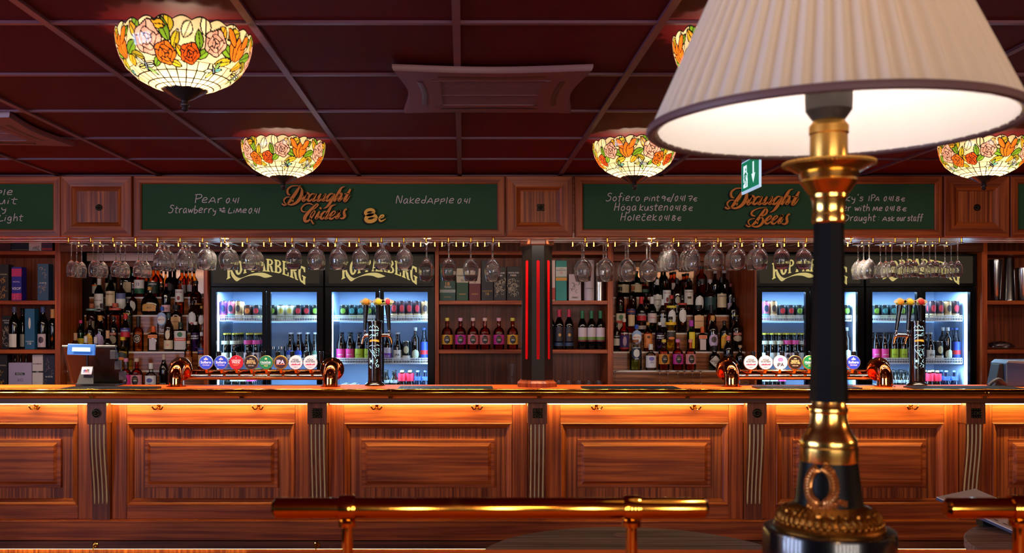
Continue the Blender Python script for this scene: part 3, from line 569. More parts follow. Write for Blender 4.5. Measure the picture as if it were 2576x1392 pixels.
def shade_mesh():
    """bowl with leaded flowers; u runs along the rim (cm), v down the bowl (0 rim .. 1 cap)"""
    U, V = np.meshgrid(np.arange(NU)/NU, np.arange(NV+1)/NV)
    CIRC = 125.0; LEN = 22.0
    u = U*CIRC; v = V*LEN
    col = np.zeros((NV+1, NU, 3)); col[:] = (1.0, .80, .48)
    ld = np.zeros((NV+1, NU), bool); LW = .195
    rg = np.random.RandomState(3)
    # cream tiles: radial leads and rings below the flowers, looser above
    for vv in (11.2, 14.2, 17.4, 19.6): ld |= np.abs(v-vv) < LW
    k = 30
    ld |= (np.abs((u/CIRC*k) % 1 - .5) < .048*np.clip(1+(v-11)/9, 1, 2.2)) & (v > 11.2)
    cell = np.floor(u/CIRC*k+.5); tone = .82+.18*np.sin(cell*12.9898+np.floor(v/2.5)*4.1)**2
    col *= tone[..., None]
    def wrap(x): return (x+CIRC/2) % CIRC - CIRC/2
    def blob(inside, c, edge): 
        nonlocal ld
        ld &= ~inside; col[inside] = c; ld |= edge
    def leaf(cu, cv, ang, ln, wd, c, vein=True):
        du, dv = wrap(u-cu), v-cv; a, b = du*math.cos(ang)+dv*math.sin(ang), -du*math.sin(ang)+dv*math.cos(ang)
        q = 1-(a/ln)**2; hw = wd*np.clip(q, 0, 1); ins = (np.abs(b) < hw) & (q > 0)
        e = (np.abs(np.abs(b)-hw) < LW) & (np.abs(a) < ln+.1)
        if vein: e |= ins & (np.abs(b) < LW*.7)
        cc = np.array(c); blob(ins, cc, e)
        hi = ins & (b > 0); col[hi] = np.clip(cc*1.25, 0, 1)
    def rose(cu, cv, R, c):
        du, dv = wrap(u-cu), v-cv; r = np.hypot(du, dv); f = np.arctan2(dv, du)
        lim = R*(1+.07*np.cos(5*f)); ins = r < lim; cc = np.array(c)
        e = np.abs(r-lim) < LW
        r1 = R*(.66+.06*np.cos(4*f+1)); r2 = R*(.34+.04*np.cos(3*f))
        for rr in (r1, r2): e |= np.abs(r-rr) < LW*.8
        def spokes(n, o, lo_, hi_):
            return (np.abs(np.sin((f*n+o+r*.25)/2)) * r < LW*n*.45) & (r > lo_) & (r < hi_)
        e |= spokes(5, .4, r1, lim) | spokes(4, 1.9, r2, r1) | spokes(3, .2, 0, r2)
        blob(ins, cc, e & (r < lim+LW))
        s = .86+.14*np.sin(f*5+1.3); col[ins] *= s[ins][:, None]
    def tulip(cu, cv, s, c):
        for a in (-.5, 0, .5): leaf(cu+a*3.2*s, cv+1.2*s, PI/2+a*.5, 3.4*s, 1.7*s, c, False)
        leaf(cu-2.8*s, cv-1.2*s, .9, 2.6*s, 1.1*s, c, False); leaf(cu+2.8*s, cv-1.2*s, PI-.9, 2.6*s, 1.1*s, c, False)
    def fly(cu, cv, s, tl):
        for a, ln in ((tl+.5, 2.6), (tl-.5, 2.4), (tl+PI+.5, 2.2), (tl+PI-.5, 2.2)):
            leaf(cu+ln*.9*s*math.cos(a), cv+ln*.9*s*math.sin(a), a, ln*s*.95, .75*s, [(.75, .9, .75), (.95, .75, .2), (.15, .5, .5), (.3, .55, .15)][int(a*3) % 4])
        leaf(cu, cv, tl+PI/2, 2.6*s, .32*s, (.25, .35, .6), False)
    PK, OR, RD = (1.0, .50, .40), (.95, .19, .015), (.92, .11, .012)
    G1, G2, G3 = (.16, .33, .02), (.55, .42, .02), (.78, .40, .02)
    per = CIRC/3
    for k in range(3):
        o = k*per+2
        for q in range(8): leaf(o+q*5.2+1, 1.6+1.2*(q % 2), PI/2+.5*math.sin(q*2.1), 2.4, 1.5, [(1, .80, .48), G3, (1, .80, .48), (1, .76, .44), G1, (1, .80, .48), G2, (1, .80, .48)][q])
        leaf(o+8.5, 6.5, .5, 3.2, 1.5, G1); leaf(o+9, 10, -.3, 3.4, 1.4, G2); leaf(o+16.5, 9.6, 2.3, 3.0, 1.4, G3); leaf(o+18.5, 6.6, -.5, 3.2, 1.6, G1); leaf(o+20, 9.0, .35, 2.8, 1.3, (.35, .28, .02))
        leaf(o+31, 3.2, 1.2, 3.2, 1.4, G1); leaf(o+34, 5.5, 1.9, 3.0, 1.2, G2); leaf(o+35.5, 8.8, 1.0, 2.6, 1.1, G3); leaf(o+1, 8.8, -.7, 2.8, 1.3, G1); leaf(o+21.5, 3.0, .9, 3.0, 1.3, G3); leaf(o+16.8, 2.4, -.4, 2.6, 1.2, G1)
        leaf(o+10.5, 2.2, 2.6, 2.8, 1.3, G2); leaf(o+28.8, 1.6, .2, 2.8, 1.1, G3); leaf(o+33.5, 12.2, .4, 2.6, 1.1, G2); leaf(o+27, 11.4, 2.4, 2.6, 1.1, G1); leaf(o+41, 5.2, 1.4, 2.8, 1.2, G1)
        rose(o+4.5, 5.4, 3.5, PK); tulip(o+13, 4.2, 1.05, OR); rose(o+25.5, 5.2, 4.3, PK); rose(o+30.5, 9.3, 3.4, OR); rose(o+38.5, 9.2, 3.1, RD)
        fly(o+21, 12.4, 1.0, .5); fly(o+7, 13.2, .9, 2.4)
    ld |= (v < .25)
    col[ld] = (.012, .010, .008)
    vs = []
    th = 2*PI*U
    prof = np.array([(1.0, 0), (1.0, .012), (.985, .035), (.94, .065), (.85, .096), (.70, .124), (.50, .145), (.30, .160)])
    ss = np.concatenate([[0], np.cumsum(np.hypot(np.diff(prof[:, 0]*RB), np.diff(prof[:, 1])))]); ss /= ss[-1]
    r = np.interp(V, ss, prof[:, 0])*RB; z = -np.interp(V, ss, prof[:, 1])
    z = z + np.clip(1-V/.12, 0, 1)*.012*np.abs(np.sin(th*12+.6))
    co = np.stack([r*np.cos(th), r*np.sin(th), z], -1).reshape(-1, 3)
    idx = np.arange((NV+1)*NU).reshape(NV+1, NU); a = idx[:-1]; b_ = np.roll(a, -1, 1); d = idx[1:]; c_ = np.roll(d, -1, 1)
    fs = np.stack([a, d, c_, b_], -1).reshape(-1, 4)
    me = bpy.data.meshes.new('glass_shade'); me.from_pydata(co.tolist(), [], fs.tolist())
    at = me.color_attributes.new('glass', 'FLOAT_COLOR', 'POINT')
    at.data.foreach_set('color', np.concatenate([col.reshape(-1, 3), np.ones((col.size//3, 1))], 1).astype(np.float32).ravel())
    me.polygons.foreach_set('use_smooth', [True]*len(me.polygons)); me.materials.append(M['stained_glass']); me.update()
    return me
SHADE = shade_mesh()
def bowl_lamp(x, y, label, rz, first=None):
    t = T('ceiling_lamp', label, 'ceiling lamp', (0, 0, 0), 'stained glass bowl lamps on the ceiling')
    put('glass_shade', SHADE, t)['label'] = 'leaded stained glass with pink and orange roses'
    b = MB(); b.lathe([(.064, -.151), (.066, -.157), (.058, -.163), (.045, -.170), (.026, -.182), (.012, -.188), (.009, -.194), (.014, -.199), (.014, -.203), (.008, -.207), (.011, -.212), (.009, -.217), (.0, -.222)], n=24, ripple=12, ramp=.03)
    P('finial_cap', b, pm('pewter', (70, 62, 66), .3, .8), t, smooth=40, label='dark pewter cap and finial', local=True)
    b = MB(); b.cyl(.006, -.16, .020, n=8); b.lathe([(.05, .010), (.055, .0205)], n=18); P('stem', b, M['bronze'], t, smooth=40, local=True)
    for k in range(2): point('bulb', (.045*(1-2*k), .0, -.095), LAMP_W/2, (1.0, .80, .56), .018, t)
    t.location = (x, y, CE-.0229); t.rotation_euler = (0, 0, rz); return t
bowl_lamp(-.8385, 2.93, 'big stained glass ceiling lamp nearest the camera at upper left', -1.15)
bowl_lamp(-.865, 4.68, 'stained glass ceiling lamp before the Draught Ciders board', .35)
bowl_lamp(.825, 4.68, 'stained glass ceiling lamp before the Draught Beers board, left of the exit sign', -.6)
bowl_lamp(2.506, 4.68, 'stained glass ceiling lamp at the right edge, before the round rosette panel', 1.9)
bowl_lamp(.835, 2.93, 'stained glass ceiling lamp half hidden behind the pleated table lamp shade', 2.5)
# ================================================================ air units and exit sign on the ceiling
def cassette(cx, cy, label, s=.335):
    t = T('air_conditioner', label, 'air conditioner', (cx, cy, CE), 'air units on the ceiling')
    zb = CE-.024
    def outline(q, n=10):
        pts = []
        cn = [(-q*1.02, -q*1.02), (q*1.02, -q*1.02), (q*1.02, q*1.02), (-q*1.02, q*1.02)]
        for i in range(4):
            a, b_ = cn[i], cn[(i+1) % 4]
            for k in range(n):
                f = k/n; w = .035*math.sin(PI*f)**1.2*q/.335
                x, y = a[0]+(b_[0]-a[0])*f, a[1]+(b_[1]-a[1])*f
                nx, ny = [(0, 1), (-1, 0), (0, -1), (1, 0)][i]
                pts.append((cx+x+nx*w, cy+y+ny*w))
        return pts
    b = MB(); oa, ob = outline(s), outline(s*.985); oc = outline(s*.62); od = outline(s*.60); n = len(oa)
    rings = [(oa, CE-.0021), (oa, zb+.012), (ob, zb), (oc, zb), (oc, zb+.006), (od, zb+.006), (od, zb+.001)]
    vs = [(x, y, z) for o_, z in rings for x, y in o_]
    fs = [(i*n+(k+1) % n, i*n+k, (i+1)*n+k, (i+1)*n+(k+1) % n) for i in range(len(rings)-1) for k in range(n)]
    b.add(vs, fs); P('casing', b, M['plastic_maroon'], t, smooth=30)
    b = MB(); g = s*.56; b.box(cx-g, cx+g, cy-g, cy+g, zb+.008, zb+.014); P('grille_backing', b, M['black_matt'], t)
    b = MB()
    for k in range(30):
        y = cy-g+(k+.5)*2*g/30
        if k == 17: b.box(cx-g, cx+g, y-.008, y+.008, zb, zb+.0079)
        else: b.box(cx-g, cx+g, y-.004, y+.004, zb+.002, zb+.0079)
    for sx in (-1, 1): b.box(cx+sx*(g+.008)-.016, cx+sx*(g+.008)+.016, cy-g-.01, cy+g+.01, zb-.001, zb+.0079)
    for sy in (-1, 1): b.box(cx-g, cx+g, cy+sy*(g+.006)-.008, cy+sy*(g+.006)+.008, zb-.001, zb+.0079)
    P('grille', b, M['plastic_maroon'], t, label='slatted intake grille')
    for k in range(4):
        b = MB(); q = s*.80
        def fl(u, w):
            a = (u-.5)*2*s*.56; bow = .012*math.cos((u-.5)*PI); d = q+.045*(w-.5)-bow
            zz = zb-.0005+.02*w*w if True else 0
            x, y = [(a, -d), (d, a), (-a, d), (-d, -a)][k]; return (cx+x, cy+y, zz-.006+.004*(1-w))
        b.grid(12, 4, fl); f2 = lambda u, w: (lambda p: (p[0], p[1], p[2]+.003))(fl(u, w)); 
        P('louvre', b, pm('louvre_maroon', (64, 30, 34), .4), t, smooth=True, label='curved outlet flap')
    return t
cassette(.10, 3.64, 'square maroon ceiling air unit with slatted grille, centre of the ceiling')
cassette(-2.23, 4.39, 'maroon ceiling air unit cut off by the left edge of the photo')
t = T('exit_sign', 'green and white emergency exit sign with running man and down arrow under the ceiling', 'exit sign', (1.29, 4.33, CE))
sx, sy0, sy1, sz0, sz1 = 1.2765, 4.19, 4.46, 2.122, 2.262
b = MB(); b.box(sx-.002, sx+.030, sy0+.005, sy1-.005, 2.268, 2.30); b.box(sx+.006, sx+.022, sy0+.03, sy1-.03, 2.30, CE-.0021); P('housing', b, M['grey'], t, bevel=.004)
b = MB(); b.box(sx, sx+.010, sy0, sy1, sz0, 2.2679); P('light_panel', b, pm('sign_edge', (210, 235, 245), .3, emit=(190, 225, 255), es=.55), t, bevel=.002)
b = MB(); b.add([(sx-.0006, sy1-.006, sz0+.012), (sx-.0006, sy0+.006, sz0+.012), (sx-.0006, sy0+.006, sz1), (sx-.0006, sy1-.006, sz1)], [(0, 1, 2, 3)])
P('green_face', b, pm('sign_green', (0, 128, 92), .4, emit=(0, 140, 100), es=.5), t, label='lit green face')
mp = lambda s, y_, q: (sx-.0012-y_, sy1-.006-s, sz0+.012+q)
b = MB(); hh = sz1-sz0-.012
b.prism([(.030, .012), (.095, .012), (.095, .075), (.082, .075), (.082, .112), (.030, .112)], 0, .0003, mp)
P('pictogram', b, pm('sign_white', (240, 255, 250), .4, emit=(235, 250, 255), es=.8), t); b = MB()
b.prism([(.170, .112), (.190, .112), (.190, .06), (.208, .06), (.180, .018), (.152, .06), (.170, .06)], 0, .0003, mp)
P('arrow_pictogram', b, M['sign_white'], t)
b = MB(); mq = lambda s, y_, q: (sx-.0022-y_, sy1-.006-s, sz0+.012+q)
b.prism([(.070+.007*math.cos(a), .092+.007*math.sin(a)) for a in [k*PI/6 for k in range(12)]], 0, .0003, mq)
for pts, w in (([(.068, .080), (.058, .052)], .016), ([(.066, .078), (.088, .066), (.092, .052)], .006), ([(.064, .076), (.046, .070), (.040, .054)], .006), ([(.060, .052), (.076, .038), (.072, .016)], .008), ([(.056, .052), (.046, .034), (.026, .030)], .008)): b.ribbon(pts, w, 0, .0003, mq)
P('running_man', b, M['sign_green'], t)
# ================================================================ booth ledge, brass rails and table lamp in front
bp = T('booth_partition', 'mahogany booth partition whose orange-brown ledge runs along the bottom edge', 'partition', (.6, 1.1, 0))
b = MB(); b.box(-.275, 1.4, .93, 1.24, 1.222, 1.25); P('ledge', b, M['top_h'], bp, bevel=.004, label='orange-brown varnished ledge')
b = MB(); b.box(-.24, 1.4, .97, 1.20, 0.0, 1.2219); P('panel_body', b, M['wood_v'], bp)
def rail(x0, x1, posts, label, yr=1.15):
    t = T('brass_rail', label, 'rail', ((x0+x1)/2, yr, 1.25), 'short brass rails on the booth ledge'); zr = Z(1279, yr); r = .0125
    b = MB(); b.lathe([(.0, x0-.004), (.008, x0-.004), (r, x0), (r, x1), (.008, x1+.004), (.0, x1+.004)], (0, yr, zr), 28, 'x'); P('tube', b, M['brass'], t, smooth=35)
    for px in posts:
        x = px; b = MB(); b.lathe([(r+.0005, x-.010), (r+.0022, x-.010), (r+.0028, x-.006), (r+.0028, x+.006), (r+.0022, x+.010), (r+.0005, x+.010)], (0, yr, zr), 28, 'x')
        b.lathe([(.0108, zr-r-.009), (.0112, zr-r-.004), (.008, zr-r+.001)], (x, yr, 0), 20); P('collar', b, M['brass'], t, smooth=35)
        b = MB(); b.lathe([(.020, 1.25), (.020, 1.253), (.0068, 1.256), (.0066, zr-r-.0085)], (x, yr, 0), 20); P('post', b, M['brass'], t, smooth=35)
    return t
rail(X(694, 1.15), X(1771, 1.15), (X(874, 1.15), X(1589, 1.15)), 'thick brass rail on two posts before the counter, left of the lamp')
rail(X(2385, 1.15), X(2385, 1.15)+.50, (X(2562, 1.15), X(2562, 1.15)+.33), 'brass rail with its end cap showing at the lower right corner')
# the lamp
lx, ly = .4212, 1.12; LZ = lambda py: H+(CY-py)/2184.0
L_ = T('table_lamp', 'brass and black column table lamp with cream pleated shade on the booth ledge', 'lamp', (lx, ly, 1.25))
b = MB(); b.lathe([(.0735, 1.25), (.0735, 1.298), (.0722, 1.302), (.066, 1.303), (.0, 1.303)], (lx, ly, 0), 48); P('plinth', b, M['black_gloss'], L_, smooth=40, label='round polished black plinth')
b = MB(); b.lathe([(.0605, 1.3031), (.0612, 1.3055), (.0595, 1.3085), (.0555, 1.311), (.0545, 1.313), (.0535, 1.319), (.0465, 1.327), (.0410, 1.3295), (.0395, 1.331)], (lx, ly, 0), 48)
for k in range(44):
    a = 2*PI*k/44; c_ = lambda r, z, q=0: (lx+r*math.cos(a+q), ly+r*math.sin(a+q), z)
    b.tube([c_(.0560, 1.3125), c_(.0545, 1.3175), c_(.0490, 1.3235), c_(.0435, 1.3280)], [.0012, .0030, .0024, .0006], 7); b.sphere(.0024, c_(.0575, 1.3112, PI/44), 8, 5)
    if k % 2: b.tube([c_(.0530, 1.3190), c_(.0500, 1.3235), c_(.0470, 1.3255)], [.0008, .0032, .0008], 7)
P('leaf_moulding', b, M['brass_dark'], L_, smooth=40, label='old bronze ring of cast leaves')
b = MB(); b.lathe([(.0375, 1.3311), (.0368, 1.334), (.0318, LZ(1160))], (lx, ly, 0), 40); P('lower_drum', b, pm('black_satin', (7, 7, 10), .42, spec=.10), L_, smooth=40)
b = MB()
wa = -PI/2-.62; zc = LZ(1212); rr = .0352
def onc(a, z): r = .0368-(z-1.334)/(LZ(1160)-1.334)*.005+.001; return (lx+r*math.cos(a), ly+r*math.sin(a), z)
def leaf_(a0, z0, da, dz, w=.0030): b.tube([onc(a0, z0), onc(a0+da*.5, z0+dz*.5), onc(a0+da, z0+dz)], [.0007, w, .0004], 7)
wp = [(wa+(.0145*math.sin(f))/rr, zc-.0196*math.cos(f+PI), f) for f in [.45+5.4*k/30 for k in range(31)]]
b.tube([onc(a, z) for a, z, f in wp], .0020, 7)
for k, (a, z, f) in enumerate(wp[:-1]):
    ta, tz = wp[k+1][0]-a, wp[k+1][1]-z; nm_ = math.hypot(ta*rr, tz); ta, tz = ta*rr/nm_, tz/nm_; q = 1 if k < 15 else -1
    for s_ in (-1, 0, 1): leaf_(a, z, (-q*ta*.0065+s_*tz*.0055)/rr, -q*tz*.0065-s_*ta*.0055)
for k in range(12):
    a, z = wa-.42+.10*k, zc-.0235-.0028*math.sin(k*.55)+(.0035 if k > 8 else 0)
    leaf_(a, z, .14, .0032); leaf_(a, z, .14, -.0028)
P('laurel_wreath', b, pm('wreath', (176, 118, 66), .32, .9), L_, smooth=40, label='cast bronze laurel wreath')
b = MB(); b.lathe([(.0318, LZ(1161)), (.0322, LZ(1158)), (.0322, LZ(1125)), (.0310, LZ(1122)), (.0315, LZ(1112)), (.0305, LZ(1104)), (.0265, LZ(1090)), (.0258, LZ(1086)), (.0235, LZ(1080)), (.0205, LZ(1060)), (.0198, LZ(1040)), (.0215, LZ(1034)), (.0215, LZ(1028)), (.0198, LZ(1022)), (.0188, LZ(1010)), (.0, LZ(1010))], (lx, ly, 0), 40)
P('lower_collar', b, M['brass_satin'], L_, smooth=30, label='turned brass collar')
b = MB(); b.lathe([(.0215, LZ(1010)+.0002), (.0180, LZ(780)), (.0166, LZ(562))], (lx, ly, 0), 8, a0=PI/8+.15); P('column', b, M['black_satin'], L_, label='black eight-sided tapering column')
b = MB(); b.lathe([(.0172, LZ(563)), (.0188, LZ(558)), (.0190, LZ(545)), (.0182, LZ(540)), (.0178, LZ(532)), (.0185, LZ(505)), (.0205, LZ(498)), (.0205, LZ(490)), (.0232, LZ(484)), (.0290, LZ(466)), (.0322, LZ(458)), (.0312, LZ(452)), (.0325, LZ(446)), (.0335, LZ(440)), (.0325, LZ(436)), (.0365, LZ(432)), (.0430, LZ(424)), (.0490, LZ(414)), (.0480, LZ(411)), (.03, LZ(412)), (.0, LZ(412))], (lx, ly, 0), 48)
for k in range(64):
    a = 2*PI*k/64; b.sphere(.0026, (lx+.0492*math.cos(a), ly+.0492*math.sin(a), LZ(413)), 6, 4, 1.2, 1.2, 1.0)
P('capital', b, M['brass_satin'], L_, smooth=30, label='brass capital with rope-edged drip dish')
b = MB(); b.lathe([(.0208, LZ(411.8)), (.0205, LZ(340)), (.0218, LZ(336)), (.0218, LZ(318)), (.019, LZ(310)), (.017, LZ(303)), (.0, LZ(303))], (lx, ly, 0), 32); P('candle_tube', b, pm('brass_pale', (232, 180, 92), .24, .9), L_, smooth=30, label='pale brass candle tube')
b = MB(); b.lathe([(.0175, LZ(302.8)), (.020, LZ(296)), (.0255, LZ(278)), (.0262, LZ(250)), (.0262, LZ(236)), (.018, LZ(233)), (0, LZ(233))], (lx, ly, 0), 32); P('lamp_holder', b, pm('bakelite', (66, 62, 60), .5), L_, smooth=30, label='dark bulb holder')
b = MB(); b.lathe([(.013, LZ(233)+.0002), (.014, LZ(225)), (.029, LZ(170)), (.031, LZ(150)), (.024, LZ(115)), (.0, LZ(95))], (lx, ly, 0), 20); P('light_bulb', b, emis('bulb_glow', (1, .78, .52), 4.0), L_, smooth=True)
point('table_lamp_bulb', (0, 0, LZ(60)-1.25), 6.4, (1.0, .93, .90), .035, L_)
m = bpy.data.materials.new('pleated_cloth'); m.use_nodes = True; N = m.node_tree.nodes; Lk = m.node_tree.links
for n in list(N):
    if n.type == 'BSDF_PRINCIPLED': N.remove(n)
d1 = N.new('ShaderNodeBsdfDiffuse'); d1.inputs[0].default_value = srgb(240, 228, 214); t1_ = N.new('ShaderNodeBsdfTranslucent'); t1_.inputs[0].default_value = srgb(244, 222, 190)
mx = N.new('ShaderNodeMixShader'); mx.inputs[0].default_value = .4; Lk.new(d1.outputs[0], mx.inputs[1]); Lk.new(t1_.outputs[0], mx.inputs[2]); Lk.new(mx.outputs[0], N['Material Output'].inputs[0]); M['pleated_cloth'] = m
RZ, TZ, RR, TR = 1.764, 2.035, .2, .082; NP = 62
def pleat(u, w):
    a = 2*PI*u; sw = (u*NP) % 1; k = sw/.72 if sw < .72 else (1-sw)/.28; k = k*k*(3-2*k); r = RR+(TR-RR)*w
    r += (.0085*(1-.45*w))*k-.0045; return (lx+r*math.cos(a), ly+r*math.sin(a), RZ+(TZ-RZ)*w)
b = MB(); b.grid(NP*8, 10, pleat, wrap=True); sh = P('pleated_shade', b, m, L_, smooth=True, label='cream pleated cloth shade')
b = MB(); b.grid(96, 6, lambda u, w: (lx+(RR-.0075+(TR-RR)*w)*math.cos(-2*PI*u), ly+(RR-.0075+(TR-RR)*w)*math.sin(-2*PI*u), RZ+(TZ-RZ)*w), wrap=True); P('shade_lining', b, m, L_, smooth=True, label='smooth white lining')
b = MB(); b.lathe([(.2005, RZ-.004), (.2055, RZ-.003), (.2070, RZ+.001), (.2055, RZ+.005), (.2005, RZ+.005), (.1965, RZ+.003), (.1965, RZ-.002), (.2005, RZ-.004)], (lx, ly, 0), 96, cap=False)
P('trim_band', b, pm('trim_cloth', (104, 76, 78), .38), L_, smooth=40, label='dark brown trim along the lower rim')
b = MB()
for k in range(3):
    a = 2*PI*k/3+.4; b.tube([(lx+.02*math.cos(a), ly+.02*math.sin(a), TZ-.015), (lx+TR*math.cos(a), ly+TR*math.sin(a), TZ-.004)], .0015, 6)
b.lathe([(.022, TZ-.018), (.022, TZ-.012), (.012, TZ-.012), (.012, TZ-.018)], (lx, ly, 0), 16, cap=False); b.tube([(lx, ly, LZ(97)), (lx, ly, TZ-.012)], .004, 6)
P('shade_carrier', b, M['brass'], L_, smooth=40)
# ================================================================ round tables beyond the partition
def table(cx, cy, r, label):
    t = T('round_table', label, 'table', (cx, cy, 0), 'round dark tables before the counter')
    b = MB(); b.lathe([(r-.004, .715), (r, .719), (r, .746), (r-.004, .75)], (cx, cy, 0), 72); P('table_top', b, M['table_w'], t, smooth=30)
    b = MB(); b.lathe([(.04, .03), (.035, .06), (.035, .7), (.12, .7149)], (cx, cy, 0), 24); P('pedestal', b, M['black_matt'], t, smooth=40)
    b = MB(); b.lathe([(.27, 0), (.27, .012), (.06, .03)], (cx, cy, 0), 32); P('foot_plate', b, M['black_matt'], t, smooth=40)
table(.58, 3.21, .535, 'dark round table behind the left brass rail'); table(2.35, 3.33, .565, 'dark round table in the lower right corner under the white menu')
# coaster crumb of candle wax: reddish beer coaster on the left table
b = MB(); b.lathe([(.0, .7502), (.034, .7502), (.034, .752), (.0, .752)], (X(1564, 3.63), 3.60, 0), 24); S('coaster', b, pm('coaster', (150, 84, 60), .7), 'small reddish round coaster on the far side of the left table', 'coaster', smooth=40)
# menu card leaning on its small stand
t = T('menu_card', 'pale menu card leaning on a dark stand at the right table', 'menu', (2.12, 3.66, .75))
A, B_ = Vector((2.036, 3.57, .763)), Vector((1.850, 3.80, .853)); e1 = (B_-A); nx_ = Vector((.40, .30, .0))
def cardp(s, q, d): p = A+nx_*s+e1*q; nn = nx_.cross(e1).normalized(); return tuple(p+nn*d)
def slab(mb, s0, s1, q0, q1, d0, d1):
    mb.add([cardp(s, q, d) for d in (d0, d1) for s, q in ((s0, q0), (s1, q0), (s1, q1), (s0, q1))], [(0, 3, 2, 1), (4, 5, 6, 7), (0, 1, 5, 4), (1, 2, 6, 5), (2, 3, 7, 6), (3, 0, 4, 7)])
b = MB(); slab(b, 0, .62, 0, 1, .0, .003); P('page', b, pm('menu_paper', (226, 204, 200), .7), t)
b = MB(); slab(b, .0, .62, 0, 1, -.010, -.0001); P('cover', b, pm('menu_cover', (52, 50, 84), .5), t)
b = MB()
for k in range(8): slab(b, .05, .075, .06+.11*k, .11+.11*k, .0031, .0034)
P('page_print', b, pm('menu_print', (120, 84, 90), .8), t)
b = MB(); b.box(2.0, 2.16, 3.74, 3.79, .7502, .80); P('stand', b, M['black_matt'], t)
# ================================================================ hanging glasses
def thin(prof, th):
    """profile of the solid glass: outer wall from foot to rim and back inside; heights measured down from the foot"""
    return prof
GL = {}
def glass_type(name, h, foot, stem_l, stem_r, bowl, th=.0016, ripple=0):
    """bowl: list of (radius, fraction of the bowl height)"""
    hb = h-stem_l
    out = [(0, 0), (foot*.6, 0), (foot, -.0012), (foot, -.0024), (foot*.4, -.005), (stem_r*1.6, -.010), (stem_r, -.016), (stem_r, -stem_l+.006)]
    out += [(r, -stem_l-f*hb) for r, f in bowl]
    inn = [(max(r-th, .0001), -stem_l-f*hb-(.004 if f < .3 else 0)) for r, f in bowl if r > .008][::-1]
    prof = out+[(bowl[-1][0]-th*.5, -h-.0006)]+inn+[(0, inn[-1][1]+.0015)]
    b = MB(); n = 28; b.lathe([(r, z) for r, z in prof], n=n)
    if ripple:
        k0 = 8*n; b.v = [(x, y, z) if (i < k0 or z > -stem_l-.2*hb) else (x*(1+.022*math.cos(ripple*math.atan2(y, x))), y*(1+.022*math.cos(ripple*math.atan2(y, x))), z) for i, (x, y, z) in enumerate(b.v)]
    b.f = [f[::-1] for f in b.f]
    GL[name] = mesh(name, b, M['glass'], smooth=True); return h
HT = {}
HT['slim'] = glass_type('slim_wine_glass', .206, .032, .108, .0032, [(.004, 0), (.016, .10), (.0265, .30), (.0305, .50), (.030, .75), (.026, 1)])
HT['white'] = glass_type('white_wine_glass', .216, .035, .098, .0034, [(.004, 0), (.020, .10), (.035, .30), (.0405, .48), (.038, .75), (.031, 1)])
HT['goblet'] = glass_type('water_goblet', .164, .036, .036, .0055, [(.008, 0), (.022, .08), (.034, .28), (.0400, .55), (.0395, .8), (.037, 1)], ripple=10)
HT['snifter'] = glass_type('snifter', .160, .036, .034, .0055, [(.008, 0), (.028, .08), (.044, .28), (.0495, .48), (.045, .75), (.0405, 1)], ripple=10)
HT['large'] = glass_type('large_wine_glass', .232, .037, .094, .0045, [(.006, 0), (.024, .08), (.042, .28), (.0480, .46), (.045, .72), (.037, 1)], ripple=10)
ORD = ['first', 'second', 'third', 'fourth', 'fifth', 'sixth', 'seventh', 'eighth', 'ninth', 'tenth', 'eleventh', 'twelfth', 'thirteenth', 'fourteenth', 'fifteenth', 'sixteenth', 'seventeenth', 'eighteenth', 'nineteenth', 'twentieth']
def hanger_mesh():
    b = MB(); z0 = ZB
    b.lathe([(.009, 0), (.009, -.003), (.0055, -.005), (.0050, -.026), (.0072, -.028), (.0072, -.034), (0, -.035)], n=10)
    for s in (-1, 1): b.lathe([(.008, 0), (.008, -.003), (.005, -.005), (.0045, -.026), (.0066, -.028), (.0066, -.034), (0, -.035)], (s*.044, .27, 0), 10)
    w = MB()
    for s in (-1, 1): w.tube(spline([(0, -.001, -.031), (s*.012, .004, -.031), (s*.021, .03, -.031), (s*.0225, .14, -.031), (s*.023, .22, -.031), (s*.035, .255, -.031), (s*.0435, .27, -.031)], 3), .0022, 7)
    return mesh('brass_posts', b, M['brass'], 40), mesh('wire_rods', w, M['steel'], 40)
HP, HW = hanger_mesh()
racks = [(172+56.25*k, t) for k, t in enumerate([('slim', 3)]*4+[('goblet', 3), ('goblet', 3)]+[('snifter', 2), ('snifter', 2), ('snifter', 3), None, ('snifter', 1), ('snifter', 2), ('snifter', 2), ('snifter', 2), ('snifter', 2), ('snifter', 2), ('large', 1), ('large', 1), ('large', 1), ('large', 2)])]
racks2 = [(1472+55.7*k, t) for k, t in enumerate([('large', 2)]*4+[('goblet', 4), ('goblet', 4), ('snifter', 2), ('snifter', 2), ('snifter', 2), ('snifter', 1), ('snifter', 1), None, None, ('white', 3)]+[('slim', 3)]*4)]
DP = ['front', 'second', 'third', 'rearmost']
KN = {'slim': ('slim_wine_glass', 'slim wine glass'), 'white': ('white_wine_glass', 'wide white wine glass'), 'goblet': ('water_goblet', 'short stemmed goblet'), 'snifter': ('snifter_glass', 'round snifter glass'), 'large': ('large_wine_glass', 'large wine glass')}
zf = ZB-.031+.0022+.0026
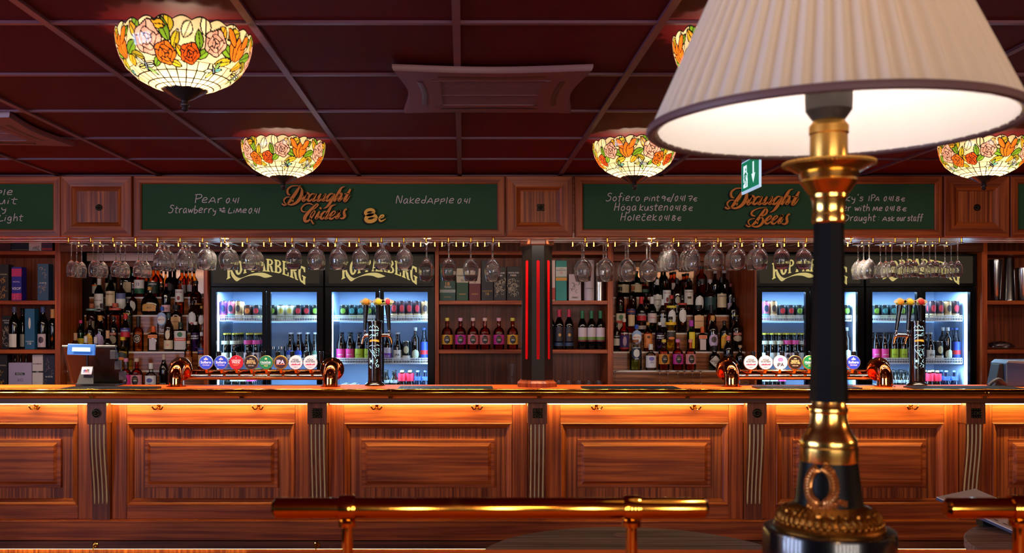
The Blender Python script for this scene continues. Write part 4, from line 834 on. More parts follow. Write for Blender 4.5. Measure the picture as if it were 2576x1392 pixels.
for side, rk in (('left', racks), ('right', racks2)):
    for k, (px, spec) in enumerate(rk):
        x = X(px, 5.80); t = T('glass_rack', f'brass and wire glass rack, {ORD[k]} in the row {"left" if side == "left" else "right"} of the column', 'glass rack', (x, 5.80, ZB-.0004), 'wire glass racks under the canopy')
        put('brass_posts', HP, t); put('wire_rods', HW, t)['label'] = 'steel wires'
        if not spec: continue
        kind, n = spec; nm, wd_ = KN[kind]; gap = {'slim': .078, 'white': .084, 'goblet': .083, 'snifter': .102, 'large': .100}[kind]
        for q in range(n):
            o = put(nm, GL[{'slim': 'slim_wine_glass', 'white': 'white_wine_glass', 'goblet': 'water_goblet', 'snifter': 'snifter', 'large': 'large_wine_glass'}[kind]])
            o.location = (x+random.uniform(-.002, .002), 5.847+gap*q, zf); o.rotation_euler = (0, 0, random.uniform(0, 6.28))
            ds = 'only glass' if n == 1 else DP[q]+' glass' if q < n-1 or n == 2 else 'rearmost glass'
            if n > 1 and q == n-1: ds = 'rearmost glass'
            tag(o, f'{wd_} hanging as {ds} of the {ORD[k]} rack {side} of the column', 'glass', 'glasses hanging under the canopy')
# ================================================================ back bar: cabinets, bottle steps, fridges
YF, YW = 7.35, 8.03                      # front plane and rear of the back bar
def xf(px): return X(px, YF)
Z1, Z2, Z3, ZC, ZTOP = Z(756.5, YF), Z(880, YF), Z(631, YF), 1.0, 2.40
def cabinet(label, x0, x1, uprights, lo_shelf=(Z2, Z1, Z3), depth=.42):
    t = T('shelf_cabinet', label, 'shelf cabinet', ((x0+x1)/2, YF, 0), 'open mahogany shelf cabinets of the back bar')
    for a, b_ in uprights:
        b = MB(); b.box(a, b_, YF, YF+depth, ZC, ZTOP); P('upright', b, M['wood_v'], t, bevel=.002)
    a, c = uprights[0][1]+.0003, uprights[-1][0]-.0003
    for z in lo_shelf:
        b = MB(); b.box(a, c, YF+.004, YF+depth-.0105, z-.030, z); P('shelf', b, M['wood_h'], t, bevel=.002)
    b = MB(); b.box(uprights[0][0], uprights[-1][1], YF, YF+depth, .86, ZC-.0003); P('base_board', b, M['dark_h'], t)
    b = MB(); b.box(a, c, YF+depth-.01, YF+depth, ZC, ZTOP); P('back_panel', b, M['dark_v'], t)
    return t
cabinet('open mahogany shelf cabinet with gift boxes at the left frame edge', -4.2, xf(152), [(-4.2, -4.17), (xf(138), xf(152))])
cabinet('open mahogany shelf cabinet with gin bottles behind the octagonal column', xf(1094), xf(1543), [(xf(1094), xf(1104)), (xf(1529), xf(1543))])
cabinet('open mahogany shelf cabinet with shaker tins at the right frame edge', xf(2470), 5.2, [(xf(2470), xf(2484)), (5.17, 5.2)])
# bottle steps
TY = [7.47, 7.585, 7.70, 7.81, 7.915]; TZv = [Z(q, y) for q, y in zip((932.5, 885, 838, 793, 747.5), TY)]
def steps(label, x0, x1):
    t = T('bottle_steps', label, 'bottle shelf', ((x0+x1)/2, YF, ZC), 'stepped bottle shelves of the back bar')
    for i in range(5):
        y1 = TY[i+1] if i < 4 else YW; zb = TZv[i-1] if i else ZC
        b = MB(); b.box(x0+.0005, x1-.0005, TY[i]+.003, y1+.0025 if i < 4 else y1, zb+.0003, TZv[i]-.0123); P('riser', b, M['step_wood'], t)
        b = MB(); b.box(x0+.0005, x1-.0005, TY[i], y1+.0025 if i < 4 else y1, TZv[i]-.012, TZv[i]); P('step_board', b, M['shelf_white'], t, label='white edged step')
    b = MB(); b.box(x0, x1, 7.30+.06, TY[0]+.0025, .86, ZC); P('lower_counter', b, M['dark_h'], t)
    return t
wood('step_wood', 0, (.16, .042, .014, 1), (.44, .15, .048, 1), 60, .03, rough=.3)
x0L, x1L, x0R, x1R = xf(152)+.001, xf(512), xf(1543)+.001, xf(1898)
steps('left stepped bottle shelf with white edges behind the till', x0L, x1L)
steps('right stepped bottle shelf with white edges behind the gin bottles', x0R, x1R)
for x0, x1, lb in ((x0L, x1L, 'left'), (x0R, x1R, 'right')):
    t = T('alcove_backing', f'dark panelling and mirror at the rear of the {lb} bottle alcove', 'wall panelling', ((x0+x1)/2, YW, 1), 'alcove rear panels')
    b = MB(); b.box(x0, x1, YW+.002, YW+.02, ZC, ZTOP); P('rear_panel', b, M['dark_v'], t)
    b = MB(); b.box(x0+.25, x1-.02 if lb == 'left' else x1-.30, YW-.004, YW+.0018, TZv[4]+.03, Z(672, YW)); P('mirror', b, pm('mirror', (74, 56, 44), .12, 1), t)
    b = MB(); b.box(x0+.001, x1-.001, 7.86, 7.885, Z(657, 7.86), Z(636, 7.86)); S('cross_beam', b, pm('bar_paint', (196, 176, 176), .45) if lb == 'left' else M['wood_h'], f'horizontal beam at the top of the {lb} bottle alcove', 'beam', 'beams of the bottle alcoves', bevel=.002, loc=((x0+x1)/2, 7.86, 2.05))
for a, b_, lb in ((xf(512), xf(522), 'narrow mahogany side panel left of the left pair of fridges'), (xf(1898), xf(1904), 'narrow mahogany side panel left of the right pair of fridges')):
    S('side_panel', MB().box(a+.0005, b_-.0005, YF, YW, .86, ZTOP), M['wood_v'], lb, 'panel', 'side panels of the bottle alcoves', bevel=.002, loc=(a, YF, .86))
for a, b_, lb in ((xf(152)+.0005, xf(1094)-.0005, 'left'), (xf(1543)+.0005, xf(2470)-.0005, 'right')):
    S('cornice_board', MB().box(a, b_, YF-.02, YF+.0, Z(634, YF), ZTOP), M['dark_h'], f'dark mahogany cornice board over the {lb} fridges and bottle alcove', 'panel', 'cornice boards of the back bar', loc=((a+b_)/2, YF, 2.1))
# ---------------------------------------------------------------- fridges
KW = [((160,350),'K'),((395,602),'O'),((622,800),'P'),((838,1010),'P'),((1030,1250),'A'),((1250,1452),'R'),((1472,1676),'B'),((1694,1876),'E'),((1900,2118),'R'),((2135,2330),'G')]
def slab_letter(c):
    R = lambda a, b_, c_, d: [(a,c_),(b_,c_),(b_,d),(a,d)]
    def arc(cx, cz, rx, rz, wx, wz, a0, a1, n=14):
        o = [(cx+rx*math.cos(a0+(a1-a0)*k/n), cz+rz*math.sin(a0+(a1-a0)*k/n)) for k in range(n+1)]
        i = [(cx+(rx-wx)*math.cos(a0+(a1-a0)*k/n), cz+(rz-wz)*math.sin(a0+(a1-a0)*k/n)) for k in range(n+1)]
        return [[o[k], o[k+1], i[k+1], i[k]] for k in range(n)]
    st_ = lambda x, w=.30: [R(x, x+w, 0, 1), R(x-.10, x+w+.10, 0, .075), R(x-.10, x+w+.08, .925, 1)]
    if c == 'O': return arc(.5,.5,.5,.5,.34,.14,0,2*PI,28)
    if c == 'P': return st_(.1)+arc(.48,.74,.50,.26,.27,.10,-PI/2,PI/2)+[R(.3,.49,.48,.58), R(.3,.49,.90,1)]
    if c == 'R': return st_(.1)+arc(.48,.75,.46,.25,.27,.10,-PI/2,PI/2)+[R(.3,.49,.50,.60), R(.3,.49,.90,1), [(.45,.52),(.80,.46),(.93,.08),(1.04,.08),(1.04,0),(.70,0),(.64,.10)]]
    if c == 'B': return st_(.1)+arc(.48,.76,.44,.24,.27,.09,-PI/2,PI/2)+arc(.50,.27,.50,.27,.28,.09,-PI/2,PI/2)+[R(.3,.5,.45,.56), R(.3,.5,.91,1), R(.3,.52,0,.09)]
    if c == 'E': return st_(.1)+[R(.3,.95,0,.08), R(.3,.92,.92,1), R(.3,.72,.46,.54), R(.80,.97,0,.26), R(.78,.94,.76,1), R(.62,.74,.38,.62)]
    if c == 'A': return [[(.30,1),(.62,1),(.95,.05),(.58,.05)], [(.30,1),(.46,1),(.20,.05),(.06,.05)], R(.24,.66,.26,.34), R(-.02,.32,0,.075), R(.46,1.04,0,.075)]
    if c == 'K': return [R(.12,.46,0,1), R(-.0,.56,0,.075), R(-.0,.56,.925,1), [(.42,.42),(.75,.95),(.95,.95),(.55,.40)], R(.62,1.0,.925,1)]
    if c == 'G': return arc(.48,.5,.48,.5,.32,.13,PI/2,3*PI/2,18)+[R(.47,.62,.87,1), R(.47,.72,0,.13), R(.66,.98,-.02,.44), R(.52,1.06,.38,.46), R(.76,.98,.70,1), [(.60,.87),(.76,.80),(.76,1),(.55,1)]]
def sign(mb, x0, x1, z0, z1, y):
    """brand arch: sheet 2576 x 966, photo px = 550 + x/10.733, 635 + y/10.733, over a sign 531..803 x 645..713"""
    A_, B_ = lambda q: 175+((q-1130)/960)**2*(150 if q > 1130 else 120), lambda q: 515+((q-1130)/970)**2*(235 if q > 1130 else 225)
    def mp(q, _, v):
        px, py = 550+q/10.733, 635+v/10.733
        return (x0+(px-531)/272*(x1-x0), y, z1-(py-645)/68*(z1-z0))
    for (a, b_), c in KW:
        for pl in slab_letter(c):
            pts = []
            for u, w in pl:
                q = a+u*(b_-a); v = B_(q)+w*(A_(q)-B_(q)); pts.append((q, v))
            n = len(pts); ar = sum(pts[i][0]*pts[(i+1) % n][1]-pts[(i+1) % n][0]*pts[i][1] for i in range(n))
            if ar > 0: pts = pts[::-1]
            mb.add([mp(q, 0, v) for q, v in pts], [tuple(range(n))])
    top = spline([(300,430),(330,520),(400,630),(480,685),(560,692),(700,640),(880,575),(1080,550),(1240,570),(1425,650)], 4)
    bot = spline([(270,450),(285,600),(340,700),(440,785),(560,715),(700,660),(880,628),(1060,640),(1225,690),(1425,652)], 4)
    for i in range(len(top)-1): mb.add([mp(bot[i][0], 0, bot[i][1]), mp(bot[i+1][0], 0, bot[i+1][1]), mp(top[i+1][0], 0, top[i+1][1]), mp(top[i][0], 0, top[i][1])], [(0, 1, 2, 3)])
pm('fridge_black', (6, 6, 8), .25, spec=.12); pm('fridge_liner', (158, 182, 212), .5); pm('fridge_shelf', (225, 232, 240), .4); pm('sign_back', (26, 25, 24), .35, spec=.06, emit=(70, 62, 48), es=.35)
pm('sign_letters', (214, 206, 130), .5, emit=(224, 214, 140), es=.36)
FZ = [1.225, 1.555]                       # tops of the middle and upper shelf
FB = .935                                 # fridge floor
def fridge(x0, x1, label):
    t = T('beer_fridge', label, 'fridge', ((x0+x1)/2, YF+.05, .86), 'double door beer fridges'); y0 = YF+.05; y1 = YW; zt = 2.058
    e = .028
    b = MB(); b.box(x0, x0+e, y0+.05, y1, .86, zt); b.box(x1-e, x1, y0+.05, y1, .86, zt); b.box(x0+e, x1-e, y0+.05, y1, zt-.03, zt); b.box(x0+e, x1-e, y0+.05, y1, .86, FB-.012); b.box(x0+e, x1-e, y1-.02, y1, FB-.012, zt-.03)
    P('cabinet', b, M['fridge_black'], t)
    b = MB(); xa, xb = x0+e+.0004, x1-e-.0004; za, zb = FB-.0115, Z(728, y0)
    b.box(xa, xa+.006, y0+.07, y1-.026, za, zb); b.box(xb-.006, xb, y0+.07, y1-.026, za, zb); b.box(xa, xb, y1-.0258, y1-.0204, za, zb); b.box(xa, xb, y0+.07, y1-.026, zb+.0002, zb+.006); b.box(xa+.0062, xb-.0062, y0+.07, y1-.026, za, za+.0113)
    P('liner', b, M['fridge_liner'], t, label='pale blue-grey liner')
    za_, zb_ = Z(722, y0), Z(642, y0)
    b = MB(); b.box(x0, x1, y0, y0+.0497, za_, zt); sg = P('sign_box', b, M['fridge_black'], t, bevel=.003)
    b = MB(); b.add([(x0+.03, y0-.0006, Z(713, y0)), (x1-.03, y0-.0006, Z(713, y0)), (x1-.03, y0-.0006, Z(645, y0)), (x0+.03, y0-.0006, Z(645, y0))], [(0, 1, 2, 3)]); P('sign_face', b, M['sign_back'], sg, label='dim backlit sign face')
    b = MB(); sign(b, x0+.03, x1-.03, Z(713, y0), Z(645, y0), y0-.0016); P('sign_lettering', b, M['sign_letters'], sg, label='pale yellow arched brand lettering KOPPARBERG')
    xm = (x0+x1)/2; zd = za_-.004
    for q, (a, c) in enumerate(((x0+.002, xm-.002), (xm+.002, x1-.002))):
        b = MB(); f1, f2 = (.048, .030) if q == 0 else (.030, .048); ztop = Z(735, y0)
        b.box(a, a+f1, y0, y0+.04, .87, zd); b.box(c-f2, c, y0, y0+.04, .87, zd); b.box(a+f1, c-f2, y0, y0+.04, ztop, zd); b.box(a+f1, c-f2, y0, y0+.04, .87, .93)
        d = P('door', b, M['fridge_black'], t, label='black framed glass door')
        b = MB(); b.box(a+f1, c-f2, y0+.014, y0+.020, .93, ztop); P('door_pane', b, M['pane'], d, label='clear door glass')
        b = MB(); hx = c-.012 if q == 0 else a+.012; b.box(hx-.007, hx+.007, y0-.022, y0-.0003, .95, 1.12); P('handle', b, M['fridge_black'], d, bevel=.004)
    for k, z in enumerate(FZ):
        b = MB(); n = 26; w = xb-xa-.04; xs0 = xa+.02; ys = y0+.12; h = .046
        b.box(xs0, xs0+w, ys, ys+.004, z-.012, z-.004); b.box(xs0, xs0+w, ys, ys+.004, z+h-.016, z+h-.010); b.box(xs0, xs0+w, ys, ys+.004, z+.014, z+.019)
        for i in range(61):
            x = xs0+w*i/60; b.box(x-.0022, x+.0022, ys+.0005, ys+.0035, z-.004, z+h-.016)
        s = P('wire_shelf', MB().box(xs0, xs0+w, ys+.0045, y1-.06, z-.010, z-.003), M['fridge_shelf'], t)
        P('shelf_front', b, M['fridge_shelf'], s, label='white lattice shelf front')
    for s, xx in ((-1, xa+.018), (1, xb-.018)):
        b = MB(); b.box(xx-.005, xx+.005, y0+.075, y0+.083, .95, Z(742, y0)); P('light_strip', b, M['led_cold'], t, label='cold white strip light')
    area('fridge_light', (0, .16, zb-.86-.012), (0, 0, 0), x1-x0-.2, .06, 17.0, (.46, .73, 1.0)).parent = t
    area('fridge_light', (0, .12, FZ[0]-.86-.02), (0, 0, 0), x1-x0-.2, .04, 7.5, (.46, .73, 1.0)).parent = t
    return t
for q_, (a, c) in enumerate(((xf(522), xf(1092)), (xf(1905), xf(2466)))):
    S('fridge_plinth', MB().box(a, c, YF+.06, YW, 0, .8597), M['dark_h'], f'dark wooden plinth under the {["left", "right"][q_]} pair of fridges', 'plinth', 'plinths of the fridges', loc=((a+c)/2, YF+.06, 0))
FX = [(xf(522)+.002, xf(811)), (xf(815), xf(1092)), (xf(1905)+.002, xf(2181)), (xf(2185), xf(2466))]
FN = ['beer fridge next to the left bottle steps, first of the four', 'beer fridge left of the shelf cabinet with gin bottles, second of the four', 'beer fridge half hidden by the table lamp, third of the four', 'rightmost beer fridge, beside the cabinet with shaker tins']
for (a, c), lb in zip(FX, FN): fridge(a, c, lb)
# ---------------------------------------------------------------- bottle and can builder
SHAPES = {  # (radius ratio, height ratio) of the glass, height of the cap start
 'whisky': ([(.0,.0),(.92,.0),(1,.02),(1,.60),(.95,.66),(.70,.72),(.40,.77),(.34,.81),(.33,.90)], .90, .40),
 'tall':   ([(.0,.0),(.92,.0),(1,.02),(1,.64),(.93,.70),(.60,.76),(.42,.80),(.37,.90)], .90, .42),
 'wine':   ([(.0,.0),(.94,.0),(1,.015),(1,.58),(.92,.66),(.62,.74),(.42,.80),(.38,.86)], .86, .42),
 'round':  ([(.0,.0),(.94,.0),(1,.02),(1,.50),(.94,.58),(.72,.655),(.42,.69),(.34,.72),(.33,.90)], .90, .40),
 'square': ([(.0,.0),(.94,.0),(1,.015),(1,.66),(.90,.70),(.50,.73),(.38,.76),(.36,.84)], .84, .40),
 'stout':  ([(.0,.0),(.94,.0),(1,.02),(1,.56),(.9,.63),(.55,.68),(.44,.71),(.42,.82)], .82, .48),
 'flat':   ([(.0,.0),(.70,.0),(.9,.06),(1,.20),(.98,.40),(.85,.56),(.55,.67),(.26,.73),(.20,.77),(.20,.88)], .88, .24),
 'beer':   ([(.0,.0),(.94,.0),(1,.015),(1,.52),(.93,.59),(.60,.70),(.45,.80),(.42,.93),(.45,.94)], .945, .46),
 'stubby': ([(.0,.0),(.94,.0),(1,.015),(1,.60),(.9,.68),(.52,.80),(.46,.93)], .94, .50),
}
def bcol(k):
    return {'dark': lambda: pm('glass_dark', (9, 11, 8), .06, coat=.5), 'black': lambda: pm('glass_black', (6, 6, 8), .1, coat=.4), 'brown': lambda: pm('glass_brown', (26, 12, 6), .06, coat=.5),
     'dgreen': lambda: clear('glass_dgreen', (.05, .16, .03), .03), 'green': lambda: clear('glass_green', (.10, .55, .12), .03), 'amber': lambda: clear('glass_amber', (.80, .30, .06), .03),
     'damber': lambda: clear('glass_damber', (.42, .12, .025), .03), 'lamber': lambda: clear('glass_lamber', (.95, .55, .14), .03), 'clear': lambda: clear('glass_clear', (.90, .92, .93), .02),
     'pgreen': lambda: clear('glass_pgreen', (.72, .85, .50), .02), 'yellow': lambda: clear('glass_yellow', (.95, .85, .12), .03), 'red': lambda: clear('glass_red', (.80, .07, .05), .03),
     'redorange': lambda: clear('glass_redorange', (.90, .14, .03), .03), 'pink': lambda: clear('glass_pink', (.92, .40, .26), .03), 'purple': lambda: clear('glass_purple', (.34, .22, .52), .03),
     'blue': lambda: pm('glass_blue', (10, 22, 46), .08, coat=.5)}[k]()
def lcol(c): return pm('paint_%d_%d_%d' % tuple(c), tuple(c), .5)
def label_patch(mb, r, z0, z1, ang, shape, dy, n=2.0, yoff=1.012):
    """label wrapped on the front of a bottle; ang = half width in radians"""
    def fn(u, w):
        s, q = 2*u-1, 2*w-1
        if shape == 'oval': s *= math.sqrt(max(0, 1-q*q)) if abs(q) < 1 else 0
        elif shape == 'diamond': s *= 1-abs(q)
        elif shape == 'arch': s *= math.sqrt(max(0, 1-max(0, (q-.2)/.8)**2))
        a = s*ang; ca, sa = math.cos(a), math.sin(a); k = 1
        if n != 2.0: k = (abs(ca)**n+abs(sa)**n)**(-1/n)
        return (r*yoff*sa*k, -r*yoff*ca*k*dy, z0+(z1-z0)*w)
    mb.grid(10, 8 if shape != 'rect' else 1, fn); return mb
def bottle(name, shape, w, h, body, cap, labels=(), txt=None, label='', cat='bottle', group=None, seg=20, capw=None, caph=None):
    """labels: (colour, z0, z1, shape, half angle); txt: (string, z, width ratio, colour, on half angle)"""
    prof, ch, cr = SHAPES[shape]; r = w/2; n = 5.0 if shape == 'square' else 2.0; dy = .42 if shape == 'flat' else (.62 if shape == 'square' else 1)
    t = T(name, label, cat, (0, 0, 0), group)
    b = MB(); b.lathe([(max(q*r, 0), z*h) for q, z in prof], n=seg, p=n, dy=dy); P('glass_body', b, bcol(body), t, smooth=45, local=True)
    b = MB(); cw = (capw or cr)*r; c0 = ch if caph is None else 1-caph
    top = h; b.lathe([(cw, c0*h), (cw*1.02, c0*h+.001), (cw*1.02, top-.002), (cw*.9, top)], n=14); P('cap', b, lcol(cap), t, smooth=40, local=True)
    first = None
    for i, (c, z0, z1, sp, ang) in enumerate(labels):
        b = MB(); label_patch(b, r, z0*h, z1*h, ang, sp, dy, n, 1.014+.008*i); o = P('paper_label', b, lcol(c), t, smooth=True, local=True); first = first or o
    if txt:
        for s, z, wr, c in ([txt] if isinstance(txt[0], str) else txt):
            b = MB(); yo = r*(1.016+.008*len(labels))
            text(b, s, (lambda zz: (lambda a, q: (yo*math.sin(a/r)*(1), -yo*math.cos(a/r)*dy if n == 2 else -yo*dy, zz+q)))(z*h), w=w*wr, bold=.02)
            P('lettering', b, lcol(c), first or t, local=True)
    return t
def can(name, w, h, col, spot_, label, group, body2=None):
    r = w/2; t = T(name, label, 'can', (0, 0, 0), group)
    b = MB(); b.lathe([(r*.82, 0), (r, h*.05), (r, h*.90), (r*.86, h*.97), (r*.86, h)], n=18); P('can_body', b, pm('can_%d_%d_%d' % tuple(col), col, .3, .35), t, smooth=45, local=True)
    b = MB(); b.lathe([(r*.88, h*.972), (r*.90, h*1.0), (r*.84, h*1.005), (r*.82, h*.985), (0, h*.985)], n=16); P('can_rim', b, M['chrome'], t, smooth=45, local=True)
    b = MB(); label_patch(b, r, h*.42, h*.80, .62, 'oval', 1); P('printed_emblem', b, lcol(spot_), t, smooth=True, local=True)
    if body2: b = MB(); label_patch(b, r, h*.12, h*.34, 1.2, 'rect', 1); P('printed_band', b, lcol(body2), t, smooth=True, local=True)
    return t
# ---------------------------------------------------------------- drinks in the fridges: one prototype of each kind, then copies
BK, WT, PKc, GN, PU, SI = (16, 16, 20), (225, 225, 220), (236, 60, 140), (176, 200, 40), (130, 70, 190), (190, 196, 204)
def kinds():
    g = 'drinks in the beer fridges'; D = {}
    D['can'] = lambda c: can('drink_can', .066, .115, *c)
    return D
PROTO = {}
def drink(k):
    if k in PROTO: return PROTO[k]
    L = lambda c, a=.22, b_=.50, s='rect', g=1.3: (c, a, b_, s, g)
    if k == 'can_red': o = can('drink_can', .066, .118, (34, 36, 40), (196, 40, 50), '', None, (200, 190, 120)), 'black can with red fruit'
    elif k == 'can_green': o = can('drink_can', .066, .118, (30, 38, 34), (120, 170, 50), '', None, (210, 210, 190)), 'black can with green fruit'
    elif k == 'can_lime': o = can('drink_can', .066, .118, (24, 40, 44), (60, 150, 150), '', None, (150, 190, 90)), 'black can with teal print'
    elif k == 'can_white': o = can('drink_can', .066, .118, (186, 190, 170), (210, 200, 90), '', None, (120, 140, 70)), 'silvery can with lemon print'
    elif k == 'can_orange': o = can('drink_can', .066, .118, (60, 40, 34), (226, 120, 40), '', None, (190, 180, 150)), 'dark can with orange print'
    elif k == 'can_cream': o = can('drink_can', .066, .118, (206, 212, 190), (170, 190, 120), '', None), 'cream can'
    elif k == 'tall_red': o = can('tall_can', .058, .150, (60, 44, 50), (205, 44, 60), '', None, (214, 190, 140)), 'tall can with red berries'
    elif k == 'tall_gold': o = can('tall_can', .058, .150, (176, 140, 96), (60, 40, 36), '', None, (226, 196, 150)), 'tall gold can'
    elif k == 'tall_purple': o = can('tall_can', .058, .150, (150, 96, 190), (40, 50, 90), '', None, (230, 120, 170)), 'tall purple can'
    elif k == 'tall_pink': o = can('tall_can', .058, .150, (226, 130, 160), (40, 60, 90), '', None, (120, 190, 190)), 'tall pink can'
    elif k == 'stout_can': o = can('stout_can', .066, .165, (18, 18, 20), (200, 190, 150), '', None, (210, 205, 190)), 'black stout can'
    elif k == 'b_pink': o = bottle('beer_bottle', 'stubby', .066, .235, 'brown', BK, [L(PKc, .12, .46)], ('SAISON', .27, .6, WT), ''), 'pink label bottle'
    elif k == 'b_green': o = bottle('beer_bottle', 'stubby', .066, .235, 'brown', BK, [L(GN, .12, .46)], ('RADICAL', .27, .6, (60, 70, 20)), ''), 'lime label bottle'
    elif k == 'b_purple': o = bottle('beer_bottle', 'stubby', .070, .235, 'brown', BK, [L((214, 206, 224), .12, .50), (PU, .12, .32, 'rect', 1.25)], ('SOUR', .22, .6, WT), ''), 'purple label bottle'
    elif k == 'b_ipa': o = bottle('beer_bottle', 'beer', .066, .235, 'brown', SI, [L(WT, .10, .42)], ('IPA', .26, .55, BK), ''), 'white label bottle reading IPA'
    elif k == 'b_white': o = bottle('beer_bottle', 'beer', .058, .230, 'dark', (226, 214, 70), [L((222, 226, 216), .08, .34), ((214, 220, 200), .62, .74, 'rect', 1.5)], None, ''), 'yellow capped bottle with white label'
    elif k == 'b_berry': o = bottle('beer_bottle', 'beer', .058, .230, 'dark', (226, 214, 70), [L((240, 220, 224), .08, .34), ((232, 80, 160), .62, .76, 'rect', 1.5), ((60, 40, 50), .12, .30, 'oval', .5)], None, ''), 'bottle with pink neck band'
    elif k == 'b_blue': o = bottle('beer_bottle', 'beer', .062, .235, 'brown', SI, [L((40, 80, 200), .06, .44, 'oval', 1.2), ((220, 226, 240), .16, .26, 'rect', .9)], None, ''), 'bottle with blue oval label'
    elif k == 'b_dkgreen': o = bottle('beer_bottle', 'beer', .060, .235, 'dark', SI, [L((64, 96, 74), .06, .42, 'oval', 1.1), ((214, 210, 190), .18, .27, 'rect', .8)], None, ''), 'bottle with green oval label'
    elif k == 'b_redneck': o = bottle('beer_bottle', 'beer', .058, .225, 'brown', (220, 200, 120), [L((210, 40, 80), .10, .34), ((214, 36, 64), .64, .90, 'rect', 1.6)], None, ''), 'bottle with red neck foil'
    elif k == 'b_blueneck': o = bottle('beer_bottle', 'beer', .058, .225, 'blue', (90, 110, 160), [L((40, 70, 170), .10, .34), ((70, 100, 180), .66, .80, 'rect', 1.6)], None, ''), 'dark bottle with blue label'
    elif k == 'b_dark': o = bottle('beer_bottle', 'stubby', .062, .225, 'dark', BK, [L((150, 160, 160), .58, .68)], None, ''), 'dark bottle with pale neck label'
    elif k == 'b_tall': o = bottle('beer_bottle', 'tall', .062, .275, 'brown', SI, [L((210, 220, 190), .10, .38, 'oval', 1.0)], None, ''), 'tall brown bottle with pale oval label'
    elif k == 'b_redblue': o = bottle('beer_bottle', 'beer', .064, .270, 'clear', (60, 90, 170), [L((50, 80, 190), .08, .60), ((220, 50, 60), .24, .36, 'rect', 1.2)], None, ''), 'clear bottle with red and blue label'
    elif k == 'b_yellow': o = bottle('beer_bottle', 'stubby', .06, .215, 'yellow', (40, 60, 40), [L((240, 210, 60), .1, .4)], None, ''), 'yellow bottle'
    elif k == 'jar': 
        t = T('glass_jar', '', 'jar', (0, 0, 0)); b = MB(); b.lathe([(0, 0), (.030, 0), (.033, .01), (.033, .085), (.024, .10), (.024, .112)], n=18); P('glass_body', b, bcol('clear'), t, smooth=45, local=True)
        b = MB(); b.lathe([(.027, .105), (.027, .125), (0, .125)], n=16); P('lid', b, M['steel'], t, smooth=40, local=True); o = t, 'clear glass jar with metal lid'
    PROTO[k] = o; o[0]['_new'] = 1; return o
SHN = {0: 'bottom shelf', 1: 'middle shelf', 2: 'top shelf'}
CNT = {}
def place_drink(k, x, row, shelf, fi, idx):
    proto, what = drink(k)
    z = [FB+.0002, FZ[0]-.0028, FZ[1]-.0028][shelf]; y = YF+.05+.165+row*.076
    rown = ['front row', 'second row', 'third row', 'fourth row', 'fifth row', 'sixth row'][row]
    lab = f'{what}, {ORD[idx]} from left, {rown}, {SHN[shelf]}, {["first", "second", "third", "fourth"][fi]} fridge'
    if '_new' in proto: del proto['_new']; o = proto; o.location = (x, y, z)
    else: o = copy_tree(proto, (x, y, z))
    o['label'] = lab; o['group'] = f'drinks on the {SHN[shelf]} of the {["first", "second", "third", "fourth"][fi]} fridge'
    o.rotation_euler = (0, 0, random.uniform(-.05, .05))
def row_of(fi, shelf, items):
    """items: (kind, photo x of the front one, rows)"""
    last = None
    for i, (k, px, n) in enumerate(items):
        x = X(px, YF+.05+.165); r = {'t': .0295, 'c': .0335, 's': .0335, 'j': .034}.get(k[0], {'b_purple': .0355, 'b_pink': .0335, 'b_green': .0335, 'b_ipa': .0335, 'b_redblue': .0325, 'b_white': .0295, 'b_berry': .0295, 'b_redneck': .0295, 'b_blueneck': .0295}.get(k, .0315))
        if last: x = max(x, last[0]+last[1]+r)
        last = (x, r)
        for r in range(n): place_drink(k, x, r, shelf, fi, i)
row_of(0, 2, [('tall_purple', 562.5, 1), ('tall_pink', 580, 1), ('tall_gold', 600, 2), ('can_orange', 624, 2), ('can_red', 645, 2), ('can_green', 686, 2), ('can_white', 707, 2), ('can_white', 728, 2), ('can_red', 750, 2), ('can_red', 771, 2), ('can_green', 790, 1)])
row_of(0, 1, [('b_white', 566, 3), ('b_white', 588, 5), ('b_berry', 623, 3), ('b_berry', 644, 4), ('jar', 686, 1), ('jar', 708, 1), ('b_blue', 730, 2), ('b_blue', 751, 2), ('b_dkgreen', 772, 2), ('b_dkgreen', 792, 1)])
row_of(0, 0, [('b_dkgreen', 566, 2), ('b_white', 588, 3), ('b_white', 609, 4), ('b_berry', 630, 5)])
row_of(1, 2, [('can_green', 864, 2), ('can_lime', 885, 2), ('can_lime', 905, 2), ('can_green', 927, 2), ('can_green', 946, 1), ('tall_red', 992, 2), ('tall_red', 1010, 2), ('tall_red', 1030, 2), ('tall_red', 1050, 2), ('tall_gold', 1067, 1)])
row_of(1, 1, [('b_pink', 857, 2), ('b_pink', 880, 2), ('b_green', 903, 2), ('b_green', 926, 2), ('b_purple', 974, 2), ('b_ipa', 1000, 2), ('stout_can', 1022, 2), ('b_tall', 1045, 1), ('b_redblue', 1067, 1)])
row_of(1, 0, [('can_cream', 866, 3), ('can_cream', 888, 3), ('b_dark', 970, 2), ('b_dark', 991, 2), ('b_redneck', 1011, 2), ('b_redneck', 1031, 2), ('b_blueneck', 1051, 2), ('b_blueneck', 1068, 1)])
row_of(2, 2, [('tall_pink', 1926, 2), ('tall_gold', 1943, 1), ('can_red', 1966, 2), ('can_red', 1986, 2), ('can_green', 2007, 2), ('can_lime', 2026, 1), ('can_white', 2084, 1), ('can_white', 2106, 1), ('can_green', 2128, 2)])
row_of(2, 1, [('b_white', 1923, 3), ('b_white', 1941, 4), ('b_white', 1960, 4), ('b_berry', 1980, 4), ('b_berry', 1999, 4), ('b_white', 2018, 2), ('b_yellow', 2034, 1), ('b_blue', 2086, 2), ('b_blue', 2107, 2), ('b_tall', 2130, 1)])
row_of(2, 0, [('b_white', 1926, 3), ('b_white', 1947, 3), ('b_berry', 1967, 3), ('b_dkgreen', 2100, 2)])
